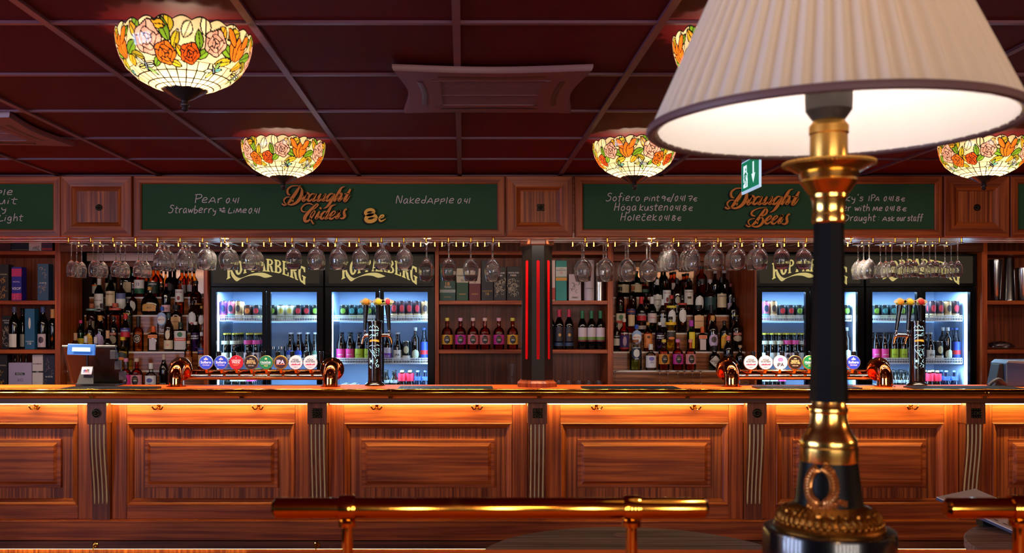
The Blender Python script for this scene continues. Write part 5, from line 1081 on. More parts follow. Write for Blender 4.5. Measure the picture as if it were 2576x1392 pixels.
row_of(3, 2, [('can_green', 2202, 2), ('can_lime', 2222, 3), ('can_lime', 2242, 3), ('can_green', 2264, 2), ('can_green', 2284, 2), ('can_lime', 2302, 1), ('tall_red', 2345, 2), ('tall_red', 2364, 2), ('tall_gold', 2384, 2), ('tall_red', 2403, 2)])
row_of(3, 1, [('b_pink', 2203, 3), ('b_pink', 2225, 3), ('b_green', 2249, 3), ('b_green', 2272, 3), ('b_purple', 2294, 2), ('b_ipa', 2340, 2), ('stout_can', 2362, 2), ('b_tall', 2384, 2), ('b_redblue', 2405, 2)])
row_of(3, 0, [('can_cream', 2205, 2), ('b_dark', 2246, 3), ('b_dark', 2265, 3), ('b_dark', 2283, 3), ('b_redneck', 2338, 2), ('b_redneck', 2358, 2), ('b_blueneck', 2380, 2), ('b_blueneck', 2401, 1)])
# ================================================================ bottles on the steps
CRM, GRY, RED, NAV, ORG, MAG, GLD, TEA, TAN = (214, 196, 160), (170, 160, 166), (206, 40, 44), (40, 50, 110), (226, 120, 40), (220, 50, 150), (206, 150, 70), (30, 90, 84), (222, 176, 124)
GING = 'bottles on the {} stepped shelf'
def sb(side, tier, px, top, wpx, shape, body, cap, labels, txt, label, **k):
    yc = TY[tier]+.0525; w = wpx*yc/F; z0 = TZv[tier]; h = Z(top, yc)-z0
    o = bottle('liquor_bottle' if tier else 'gin_bottle', shape, w, h, body, cap, labels, txt, label, 'bottle', GING.format(side), **k)
    o.location = (X(px, yc), yc, z0+.0003); return o
def band(c, a, b_, g=1.25, s='rect'): return (c, a, b_, s, g)
oval = lambda c, a, b_, g=.95: (c, a, b_, 'oval', g)
sL = lambda *a, **k: sb('left', *a, **k)
sR = lambda *a, **k: sb('right', *a, **k)
LT = WT
# --- left steps, top
sL(4, 240, 688, 16, 'tall', 'damber', BK, [band(LT, .15, .52), band(ORG, .46, .52)], None, 'slim amber bottle with white and orange label, leftmost on the top left step')
sL(4, 279, 672, 28, 'whisky', 'dark', BK, [band(CRM, .15, .46)], None, 'wide dark bottle with plain cream label, second on the top left step')
sL(4, 318, 670, 27, 'whisky', 'dgreen', BK, [band(CRM, .15, .48)], None, 'wide green bottle with plain cream label on the top left step')
sL(4, 335, 688, 12, 'tall', 'red', (170, 200, 230), [], None, 'thin red bottle with pale blue cap on the top left step')
sL(4, 351, 676, 26, 'tall', 'amber', BK, [band(LT, .30, .60), band((30, 100, 70), .12, .30)], ('12', .45, .3, NAV), 'amber bottle with white over green label on the top left step')
sL(4, 386, 672, 28, 'whisky', 'amber', BK, [band((26, 52, 42), .12, .50)], ('JAMESON', .42, .8, LT), 'amber whiskey bottle with dark green label on the top left step')
sL(4, 406, 682, 13, 'tall', 'lamber', BK, [], None, 'thin glowing amber bottle without label on the top left step')
sL(4, 428, 676, 26, 'round', 'dark', (150, 90, 50), [oval((40, 36, 34), .2, .5)], None, 'squat black bottle with brown cork on the top left step')
sL(4, 458, 680, 21, 'tall', 'amber', BK, [band(GRY, .15, .45)], None, 'amber bottle with grey label, left of a twin on the top left step')
sL(4, 478, 680, 17, 'tall', 'lamber', BK, [band(GRY, .2, .45, .8)], None, 'bright amber bottle with grey label beside its twin on the top left step')
# second from top
sL(3, 249.5, 701, 24, 'wine', 'dgreen', LT, [band(LT, .10, .58)], [('LAPHROAIG', .40, .85, BK), ('10', .22, .2, BK)], 'dark green bottle with tall white label left of the Jameson bottle', caph=.18)
sL(3, 278.5, 690, 24, 'wine', 'dark', BK, [band(CRM, .22, .58)], ('JAMESON', .50, .85, BK), 'dark bottle with cream Jameson label on the left steps')
sL(3, 305, 705, 25, 'whisky', 'brown', BK, [band(LT, .18, .46), band((96, 110, 160), .46, .62)], None, 'dark bottle with blue over white label on the left steps')
sL(3, 334, 730, 22, 'round', 'damber', BK, [oval(LT, .12, .58)], None, 'amber bottle with white oval label behind the tall black bottle')
sL(3, 377, 722, 46, 'flat', 'black', GLD, [(GLD, .14, .42, 'arch', .8)], ('XO', .26, .24, (70, 44, 20)), 'broad arched cognac bottle with gold XO label')
sL(3, 418, 714, 23, 'tall', 'black', (150, 60, 60), [band((226, 180, 190), .10, .32)], ('VSOP', .2, .6, (120, 30, 50)), 'tall black cognac bottle with pink and white label beside the XO')
sL(3, 452, 706, 22, 'tall', 'amber', BK, [band(LT, .38, .74), oval((150, 50, 40), .42, .55, .35)], ('GROUSE', .66, .8, (150, 40, 40)), 'amber whisky bottle with red bird on white label on the left steps')
sL(3, 493, 707, 29, 'round', 'damber', BK, [(GLD, .30, .34, 'rect', 1.5)], None, 'dark amber decanter with gold net beside the left fridge')
# third
sL(2, 231, 764, 27, 'stout', 'damber', (170, 100, 60), [band((120, 160, 160), .76, .82, 1.5), band((150, 130, 100), .1, .4, .8)], None, 'amber tequila bottle with orange wooden cork, leftmost on the middle left step', caph=.15)
sL(2, 258, 764, 24, 'stout', 'damber', (40, 34, 32), [band(BK, .76, .82, 1.5)], None, 'amber tequila bottle with black cork on the middle left step', caph=.15)
sL(2, 290, 763, 30, 'stout', 'amber', (176, 84, 60), [band((200, 90, 70), .76, .83, 1.5)], None, 'wide amber tequila bottle with copper red cork on the middle left step', caph=.15)
sL(2, 322, 752, 25, 'tall', 'black', BK, [band((30, 40, 26), .2, .5, .9)], ('PASSOA', .56, .8, (206, 190, 40)), 'tall black bottle with yellow Passoa lettering on the left steps')
sL(2, 408, 772, 22, 'square', 'clear', (40, 90, 200), [oval((150, 180, 226), .26, .80), oval(LT, .32, .66, .8)], ('MINTTU', .50, .8, RED), 'clear bottle with blue cap and white Minttu label on the left steps')
sL(2, 444, 768, 27, 'square', 'damber', BK, [band(TAN, .12, .58, .8)], ('DISARONNO', .40, .9, (110, 60, 30)), 'square brown bottle with tan Disaronno label on the left steps', capw=.7)
sL(2, 485, 757, 23, 'tall', 'brown', BK, [oval(LT, .25, .66), oval((190, 40, 40), .27, .33, .3)], None, 'red-brown bottle with white oval label on the left steps')
sL(2, 507, 770, 16, 'tall', 'clear', GLD, [oval(LT, .3, .66)], None, 'clear bottle with white oval label against the left fridge panel')
# fourth
sL(1, 203, 806, 18, 'tall', 'green', (230, 60, 140), [band((230, 206, 40), .1, .42)], None, 'green bottle with pink cap and yellow label above the till')
sL(1, 226, 806, 21, 'tall', 'black', (60, 30, 20), [(( 236, 180, 30), .05, .58, 'arch', 1.0)], ('KAHLUA', .40, .8, RED), 'black bottle with yellow arched Kahlua label above the till')
sL(1, 252, 794, 27, 'wine', 'black', GLD, [oval((180, 160, 200), .08, .5, 1.0)], None, 'black bottle with gold cap and lilac label above the till')
sL(1, 285.5, 796, 23, 'tall', 'black', (30, 26, 24), [oval((150, 140, 120), .2, .46, .9), band((150, 50, 40), .46, .54, .9)], ('BAILEYS', .50, .7, CRM), 'black bottle with Baileys label and green hills above the till')
sL(1, 316, 790, 24, 'wine', 'black', RED, [band((190, 30, 50), .38, .52), band((50, 60, 140), .52, .62)], ('CINZANO', .555, .85, LT), 'black bottle with red cap and red Cinzano label on the left steps')
sL(1, 348, 796, 26, 'round', 'lamber', BK, [oval(BK, .22, .50, .75), oval(CRM, .245, .475, .66), oval(BK, .26, .46, .58)], ('43', .36, .42, CRM), 'golden liqueur bottle with long black neck and round 43 label', caph=.34)
sL(1, 386, 821, 27, 'square', 'brown', (226, 96, 40), [band((200, 190, 196), .06, .50, .55), band((232, 130, 60), .52, .66, .75)], ('COINTREAU', .59, .7, (120, 30, 20)), 'square brown bottle with orange cap and Cointreau label on the left steps', caph=.24)
sL(1, 424.5, 788, 24, 'wine', 'brown', (46, 74, 80), [band((216, 200, 168), .06, .29), oval((216, 206, 176), .31, .56, .5)], ('16', .17, .25, RED), 'dark whisky bottle with cream double label beside the Jägermeister bottle')
sL(1, 455, 811, 31, 'square', 'dgreen', (30, 50, 40), [band((200, 196, 190), .06, .70, .85), band((226, 80, 40), .36, .46, .85), oval((40, 110, 60), .49, .67, .4)], ('JÄGERMEISTER', .41, .85, LT), 'square green bottle with stag emblem and orange stripe on the left steps')
sL(1, 492, 810, 25, 'whisky', 'purple', LT, [], [('ABSOLUT', .52, .85, LT), ('KURANT', .44, .85, LT)], 'purple and clear vodka bottle with white Absolut Kurant lettering on the left steps')
# lowest steps
for px, top, cap, lb in ((190, 838, (190, 150, 110), 'clear bottle with cork top hidden by the till, leftmost'), (216, 846, LT, 'clear bottle with white cap hidden by the till'), (241, 848, (220, 214, 220), 'clear bottle with pale lilac cap hidden by the till'), (271, 832, (200, 160, 120), 'dark bottle with tan capsule hidden by the till')):
    sL(0, px, top, 22, 'tall', 'dark' if px == 271 else 'clear', cap, [band(LT, .15, .5)], None, lb, caph=.2)
sL(0, 309, 848, 29, 'round', 'yellow', (226, 190, 40), [oval((50, 60, 60), .28, .56, 1.0), oval(ORG, .30, .40, .6)], None, 'yellow liqueur bottle with dark mountain label right of the till')
sL(0, 474, 858, 20, 'tall', 'lamber', (196, 160, 110), [band((200, 130, 70), .1, .45)], None, 'small amber bottle with cork right of the stag bottle, low step')
sL(0, 507, 836, 19, 'tall', 'redorange', (200, 210, 220), [band((60, 80, 160), .44, .58), band((226, 200, 160), .1, .40, .8)], ('APEROL', .51, .85, ORG), 'orange-red Aperol bottle with blue label against the left fridge panel')
def floor_b(px, top, w, shape, body, cap, labels, txt, label, **k):
    yc = 7.415; z0 = ZC; o = bottle('gin_bottle', shape, w*yc/F, Z(top, yc)-z0, body, cap, labels, txt, label, 'bottle', 'bottles on the lower back counter', **k); o.location = (X(px, yc), yc, z0+.0003)
ginl = lambda c: [band(c, .20, .52), oval((30, 26, 30), .21, .51, .55)]
gint = [('GIN', .36, .30, LT), ('KOPPARBERG', .42, .42, GLD)]
floor_b(317, 902, 27, 'round', 'red', (236, 150, 190), ginl(MAG), gint, 'red gin bottle with magenta label beside the till', caph=.10)
floor_b(344, 902, 30, 'round', 'redorange', (214, 190, 170), ginl((220, 150, 160)), gint, 'red gin bottle with pink grey label beside the till', caph=.10)
floor_b(380, 914, 29, 'round', 'clear', LT, [band((222, 224, 232), .14, .58), oval((90, 90, 160), .34, .50, .5)], ('GIN', .28, .4, (60, 60, 70)), 'clear gin bottle with white label and white cap behind the bar top', caph=.2)
floor_b(412, 892, 23, 'wine', 'black', (190, 170, 150), [], [('KI NO BI', .24, .7, GRY)], 'small black gin bottle with pale lettering left of the copper tap pipe')
# --- right steps, top
sR(4, 1568, 688, 29, 'whisky', 'dark', BK, [band(CRM, .18, .52)], None, 'wide dark bottle with cream label, leftmost on the top right step')
sR(4, 1600, 682, 29, 'whisky', 'dgreen', BK, [band(CRM, .18, .48)], None, 'wide green bottle with cream label, second on the top right step')
sR(4, 1623, 708, 17, 'square', 'damber', (50, 40, 36), [band((30, 80, 60), .3, .5)], None, 'small amber bottle with green label on the top right step')
sR(4, 1648, 682, 20, 'tall', 'dark', BK, [], None, 'dark slim bottle behind the white cap on the top right step')
sR(4, 1672, 678, 16, 'tall', 'dark', BK, [], None, 'dark bottle left of the glowing amber ones on the top right step')
sR(4, 1696, 684, 25, 'whisky', 'amber', BK, [band(LT, .3, .55, .7)], None, 'glowing amber bottle with small white label on the top right step')
sR(4, 1728, 688, 27, 'whisky', 'amber', BK, [band((60, 34, 20), .5, .62)], None, 'glowing amber bottle with dark band, middle of the top right step')
sR(4, 1765, 670, 27, 'whisky', 'amber', BK, [band((36, 26, 20), .42, .58, .8)], None, 'glowing amber bottle with tall black cap on the top right step')
sR(4, 1799, 682, 20, 'round', 'brown', GRY, [], None, 'dark cognac bottle with metal cap, left of a pair on the top right step', capw=.5)
sR(4, 1822, 681, 24, 'round', 'brown', GRY, [], None, 'dark cognac bottle with metal cap, right of a pair on the top right step', capw=.5)
sR(3, 1560, 722, 21, 'stout', 'damber', (40, 34, 30), [], None, 'textured amber tequila bottle with black cork on the right steps', caph=.14)
sR(3, 1592, 720, 19, 'stout', 'damber', (160, 90, 60), [], None, 'textured amber tequila bottle with orange cork on the right steps', caph=.14)
sR(3, 1625, 738, 26, 'round', 'damber', BK, [(GLD, .30, .34, 'rect', 1.5)], None, 'dark amber decanter with gold net on the right steps')
sR(3, 1653, 703, 23, 'wine', 'dgreen', LT, [band(LT, .10, .56)], [('LAPHROAIG', .42, .85, BK), ('10', .26, .2, BK)], 'green bottle with tall white label left of the red bird whisky', caph=.16)
sR(3, 1677, 704, 21, 'tall', 'amber', BK, [band(LT, .34, .70), oval((150, 50, 40), .36, .50, .35)], ('GROUSE', .62, .8, (150, 40, 40)), 'amber whisky bottle with red bird on white label on the right steps')
sR(3, 1703, 702, 23, 'wine', 'brown', BK, [band((216, 200, 168), .06, .28), oval((216, 206, 176), .30, .52, .5)], None, 'dark whisky bottle with cream double label on the right steps')
sR(3, 1732, 700, 23, 'tall', 'damber', BK, [band((222, 216, 206), .28, .68), band((40, 30, 30), .44, .50, .4)], ('BOWMORE', .62, .85, BK), 'amber whisky bottle with white Bowmore label')
sR(3, 1758, 708, 25, 'round', 'damber', BK, [oval(LT, .14, .58)], None, 'amber bottle with white oval label behind the tan label bottle')
sR(3, 1786, 703, 29, 'round', 'brown', GRY, [band((30, 66, 66), .14, .50)], None, 'dark bottle with teal label left of the Jameson bottle')
sR(3, 1815, 698, 24, 'wine', 'dgreen', BK, [band(CRM, .20, .56)], ('JAMESON', .49, .85, BK), 'green bottle with cream Jameson label on the right steps')
sR(3, 1838, 714, 17, 'tall', 'black', (130, 50, 50), [band((200, 170, 190), .18, .38)], None, 'slim black bottle with pale low label at the right end of the steps')
sR(2, 1561, 768, 25, 'square', 'dgreen', (30, 50, 40), [band((206, 200, 180), .06, .70, .85), band((206, 70, 40), .34, .44, .85), oval((60, 110, 60), .47, .66, .4)], None, 'square green bottle with stag emblem on the right steps')
sR(2, 1587, 744, 24, 'tall', 'redorange', BK, [band((40, 50, 110), .50, .64), band((226, 200, 160), .18, .48, .7)], ('APEROL', .57, .85, ORG), 'orange-red Aperol bottle with blue label on the right steps')
sR(2, 1613, 747, 24, 'wine', 'black', RED, [band((196, 34, 50), .34, .48), band((60, 50, 70), .48, .54), band((190, 176, 170), .10, .20)], ('CINZANO', .50, .85, LT), 'black bottle with red capsule and red Cinzano label', caph=.2)
sR(2, 1640, 747, 23, 'wine', 'dgreen', LT, [band((206, 190, 186), .28, .54)], ('CINZANO', .42, .85, RED), 'green vermouth bottle with white capsule and pale label', caph=.2)
sR(2, 1667, 753, 19, 'tall', 'brown', LT, [band((190, 190, 186), .18, .44, .8)], ('BACARDI', .52, .9, LT), 'dark rum bottle with white cap and white label', caph=.18)
sR(2, 1689, 743, 24, 'tall', 'clear', (190, 60, 50), [oval(LT, .20, .62, .9), band((230, 210, 60), .66, .72, 1.5)], None, 'clear bottle with white oval label behind the yellow liqueur')
sR(2, 1716, 743, 23, 'tall', 'brown', BK, [oval(LT, .26, .64, .9), band((190, 60, 40), .74, .79, 1.5)], None, 'red-brown bottle with white oval label in the middle of the right steps')
sR(2, 1757, 768, 27, 'square', 'damber', BK, [band(TAN, .16, .62, .75)], ('DISARONNO', .42, .9, (110, 60, 30)), 'square brown bottle with tan Disaronno label on the right steps', capw=.7)
sR(2, 1789, 768, 25, 'round', 'amber', BK, [oval(CRM, .22, .48, .6)], ('43', .35, .3, BK), 'amber liqueur bottle with round 43 label on the right steps', caph=.3)
sR(2, 1846, 749, 26, 'tall', 'black', BK, [oval((120, 60, 30), .12, .28, .5)], ('PASSOA', .48, .7, (206, 190, 40)), 'tall black Passoa bottle with yellow lettering at the right end of the steps')
sR(1, 1551, 811, 16, 'tall', 'black', BK, [band((206, 206, 196), .20, .44), band((20, 20, 24), .46, .58)], ('CAMPARI', .51, .95, LT), 'dark Campari bottle against the left post of the right steps')
sR(1, 1570, 802, 24, 'whisky', 'red', LT, [band((60, 40, 110), .10, .50), band((180, 50, 60), .07, .12), oval((180, 150, 180), .16, .46, .4)], ('CARIBBA', .55, .85, LT), 'red bottle with purple Caribba label and white cap')
sR(1, 1601, 817, 24, 'square', 'clear', (40, 90, 200), [oval((150, 180, 226), .28, .80), oval(LT, .34, .66, .8)], ('MINTTU', .52, .8, RED), 'clear bottle with blue cap and white Minttu label on the right steps')
sR(1, 1630, 811, 21, 'tall', 'amber', GLD, [band((222, 130, 60), .12, .60), oval((80, 40, 20), .44, .54, .4)], None, 'amber rum bottle with orange label between the blue cap and purple bottles')
sR(1, 1660, 811, 24, 'whisky', 'purple', LT, [], [('ABSOLUT', .54, .85, LT), ('KURANT', .46, .85, LT)], 'purple and clear vodka bottle with white Absolut Kurant lettering on the right steps')
sR(1, 1687, 797, 27, 'whisky', 'yellow', (40, 36, 30), [oval((46, 40, 34), .32, .58, 1.1), oval(ORG, .34, .42, .6), band((236, 190, 30), .76, .84, 1.5)], ('NOVELLO', .58, .8, LT), 'big yellow liqueur bottle with black label on the right steps', caph=.09)
sR(1, 1739, 806, 22, 'stout', 'green', (180, 60, 180), [band((230, 206, 40), .10, .62, .7)], None, 'green bottle with purple cap and yellow label on the right steps', caph=.2)
sR(1, 1767, 823, 24, 'square', 'brown', (226, 96, 40), [band((206, 190, 190), .06, .50, .55), band((232, 130, 90), .52, .66, .75)], ('COINTREAU', .59, .7, (120, 30, 20)), 'square brown bottle with orange cap and Cointreau label on the right steps', caph=.24)
sR(1, 1793, 794, 26, 'wine', 'black', GLD, [oval((190, 170, 206), .10, .50, 1.0), oval((70, 60, 60), .24, .42, .5)], None, 'black bottle with gold cap and lilac label on the right steps')
sR(1, 1822, 807, 22, 'tall', 'black', (40, 24, 20), [((236, 180, 30), .10, .58, 'arch', 1.0)], ('KAHLUA', .44, .8, RED), 'black bottle with yellow arched Kahlua label on the right steps')
sR(1, 1853, 796, 26, 'tall', 'black', (30, 26, 24), [oval((170, 160, 140), .28, .46, .9), band((160, 60, 50), .46, .54, .9)], ('BAILEYS', .50, .7, CRM), 'black bottle with Baileys label at the right end of the steps')
sR(0, 1599, 855, 31, 'stout', 'pgreen', (160, 90, 60), [oval((20, 30, 56), .32, .80, .85), oval((214, 214, 206), .42, .70, .5)], [('PLYMOUTH', .74, .62, LT), ('GIN', .38, .3, LT)], 'pale green gin bottle with navy oval label on the lowest right step', caph=.1)
sR(0, 1637, 866, 27, 'round', 'clear', LT, [band((222, 220, 230), .10, .56), oval((120, 110, 190), .36, .52, .5)], ('GIN', .30, .35, (110, 100, 120)), 'clear gin bottle with white label and white cap on the lowest right step', caph=.22)
sR(0, 1670, 854, 28, 'round', 'pink', (226, 200, 80), ginl((226, 150, 50)), gint, 'orange gin bottle with yellow label on the lowest right step', caph=.10)
sR(0, 1705, 854, 27, 'round', 'red', (226, 130, 190), ginl((200, 50, 160)), gint, 'red gin bottle with magenta label on the lowest right step', caph=.10)
sR(0, 1737, 854, 27, 'round', 'pink', (230, 150, 140), ginl((226, 150, 150)), gint, 'pink gin bottle with pink and grey label on the lowest right step', caph=.10)
sR(0, 1797, 870, 28, 'stout', 'black', BK, [((206, 200, 190), .12, .60, 'diamond', 1.2)], [("HENDRICK'S", .37, .8, BK), ('GIN', .30, .3, BK)], 'squat black gin bottle with white diamond label behind the copper tap pipe')
sR(0, 1832, 845, 25, 'wine', 'black', (230, 130, 120), [band((40, 40, 44), .42, .46)], None, 'black bottle with pink cap behind the copper tap pipe')
sR(0, 1862, 869, 24, 'round', 'black', (190, 150, 110), [], None, 'small black bottle with cork behind the copper tap pipe')
for px, lb in ((1547, 'upturned wine glass alone at the left end below the right steps'), (1660, 'upturned wine glass, first of the six below the right steps'), (1680, 'upturned wine glass, second of the six below the right steps'), (1705, 'upturned wine glass, third of the six below the right steps'), (1722, 'upturned wine glass, fourth of the six below the right steps'), (1742, 'upturned wine glass, fifth of the six below the right steps'), (1762, 'upturned wine glass, last of the six below the right steps'), (1877, 'upturned wine glass behind the right copper tap')):
    yc = 7.415; o = put('upturned_wine_glass', GL['slim_wine_glass']); o.scale = (.92, .92, .80); o.location = (X(px, yc), yc, ZC+HT['slim']*.80+.0012); tag(o, lb, 'glass', 'upturned glasses below the right steps')
# ================================================================ boxes and bottles in the cabinets
def box(px0, px1, top, zb, col, label, txt=(), bands=(), name='gift_box', yb=7.40, dep=.09, group='gift boxes in the open cabinets', marks=None):
    x0, x1 = X(px0, yb), X(px1, yb); h = Z(top, yb)-zb; xm = (x0+x1)/2; w = x1-x0
    t = T(name, label, 'box', (xm, yb+dep/2, zb+.0003), group)
    b = MB(); b.box(x0+.001, x1-.001, yb, yb+dep, zb+.0003, zb+h); P('carton', b, lcol(col), t, bevel=.0015)
    for i, (c, a, b_) in enumerate(bands):
        b = MB(); b.box(x0+.0008, x1-.0008, yb-.0006, yb+.01, zb+h*a, zb+h*b_); P('colour_band', b, lcol(c), t)
    for s, zf_, wr, c in txt:
        b = MB(); text(b, s, flat(xm, yb-.0014, zb+h*zf_), w=w*wr, bold=.015); P('lettering', b, lcol(c), t)
    if marks:
        c, a, b_, n, seed = marks; rg = random.Random(seed); b = MB()
        for k in range(n):
            cx, cz = xm+rg.uniform(-.34, .34)*w, zb+h*rg.uniform(a, b_); r = rg.uniform(.06, .15)*w; a0 = rg.uniform(0, 6.3)
            b.ribbon([(max(x0+.003, min(x1-.003, cx+r*math.cos(a0+q*.45))), cz+r*1.2*math.sin(a0+q*.45)) for q in range(9)], .0024, yb-.0014, yb-.0004)
        P('printed_ornament', b, lcol(c), t)
    return t
NBK, CRE = (22, 20, 26), (206, 190, 160)
box(-13, 27, 605, Z3, (70, 16, 30), 'maroon gift box on the top shelf at the left edge'); box(28, 71, 605, Z3, (22, 22, 50), 'navy gift box with gold wings mark on the top left shelf', bands=[(GLD, .12, .15)])
box(72, 104, 605, Z3, (214, 200, 210), 'white gift box with black brush writing on the top left shelf', marks=(BK, .05, .4, 5, 2)); box(105, 132, 605, Z3, (60, 24, 80), 'purple gift box with red print on the top left shelf', bands=[((190, 40, 60), .1, .3)])
box(-14, 21, 665, Z1, (34, 28, 34), 'black rum box with gold sun print at the left edge, second shelf', [('PLANTATION', .72, .8, CRE)], marks=(GLD, .1, .6, 14, 3))
box(29, 54, 672, Z1, (34, 30, 150), 'blue and pink cognac box reading VSOP', [('VSOP', .36, .9, (236, 226, 240)), ('MARTELL', .56, .7, (226, 200, 230))], [((190, 40, 110), .72, .95), ((190, 40, 110), .02, .22)], marks=((236, 110, 130), .04, .2, 6, 4))
box(94, 122, 664, Z1, (38, 76, 110), 'blue-grey gin box with blossom print and Ki No Bi lettering, second shelf', [('KI NO BI', .48, .6, LT)], marks=((170, 140, 130), .2, .9, 12, 5))
box(5, 30, 795, Z2, NBK, 'black whisky box with cream knotwork on the third shelf, far left', [('HIGHLAND', .86, .85, LT), ('PARK', .79, .5, LT)], marks=(CRE, .08, .7, 26, 6), yb=7.52)
LAG = box(62, 87, 777, Z2, (26, 96, 140), 'tall teal whisky box with white oval and 16 on the third shelf', [('LAGAVULIN', .20, .8, LT), ('16', .155, .35, LT)], [], dep=.08)
b = MB(); label_patch(b, .02, Z2+.155, Z2+.245, .45, 'oval', .05); b.v = [(x+X(74.5, 7.40), 7.3985, z) for x, y, z in b.v]; P('white_oval', b, lcol(LT), LAG)
def cab_bottle(px, top, w, zb, shape, body, cap, labels, label, txt=None, name='wine_bottle', yc=7.45, **k):
    o = bottle(name, shape, w*yc/F, Z(top, yc)-zb, body, cap, labels, txt, label, 'bottle', 'bottles in the open cabinets', **k); o.location = (X(px, yc), yc, zb+.0003)
cab_bottle(36, 772, 26, Z2, 'wine', 'black', (70, 80, 120), [band(LT, .05, .36, .8)], 'dark wine bottle with white label left of the teal box', yc=7.44)
cab_bottle(57, 776, 20, Z2, 'wine', 'black', BK, [band(LT, .05, .36, .8)], 'dark wine bottle half hidden by the teal box', yc=7.60)
cab_bottle(108, 772, 26, Z2, 'wine', 'black', (60, 80, 140), [band((206, 190, 200), .05, .36, .9), oval((70, 50, 70), .14, .30, .5)], 'dark wine bottle with pale emblem label right of the teal box')
cab_bottle(133, 778, 22, Z2, 'wine', 'black', (206, 150, 90), [], 'champagne bottle with gold foil neck at the post of the left cabinet', caph=.3, capw=.5)
box(-14, 18, 893, ZC, (34, 28, 34), 'black rum box with gold print on the bottom shelf at the left edge', [('PLANTATION', .72, .8, CRE)], marks=(GLD, .1, .6, 14, 7))
XOB = box(21, 80, 913, ZC, (186, 170, 210), 'wide lilac cognac box reading XO on the bottom left shelf', [('XO', .42, .26, (120, 96, 150))], [], dep=.12)
b = MB(); y_ = 7.3985; b.box(X(38, 7.4), X(62, 7.4), y_, y_+.001, ZC+.135, ZC+.152); P('name_plate', b, lcol((40, 34, 50)), XOB)
b = MB(); text(b, 'MARTELL', flat(X(50, 7.4), y_-.001, ZC+.1435), w=.055, bold=.02); P('lettering', b, lcol(LT), XOB)
box(81, 108, 893, ZC, (222, 210, 214), 'white and red whisky box reading Bowmore on the bottom left shelf', [('BOWMORE', .76, .8, (70, 40, 50)), ('15', .55, .2, LT)], [((176, 40, 44), .02, .20), ((40, 30, 34), .53, .57)])
box(109, 138, 893, ZC, (34, 34, 62), 'dark navy gin box with blossom print and Ki No Bi lettering, bottom shelf', [('KI NO BI', .42, .6, LT)], marks=((150, 120, 110), .1, .9, 12, 8))
for px, lb in ((38, 'small brown bottle behind the lilac box, left of three'), (52, 'small brown bottle behind the lilac box, middle of three'), (66, 'small brown bottle behind the lilac box, right of three')): cab_bottle(px, 889, 14, ZC, 'beer', 'brown', (90, 50, 40), [], lb, name='small_bottle', yc=7.62)
# middle cabinet
G_ = 'gift boxes in the open cabinets'
box(1106, 1146, 664, Z1, (18, 70, 60), 'dark green whisky box reading 18 years', [('18', .455, .26, (226, 150, 60)), ('YEARS', .37, .45, CRE), ('SINGLE MALT', .10, .45, GLD)], [((150, 160, 150), .22, .30)])
box(1148, 1178, 674, Z1, (22, 74, 40), 'green whisky box with cream band and 15', [('15', .62, .2, BK), ('REDBREAST', .76, .8, BK), ('WHISKEY', .2, .6, GLD)], [((200, 190, 160), .55, .98)])
box(1180, 1209, 674, Z1, (104, 22, 24), 'dark red whisky box with cream band', [('12', .58, .2, (90, 30, 30)), ('WHISKY', .2, .6, GLD)], [((206, 180, 160), .52, .98)])
box(1211, 1241, 655, Z1, NBK, 'plain black whisky box with small gold 16', [('LAGAVULIN', .24, .8, GLD), ('16', .175, .28, GLD)])
box(1242, 1273, 672, Z1, (26, 22, 24), 'black box with cream knotwork, left of the two Highland Park boxes', [('HIGHLAND', .82, .8, LT), ('PARK', .745, .45, LT)], marks=(CRE, .14, .62, 34, 11))
box(1275, 1309, 671, Z1, (26, 22, 24), 'black box with cream knotwork and flag mark, right of the two Highland Park boxes', [('HIGHLAND', .82, .8, LT), ('PARK', .745, .45, LT), ('12', .745, .16, ORG)], marks=(CRE, .14, .62, 34, 12))
box(1374, 1397, 655, Z1, (214, 190, 180), 'white and red box half hidden behind the octagonal column', [], [((176, 50, 36), .02, .32)])
box(1398, 1426, 656, Z1, (22, 140, 130), 'turquoise box reading The Glenlivet 12', [('GLENLIVET', .76, .9, (60, 90, 90)), ('12', .70, .2, RED), ('THE', .80, .2, (60, 90, 90))], [((206, 206, 196), .60, .84), ((226, 160, 60), .50, .58)])
box(1431, 1462, 690, Z1, (206, 186, 186), 'pinkish white box with black brush characters', [('HIBIKI', .12, .5, BK)], marks=(BK, .3, .75, 9, 13))
for px, w, top, c, lb, tx, bn in ((1482, 26, 655, (196, 182, 190), 'white whisky tube reading 10', [('10', .50, .22, BK), ('LAPHROAIG', .30, .7, BK)], []), (1509, 24, 662, (120, 112, 116), 'grey metal whisky tube beside the cabinet post', [], [])):
    yc = 7.45; r = w*yc/F/2; t = T('whisky_tube', lb, 'tube', (X(px, yc), yc, Z1+.0003), 'gift boxes in the open cabinets'); h = Z(top, yc)-Z1
    b = MB(); b.lathe([(r, 0), (r, h*.9)], n=24); P('tube_body', b, lcol(c) if px < 1500 else M['steel'], t, smooth=40, local=True)
    b = MB(); b.lathe([(r*1.02, h*.9), (r*1.02, h-.002), (r*.95, h)], n=24); P('lid', b, lcol((160, 150, 160)) if px < 1500 else M['chrome'], t, smooth=40, local=True)
    for s, zf_, wr, cc in tx:
        b = MB(); text(b, s, (lambda zz: lambda a, q: (r*1.01*math.sin(a/r), -r*1.01*math.cos(a/r), zz+q))(zf_*h), w=2*r*wr, bold=.02); P('lettering', b, lcol(cc), t, local=True)
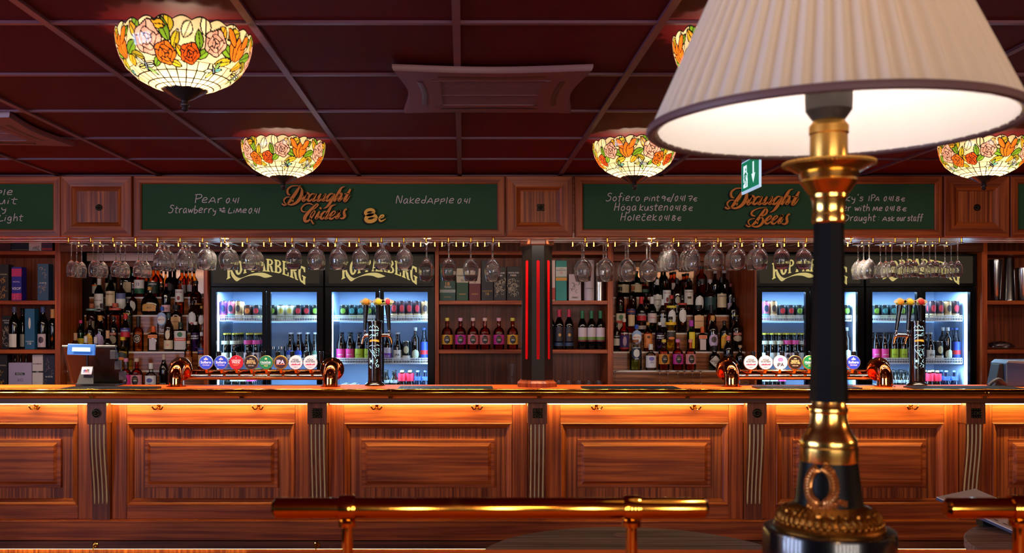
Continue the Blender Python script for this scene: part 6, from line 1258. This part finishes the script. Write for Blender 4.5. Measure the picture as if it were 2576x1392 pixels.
for px, c, cp, bd, lb in ((1125, (222, 166, 50), (226, 206, 90), 'pink', 'gin bottle with yellow label, first of the row of six'), (1158.5, (196, 40, 150), (236, 170, 200), 'red', 'gin bottle with magenta label, second of the row of six'), (1190, (206, 110, 120), (226, 190, 180), 'redorange', 'gin bottle with pink grey label, third of the row of six'), (1220, (200, 110, 116), (226, 190, 180), 'redorange', 'gin bottle with pink grey label, fourth of the row of six'), (1255, (196, 40, 150), (236, 170, 200), 'red', 'gin bottle with magenta label, fifth of the row of six'), (1289.5, (222, 166, 50), (226, 206, 90), 'pink', 'gin bottle with yellow label, last of the row of six')):
    yc = 7.43; o = bottle('gin_bottle', 'round', 28*yc/F, Z(800, yc)-Z2, bd, cp, [band(c, .16, .46), oval((30, 26, 30), .17, .45, .55)], [('GIN', .30, .30, LT), ('KOPPARBERG', .36, .42, GLD)], lb, 'bottle', 'row of gin bottles in the middle cabinet', caph=.10); o.location = (X(px, yc), yc, Z2+.0003)
cab_bottle(1385, 779, 23, Z2, 'wine', 'black', (190, 40, 70), [], 'wine bottle with red capsule almost hidden by the octagonal column')
for px, lb in ((1407, 'wine bottle with red capsule and black label, left of two'), (1431.5, 'wine bottle with red capsule and black label, right of two')): cab_bottle(px, 779, 23, Z2, 'wine', 'black', (190, 40, 70), [band((30, 26, 36), .20, .56), oval(GLD, .32, .40, .3), band((40, 60, 90), .08, .17)], lb, caph=.19)
for px, lb in ((1465, 'wine bottle with green capsule and white hill label, left of three'), (1488, 'wine bottle with green capsule and white hill label, middle of three'), (1510.5, 'wine bottle with green capsule and white hill label, right of three')): cab_bottle(px, 782, 22.5, Z2, 'wine', 'black', (40, 110, 70), [band((206, 190, 196), .20, .56), band((110, 140, 60), .24, .32), band((120, 30, 50), .20, .24)], lb, caph=.21)
def tumbler_mesh():
    b = MB(); b.lathe([(0, 0), (.030, 0), (.036, .085), (.0335, .0855), (.028, .010), (0, .008)][::-1], n=24); b.f = [f[::-1] for f in b.f]; return mesh('tumbler', b, M['glass'], smooth=40)
TM = tumbler_mesh()
for i, (px, z, lb) in enumerate(((1287, ZC, 'tumbler at the foot of the stack left of the octagonal column'), (1287, ZC+.0545, 'tumbler on top of the stack left of the octagonal column'), (1404, ZC, 'cut tumbler right of the column, first of five'), (1430, ZC, 'cut tumbler right of the column, second of five'), (1456, ZC, 'cut tumbler right of the column, third of five'), (1481, ZC, 'cut tumbler right of the column, fourth of five'), (1506, ZC, 'cut tumbler right of the column, last of five'))):
    yc = 7.45; o = put('tumbler', TM); o.location = (X(px, yc), yc, z+.0006); o.scale = (.98, .98, 1.0) if i > 1 else (1.05, 1.05, 1.25); tag(o, lb, 'glass', 'tumblers in the middle cabinet')
    if i == 1: o.location.z = ZC+.1085
# right cabinet
for px, r0, r1, top, lb in ((2505, .034, .047, 651, 'tapered steel shaker tin with a strainer, left of three'), (2539, .045, .034, 648, 'steel shaker tin turned upside down between two others'), (2573, .034, .047, 672, 'tapered steel shaker tin cut by the right edge')):
    yc = 7.47; h = Z(top, yc)-Z1; t = T('shaker_tin', lb, 'shaker', (X(px, yc), yc, Z1+.0003), 'shaker tins in the right cabinet')
    b = MB(); b.lathe([(r0*.9, 0), (r0, .006), (r1, h*.93), (r1*1.03, h*.935), (r1*1.03, h*.95), (r1*.97, h*.95), (r0*.9, .02), (0, .02)] if r1 > r0 else [(r0*1.03, 0), (r0*1.03, .006), (r0, .01), (r1, h*.97), (r1*.9, h), (0, h)], n=28); P('tin_body', b, M['steel'], t, smooth=35, local=True)
    if r1 > r0:
        b = MB()
        for q in range(14): a = 2*PI*q/14; b.lathe([(.006, -.0012), (.008, 0), (.006, .0012), (.004, 0), (.006, -.0012)], (r1*.95*math.cos(a), r1*.95*math.sin(a), h*.958), 8, cap=False)
        b.lathe([(.0, h*.962), (r1*1.02, h*.962), (r1*1.02, h*.97), (0, h*.97)], n=24); P('strainer', b, M['steel'], t, smooth=35, local=True)
b = MB(); yc = 7.47; rg = random.Random(5)
def bag(u, w):
    a = 2*PI*u; f = math.sin(PI*w); n_ = .75+.25*math.sin(a*5+w*9)*.4+.1*math.sin(a*11+w*4); return (X(2520, yc)+.108*math.cos(a)*f**.45*n_*1.1, yc+.06*math.sin(a)*f**.45*n_, Z2+.001+.062*w*(.85+.15*math.sin(a*3)))
b.grid(28, 8, bag, wrap=True); S('plastic_bag', b, clear('film', (.80, .76, .84), .25, 1.5, 4.0), 'crumpled clear plastic bag on the lower shelf of the right cabinet', 'bag', smooth=True, loc=(X(2520, yc), yc, Z2))
# ================================================================ octagonal column on the bar top
cx, cy = X(1351, 6.10), 6.11
t = T('octagonal_column', 'black octagonal column with red light lines standing on the bar top', 'column', (cx, cy, 1.133))
def octo(mb, prof): mb.lathe(prof, (cx, cy, 0), 8, a0=PI/8); return mb
P('base_block', octo(MB(), [(.130, 1.1333), (.130, 1.158), (.112, 1.172), (.112, 1.178)]), M['wood_v'], t, label='mahogany octagonal base')
P('shaft', octo(MB(), [(.1045, 1.1783), (.0985, ZB-.030)]), M['black_metal'], t, label='black metal eight-sided shaft')
P('capital', octo(MB(), [(.104, ZB-.0297), (.112, ZB-.022), (.112, ZB-.0003)]), M['dark_h'], t, label='mahogany octagonal capital')
for k in (-1, 0, 1):
    a = -PI/2+k*PI/4; ca, sa = math.cos(a), math.sin(a); b = MB()
    def fl(s, d, z):
        r = .1045+(z-1.1783)/(ZB-.03-1.1783)*(-.006); rr_ = r*math.cos(PI/8)+d; return (cx+ca*rr_-sa*s, cy+sa*rr_+ca*s, z)
    za, zb = Z(905, 6.02), Z(655, 6.02); pts = [(-.0095, za), (.0095, za), (.0095, zb), (-.0095, zb)]
    n = 8; ol = [(-.0095*math.cos(q*PI/n), za+.0095-.0095*math.sin(q*PI/n)) for q in range(n+1)]+[(.0095*math.cos(q*PI/n), zb-.0095+.0095*math.sin(q*PI/n)) for q in range(n+1)]
    m_ = len(ol); vs = [fl(s, .0035, z) for s, z in ol]+[fl(s, .0002, z) for s, z in ol]
    b.add(vs, [tuple(range(m_))]+[(i, i+m_, (i+1) % m_+m_, (i+1) % m_) for i in range(m_)]); P('light_line', b, M['red_tube'], t, label='red acrylic light line')
# ================================================================ copper beer taps
BT = 1.1333
def elbow_tap(x0, x1, pxs, labels, side, badges):
    t = T('beer_tap_bridge', f'copper bridge beer tap with eight round badges on the {side} of the bar top', 'beer tap', ((x0+x1)/2, 6.15, BT), 'copper beer tap bridges')
    for x in (x0, x1):
        b = MB(); R = .062; b.lathe([(.062, BT), (.062, BT+.004), (.050, BT+.007)], (x, 6.085, 0), 32); P('base_flange', b, M['copper'], t, smooth=35)
        b = MB(); pts = [(x, 6.085, BT+.0071), (x, 6.085, BT+.05)]+[(x, 6.085+.07*(1-math.cos(q*PI/16)), BT+.05+.065*math.sin(q*PI/16)) for q in range(1, 9)]+[(x, 6.17, BT+.115)]
        b.tube(pts, [.048, .047]+[.0465]*9, 28); P('elbow_pipe', b, M['copper'], t, smooth=40, label='thick curved copper pipe')
        b = MB(); b.lathe([(.046, 6.170), (.074, 6.170), (.076, 6.173), (.076, 6.182), (.072, 6.185), (.0, 6.185)], (x, 0, BT+.105), 36, 'y')
        for q in range(6): a = 2*PI*q/6+.5; b.sphere(.006, (x+.062*math.cos(a), 6.169, BT+.105+.062*math.sin(a)), 10, 6, 1, .7, 1)
        P('round_flange', b, M['copper'], t, smooth=35)
        b = MB(); b.lathe([(.030, 6.1853), (.030, 6.235)], (x, 0, BT+.105), 24, 'y'); P('rear_neck', b, M['copper'], t, smooth=35)
    b = MB(); zb_ = BT+.105; b.box(x0-.03, x1+.03, 6.2353, 6.285, zb_-.045, zb_-.004); P('manifold', b, M['copper'], t, bevel=.012, seg=4, label='long copper manifold between the pipes')
    b = MB(); b.lathe([(.019, x0-.02), (.019, x1+.02)], (0, 6.225, zb_-.052), 20, 'x'); P('drip_tube', b, M['chrome'], t, smooth=35)
    for px, lb, bd in zip(pxs, labels, badges):
        x = X(px, 6.15); zc_ = Z(912.5, 6.15); y = 6.148
        b = MB(); b.tube([(x, 6.236, zb_-.02), (x, 6.165, zb_-.016), (x, 6.160, zc_-.035)], .009, 10); P('badge_arm', b, M['brass'], t, smooth=40)
        b = MB(); b.lathe([(0, 6.150), (.043, 6.150), (.0455, 6.153), (.0455, 6.161), (.043, 6.163), (0, 6.163)], (x, 0, zc_), 36, 'y'); bg = P('badge', b, pm('badge_rim_%s' % bd[0], bd[1], .25, .6), t, smooth=35, label=lb)
        b = MB(); b.lathe([(0, 6.1490), (bd[3], 6.1490), (bd[3], 6.1500)], (x, 0, zc_), 36, 'y'); P('badge_face', b, pm('badge_face_%s' % bd[0], bd[2], .35, emit=bd[2], es=.55), bg)
        for i, (s, dz, w, c) in enumerate(bd[4]):
            b = MB(); text(b, s, flat(x, 6.1476, zc_+dz), w=w, bold=.03); P('badge_lettering', b, pm('ink_%d_%d_%d' % c, c, .4, emit=c, es=.5), bg)
        for pl, c in bd[5]:
            b = MB(); b.prism([(x+q, zc_+v) for q, v in pl], 6.1478, 6.1489); P('badge_emblem', b, pm('ink_%d_%d_%d' % c, c, .4, emit=c, es=.5), bg)
        b = MB(); hx = x+.052; b.lathe([(.008, zb_-.003), (.008, zb_+.035), (.010, zb_+.04), (.0155, zb_+.105), (.0155, zb_+.109), (.012, zb_+.111)], (hx, 6.275, 0), 16); P('tap_handle', b, pm('handle_black', (16, 13, 13), .2, coat=.4), t, smooth=35, label='black tap handle')
        b = MB(); b.tube([(hx, 6.286, zb_-.025), (hx, 6.33, zb_-.028), (hx, 6.345, zb_-.05), (hx, 6.345, zb_-.075)], .008, 10); P('spout', b, M['chrome'], t, smooth=40)
    return t
BW_ = (244, 238, 240); SV = (200, 196, 200)
crown = [[(-.014, .016), (.014, .016), (.012, .024), (.003, .028), (0, .036), (-.003, .028), (-.012, .024)]]
B_SOF = ('sofiero', (206, 206, 226), (40, 70, 200), .041, [('Sofiero', .002, .066, BW_), ('Original', -.017, .044, (226, 200, 240))], [(crown[0], (246, 206, 216))])
B_LON = ('london', (206, 30, 40), (200, 20, 30), .044, [('LONDON', .014, .056, (250, 226, 220)), ('PRIDE', .001, .048, (250, 226, 220))], [([(-.022, -.014), (.02, -.010), (.012, -.018), (-.012, -.020)], (240, 120, 60)), ([(-.003, .026), (.003, .026), (0, .034)], BW_)])
B_BEE = ('beers', (206, 160, 110), (40, 22, 16), .041, [('BEERS', .009, .050, (230, 190, 120)), ('WITH ME', -.004, .062, (230, 190, 120)), ('PALE ALE', -.020, .036, (226, 190, 150))], [([(-.01, .022), (.01, .022), (.006, .027), (-.006, .027)], (226, 190, 150))])
B_HOL = ('holecek', (196, 200, 110), (20, 130, 80), .041, [('Holeček', .003, .066, BW_), ('ALE', -.020, .024, (226, 206, 110))], [([(-.03, -.011), (.03, -.011), (.03, -.0085), (-.03, -.0085)], BW_), ([(-.006, .018), (.006, .018), (.008, .026), (0, .031), (-.008, .026)], (226, 226, 150))])
B_IPA = ('ipa', (226, 176, 80), (60, 30, 40), .036, [('IPA', .004, .050, (246, 226, 246))], [([(-.028, -.014), (.028, -.014), (.026, -.008), (-.026, -.008)], (226, 110, 60))])
HK = [([(-.034, -.014), (-.014, -.008), (-.006, -.012), (0, -.005), (.006, -.012), (.02, -.010), (.032, -.006), (.028, -.016), (-.02, -.017)], (206, 60, 84)), ([(-.02, -.026), (0, -.031), (.02, -.026), (.0, -.028)], (60, 50, 60))]
B_HOG = ('hoga', (214, 206, 206), (240, 232, 230), .043, [('HÖGA', .020, .040, (40, 36, 44)), ('KUSTEN', .006, .058, (40, 36, 44))], HK)
B_IP2 = ('ipatwo', (236, 232, 236), (248, 246, 248), .044, [('iPA', -.013, .044, (60, 56, 60))], [([(-.014, .008), (.014, .008), (.017, .022), (.008, .030), (-.008, .030), (-.017, .022)], (216, 110, 170)), ([(-.012, .012), (.012, .012), (.012, .020), (-.012, .020)], BW_)])
n1 = ['blue badge reading Sofiero, leftmost', 'blue badge reading Sofiero, second', 'red badge reading London Pride', 'dark badge reading Beers With Me', 'green badge reading Holeček', 'gold ringed badge reading IPA', 'white badge reading Höga Kusten', 'white badge reading Höga Kusten, rightmost']
elbow_tap(X(443, 6.085), X(831, 6.085), [518, 556, 594, 631.5, 669, 706, 743.5, 780.5], n1, 'left', [B_SOF, B_SOF, B_LON, B_BEE, B_HOL, B_IPA, B_HOG, B_HOG])
n2 = ['white badge reading Höga Kusten, leftmost', 'white badge reading Höga Kusten, second', 'white badge handwritten iPA', 'dark badge reading Beers With Me', 'green badge reading Holeček', 'gold ringed badge reading IPA', 'red badge reading London Pride', 'blue badge reading Sofiero']
elbow_tap(X(1841, 6.085), X(2226, 6.085), [1889, 1926.5, 1963.5, 2000.5, 2037.5, 2074, 2110.5, 2147], n2, 'right', [B_HOG, B_HOG, B_IP2, B_BEE, B_HOL, B_IPA, B_LON, B_SOF])
# ================================================================ black cider towers
def tower(px, label, hs):
    x, y = X(px, 6.2), 6.20; k = 6.2/F
    t = T('cider_tower', label, 'beer tap', (x, y, BT), 'cider towers on the bar top')
    b = MB(); b.lathe([(.064, BT), (.064, BT+.008), (.058, BT+.016), (.048, BT+.022), (.0455, BT+.030)], (x, y, 0), 32); P('foot', b, pm('tower_black', (24, 14, 12), .16, coat=.4), t, smooth=35)
    b = MB(); zt = Z(808, 6.2); b.lathe([(.0452, BT+.0302), (.0445, zt-.012), (.050, zt-.010), (.050, zt), (.044, zt+.001)], (x, y, 0), 32); sh = P('shaft', b, M['tower_black'], t, smooth=35)
    r = .0455; mp = lambda s, q: (x+r*math.sin(s/r), y-r*math.cos(s/r), q)
    zz = lambda py: Z(py, 6.155)
    b = MB(); rg = random.Random(int(px))
    def stroke(pts, w):
        n_ = len(b.v); m_ = MB(); m_.ribbon(pts, w, 0, 0); b.add([mp(vx, vz)[:1]+(mp(vx, vz)[1], vz) for vx, vy, vz in m_.v[:len(pts)*2]], [f for f in m_.f if max(f) < len(pts)*2])
    stroke([(-.036, zz(826)), (-.026, zz(820)), (-.018, zz(824)), (-.006, zz(818)), (.006, zz(824)), (.016, zz(821)), (.03, zz(828))], .003)
    for q in range(10): stroke([(-.034+.0066*q, zz(833)+.001*math.sin(q*2)), (-.030+.0066*q, zz(830)+.002*math.cos(q*3))], .0035)
    stroke([(-.034, zz(846)), (-.02, zz(842)), (.012, zz(840)), (.024, zz(837)), (.022, zz(845)), (-.02, zz(848)), (-.034, zz(852))], .003)
    for q in range(5): stroke([(-.014+.006*q, zz(846)), (-.014+.006*q, zz(842))], .003)
    stroke([(-.034, zz(872)), (-.02, zz(869)), (0, zz(871)), (.02, zz(868)), (.034, zz(870))], .003)
    for q in range(46): a_, c_ = rg.uniform(-.005, .032), rg.uniform(876, 897); stroke([(a_, zz(c_)), (a_+.002, zz(c_+.8))], .0026)
    stroke([(-.032, zz(878)), (-.022, zz(886)), (-.010, zz(890)), (0, zz(896)), (.010, zz(902))], .003); stroke([(-.018, zz(884)), (-.012, zz(880)), (-.004, zz(884)), (-.008, zz(890))], .0025)
    stroke([(-.030, zz(902)), (-.008, zz(902)), (-.008, zz(916)), (-.030, zz(916)), (-.030, zz(902))], .003); stroke([(-.020, zz(906)), (-.020, zz(912))], .012)
    for q in range(9): a_ = rg.uniform(.004, .030); stroke([(a_, zz(904+q*2.2)), (a_+rg.uniform(-.008, .008), zz(907+q*2.2))], .003)
    stroke([(-.034, zz(922)), (-.022, zz(928))], .003); stroke([(-.030, zz(920)), (-.016, zz(927))], .002); stroke([(.006, zz(926)), (.028, zz(924)), (.030, zz(918))], .004)
    P('lit_illustration', b, pm('lit_print', (190, 236, 240), .4, emit=(170, 236, 246), es=1.0), sh, label='glowing white line drawing')
    b = MB(); text(b, 'KOPPARBERG', lambda s, q: mp(s, zz(858)+q*1.0+.003*math.cos(s*60)), w=.064, h=.013, bold=.04); P('lit_lettering', b, pm('lit_gold', (240, 180, 70), .4, emit=(255, 176, 60), es=1.0), sh, label='glowing gold brand lettering')
    for dx, top, lean, fy, fr, st in hs:
        hx = x+dx*k*1.0; b = MB(); zt_, zl = Z(768, 6.2), (Z(830, 6.2) if st else zt+.0015)
        hy = y-.0 if st else y; b.tube([(hx+lean*k, hy, zl), (hx+lean*k*.5, hy, (zl+zt_)/2), (hx, hy, zt_)], [.0105, .0135, .019], 14); P('tap_handle', b, M['handle_black'], t, smooth=40, label='black tapered tap handle')
        c = (hx, hy-.006, zt_+.018); b = MB(); ol = [(c[0]+(.038+.005*math.sin(5*a)+.004*math.cos(8*a))*math.cos(a), c[2]+(.026+.004*math.sin(4*a+1))*math.sin(a)) for a in [2*PI*q/28 for q in range(28)]]
        b.prism(ol, c[1], c[1]+.005); fp = P('fruit_cutout', b, lcol((206, 190, 166)), t, label='cut-out fruit topper')
        b = MB(); b.sphere(.020, (c[0]+.002, c[1]-.001, c[2]+.002), 16, 10, 1.05 if fr != 'berry' else .72, .45, 1.0); P('fruit', b, lcol({'orange': (226, 150, 40), 'pear': (226, 200, 30), 'berry': (214, 40, 70), 'straw': (206, 50, 40)}[fr]), fp, smooth=True)
        b = MB(); b.sphere(.011, (c[0]+.018, c[1]-.001, c[2]-.007), 10, 6, 1.2, .3, .6); b.sphere(.010, (c[0]-.019, c[1]-.001, c[2]-.006), 10, 6, 1.1, .3, .8); P('leaf', b, lcol((120, 130, 60)), fp, smooth=True)
        if st:
            zs_ = Z(844, 6.2); bx = hx+lean*k; b = MB(); b.tube([(x+(.044 if bx > x else -.044), y, zs_), (bx+(.008 if bx < x else -.008), y, zs_), (bx, y, zs_)], [.0115, .012, .014], 14); b.lathe([(.010, zs_-.012), (.013, zs_), (.010, zs_+.014), (.006, zs_+.022), (.008, zl)], (bx, y, 0), 14); P('tap_body', b, M['chrome'], t, smooth=40)
            sg = 1 if bx > x else -1; b = MB(); b.tube([(bx, y, zs_-.008), (bx+sg*.010, y, zs_-.02), (bx+sg*.018, y, zs_-.055)], [.009, .0085, .007], 12); P('spout', b, M['copper'], t, smooth=40)
tower(943, 'black cider tower with glowing white drawing before the second fridge', [(-22, 0, -3, 0, 'orange', 1), (9, 0, 0, 0, 'pear', 0), (32, 0, 4, 0, 'berry', 1)])
tower(2306, 'black cider tower with glowing white drawing before the rightmost fridge', [(-42, 0, -9, 0, 'orange', 1), (-18, 0, -4, 0, 'pear', 1), (10, 0, 0, 0, 'straw', 0)])
# ================================================================ till, printer, mats
t = T('cash_register', 'black till screen seen from behind with a blue lit customer display', 'till', (X(235, 6.2), 6.18, BT), None)
def tq(px, py, d): return W(px, py, d)
b = MB(); fr_ = [tq(160, 873, 6.12), tq(290, 873, 6.12), tq(310, 963, 6.22), tq(183, 963, 6.22)]; bk = [(x_, y_+.045, z_) for x_, y_, z_ in fr_]
fr2 = [tq(153, 871, 6.17), tq(291, 871, 6.17), tq(314, 964, 6.27), tq(178, 964, 6.27)]
b.add(fr_+fr2, [(0, 3, 2, 1), (4, 5, 6, 7), (0, 1, 5, 4), (1, 2, 6, 5), (2, 3, 7, 6), (3, 0, 4, 7)]); P('screen_housing', b, M['black_matt'], t, bevel=.006)
b = MB(); b.add([tq(156, 869, 6.171), tq(290, 869, 6.171), tq(290, 874, 6.165), tq(156, 874, 6.165)]+[(p[0], p[1]+.03, p[2]) for p in (tq(156, 869, 6.171), tq(290, 869, 6.171), tq(290, 874, 6.165), tq(156, 874, 6.165))], [(0, 1, 2, 3)[::-1], (4, 5, 6, 7), (0, 4, 5, 1)[::-1], (3, 2, 6, 7)]); P('top_edge', b, M['grey'], t)
for q in range(3):
    z0, z1 = Z(882+27*q, 6.11), Z(905+27*q, 6.11); b = MB(); dx = .018*q; b.box(X(275+7*q, 6.11), X(290+7*q, 6.11), 6.118+.030*q, 6.150+.030*q, z1, z0); P('side_rib', b, M['dark_grey'], t, bevel=.004)
b = MB(); b.add([tq(207, 922, 6.02), tq(235, 922, 6.02), tq(236, 968, 5.97), tq(192, 968, 5.97), tq(207, 922, 6.12), tq(235, 922, 6.12), tq(236, 966, 6.12), tq(192, 966, 6.12)], [(0, 3, 2, 1), (4, 5, 6, 7), (0, 1, 5, 4), (1, 2, 6, 5), (3, 0, 4, 7), (2, 3, 7, 6)])
b.v = [(x_, y_, max(z_, BT+.0003)) for x_, y_, z_ in b.v]; st_o = P('stand', b, M['dark_grey'], t, bevel=.004)
b = MB(); sq = [tq(204, 942, 5.985), tq(230, 943, 5.985), tq(233, 924, 6.005), tq(206, 924, 6.005)]; b.add(sq, [(0, 1, 2, 3)]); P('sticker', b, lcol((206, 190, 214)), st_o, label='white sticker with coloured bars')
for i, c in enumerate(((60, 120, 190), (150, 60, 160), (220, 60, 80), (226, 130, 50), (60, 160, 150))):
    b = MB(); x_ = X(211.5+2.9*i, 5.99); b.box(x_, x_+.006, 5.982, 5.983, Z(935.5, 5.99), Z(931-[0, 1.2, 0, 2.4, 1.8][i], 5.99)); P('printed_bar', b, lcol(c), st_o)
b = MB(); text(b, 'Restolution', flat(X(218, 5.985), 5.981, Z(937, 5.985)), w=.04, bold=.02); P('printed_name', b, lcol((40, 36, 50)), st_o)
b = MB(); dd = [tq(168, 893, 6.045), tq(238, 895, 6.045), tq(239, 867, 6.07), tq(170, 865, 6.07)]; b.add(dd+[(x_, y_+.018, z_) for x_, y_, z_ in dd], [(0, 1, 2, 3), (7, 6, 5, 4), (0, 4, 5, 1), (1, 5, 6, 2), (2, 6, 7, 3), (3, 7, 4, 0)]); cd = P('customer_display', b, pm('display_blue', (50, 90, 150), .25, emit=(40, 96, 190), es=.5), t, bevel=.004, label='blue lit customer display')
b = MB(); b.add([tq(181, 884, 6.044), tq(227, 885, 6.044), tq(227, 875, 6.052), tq(182, 874, 6.052)], [(0, 1, 2, 3)]); P('display_window', b, pm('display_lit', (150, 210, 240), .3, emit=(150, 220, 255), es=1.1), cd)
b = MB(); b.lathe([(.010, Z(893, 6.06)), (.010, Z(920, 6.1))][::-1], (X(222, 6.1), 6.085, 0), 12); P('display_post', b, M['black_matt'], t, smooth=40)
b = MB(); b.box(X(200, 6.2), X(300, 6.2), 6.13, 6.27, BT+.0003, BT+.012); P('foot_plate', b, M['black_matt'], t, bevel=.003)
t = T('receipt_printer', 'blue-grey card printer with dark cable at the right end of the bar top', 'printer', (X(2560, 6.15), 6.17, BT))
b = MB(); b.prism([(x_, z_) for x_, z_ in ((X(2527, 6.1), BT+.0003), (X(2640, 6.1), BT+.0003), (X(2640, 6.1), Z(906, 6.1)), (X(2536, 6.1), Z(906, 6.1)), (X(2526, 6.1), Z(914, 6.1)))], 6.08, 6.26); P('printer_body', b, pm('printer_blue', (60, 84, 120), .35), t, bevel=.006)
b = MB(); b.prism([(X(2532, 6.08), Z(913, 6.08)), (X(2640, 6.08), Z(920, 6.08)), (X(2640, 6.08), Z(910, 6.08)), (X(2534, 6.08), Z(907, 6.08))], 6.066, 6.0795); P('printer_lid', b, M['grey'], t, bevel=.003)
b = MB(); b.prism([(X(2503, 6.1), BT+.0003), (X(2526, 6.1), BT+.0003), (X(2524, 6.1), Z(915, 6.1)), (X(2514, 6.1), Z(917, 6.1))], 6.10, 6.20); P('side_cradle', b, M['black_matt'], t, bevel=.003)
b = MB(); b.tube(spline([(X(2488, 6.02), 6.02, BT+.012), (X(2498, 6.02), 6.02, BT+.035), (X(2512, 6.03), 6.03, BT+.050), (X(2524, 6.05), 6.05, BT+.030), (X(2526, 6.08), 6.06, BT+.012)], 5), .011, 10); P('power_cable', b, M['dark_grey'], t, smooth=40, label='thick grey cable')
for px0, px1, y0, y1, lb, tx in ((138, 372, 5.72, 5.98, 'black bar mat before the till with gold lettering', 'KOPPARBERG'), (515, 745, 5.72, 5.86, 'flat black bar runner below the left beer badges with gold lettering', 'KOPPARBERG'), (998, 1242, 5.72, 6.02, 'black bar mat left of the octagonal column with gold lettering', 'KOPPARBERG'), (1476, 1722, 5.72, 6.02, 'black bar mat right of the octagonal column with gold lettering', 'KOPPARBERG'), (1912, 2170, 5.86, 6.03, 'black bar mat below the right beer badges', ''), (2330, 2600, 5.72, 6.02, 'black bar mat before the rightmost fridge', '')):
    th = .004 if px0 == 515 else .011; xa, xb = X(px0, y0), X(px1, y0)
    t = T('bar_mat', lb, 'bar mat', ((xa+xb)/2, y0, BT), 'black bar mats on the bar top')
    b = MB(); b.box(xa, xb, y0, y1, BT+.0002, BT+th-.002); P('mat_sheet', b, M['black_matt'], t, bevel=.0015)
    if th > .005:
        b = MB()
        for q in range(60): x_ = xa+.01+(xb-xa-.02)*q/59; b.box(x_-.002, x_+.002, y0+.03, y1-.004, BT+th-.0019, BT+th)
        P('rubber_nubs', b, pm('rubber', (26, 24, 28), .6), t)
    if tx:
        b = MB(); text(b, tx, lambda s, q: ((xa+xb)/2+.08+s, y0+.016+q*1.6, BT+th-.0016), w=.24, h=.012, bold=.03); P('mat_lettering', b, pm('mat_gold', (216, 170, 60), .5), t)
        if th > .005: b = MB(); text(b, 'CHERRY  MIXED FRUIT', lambda s, q: ((xa+xb)/2-.04+s, y1-.002, BT+.0055+q), w=.3, h=.004, bold=.02);
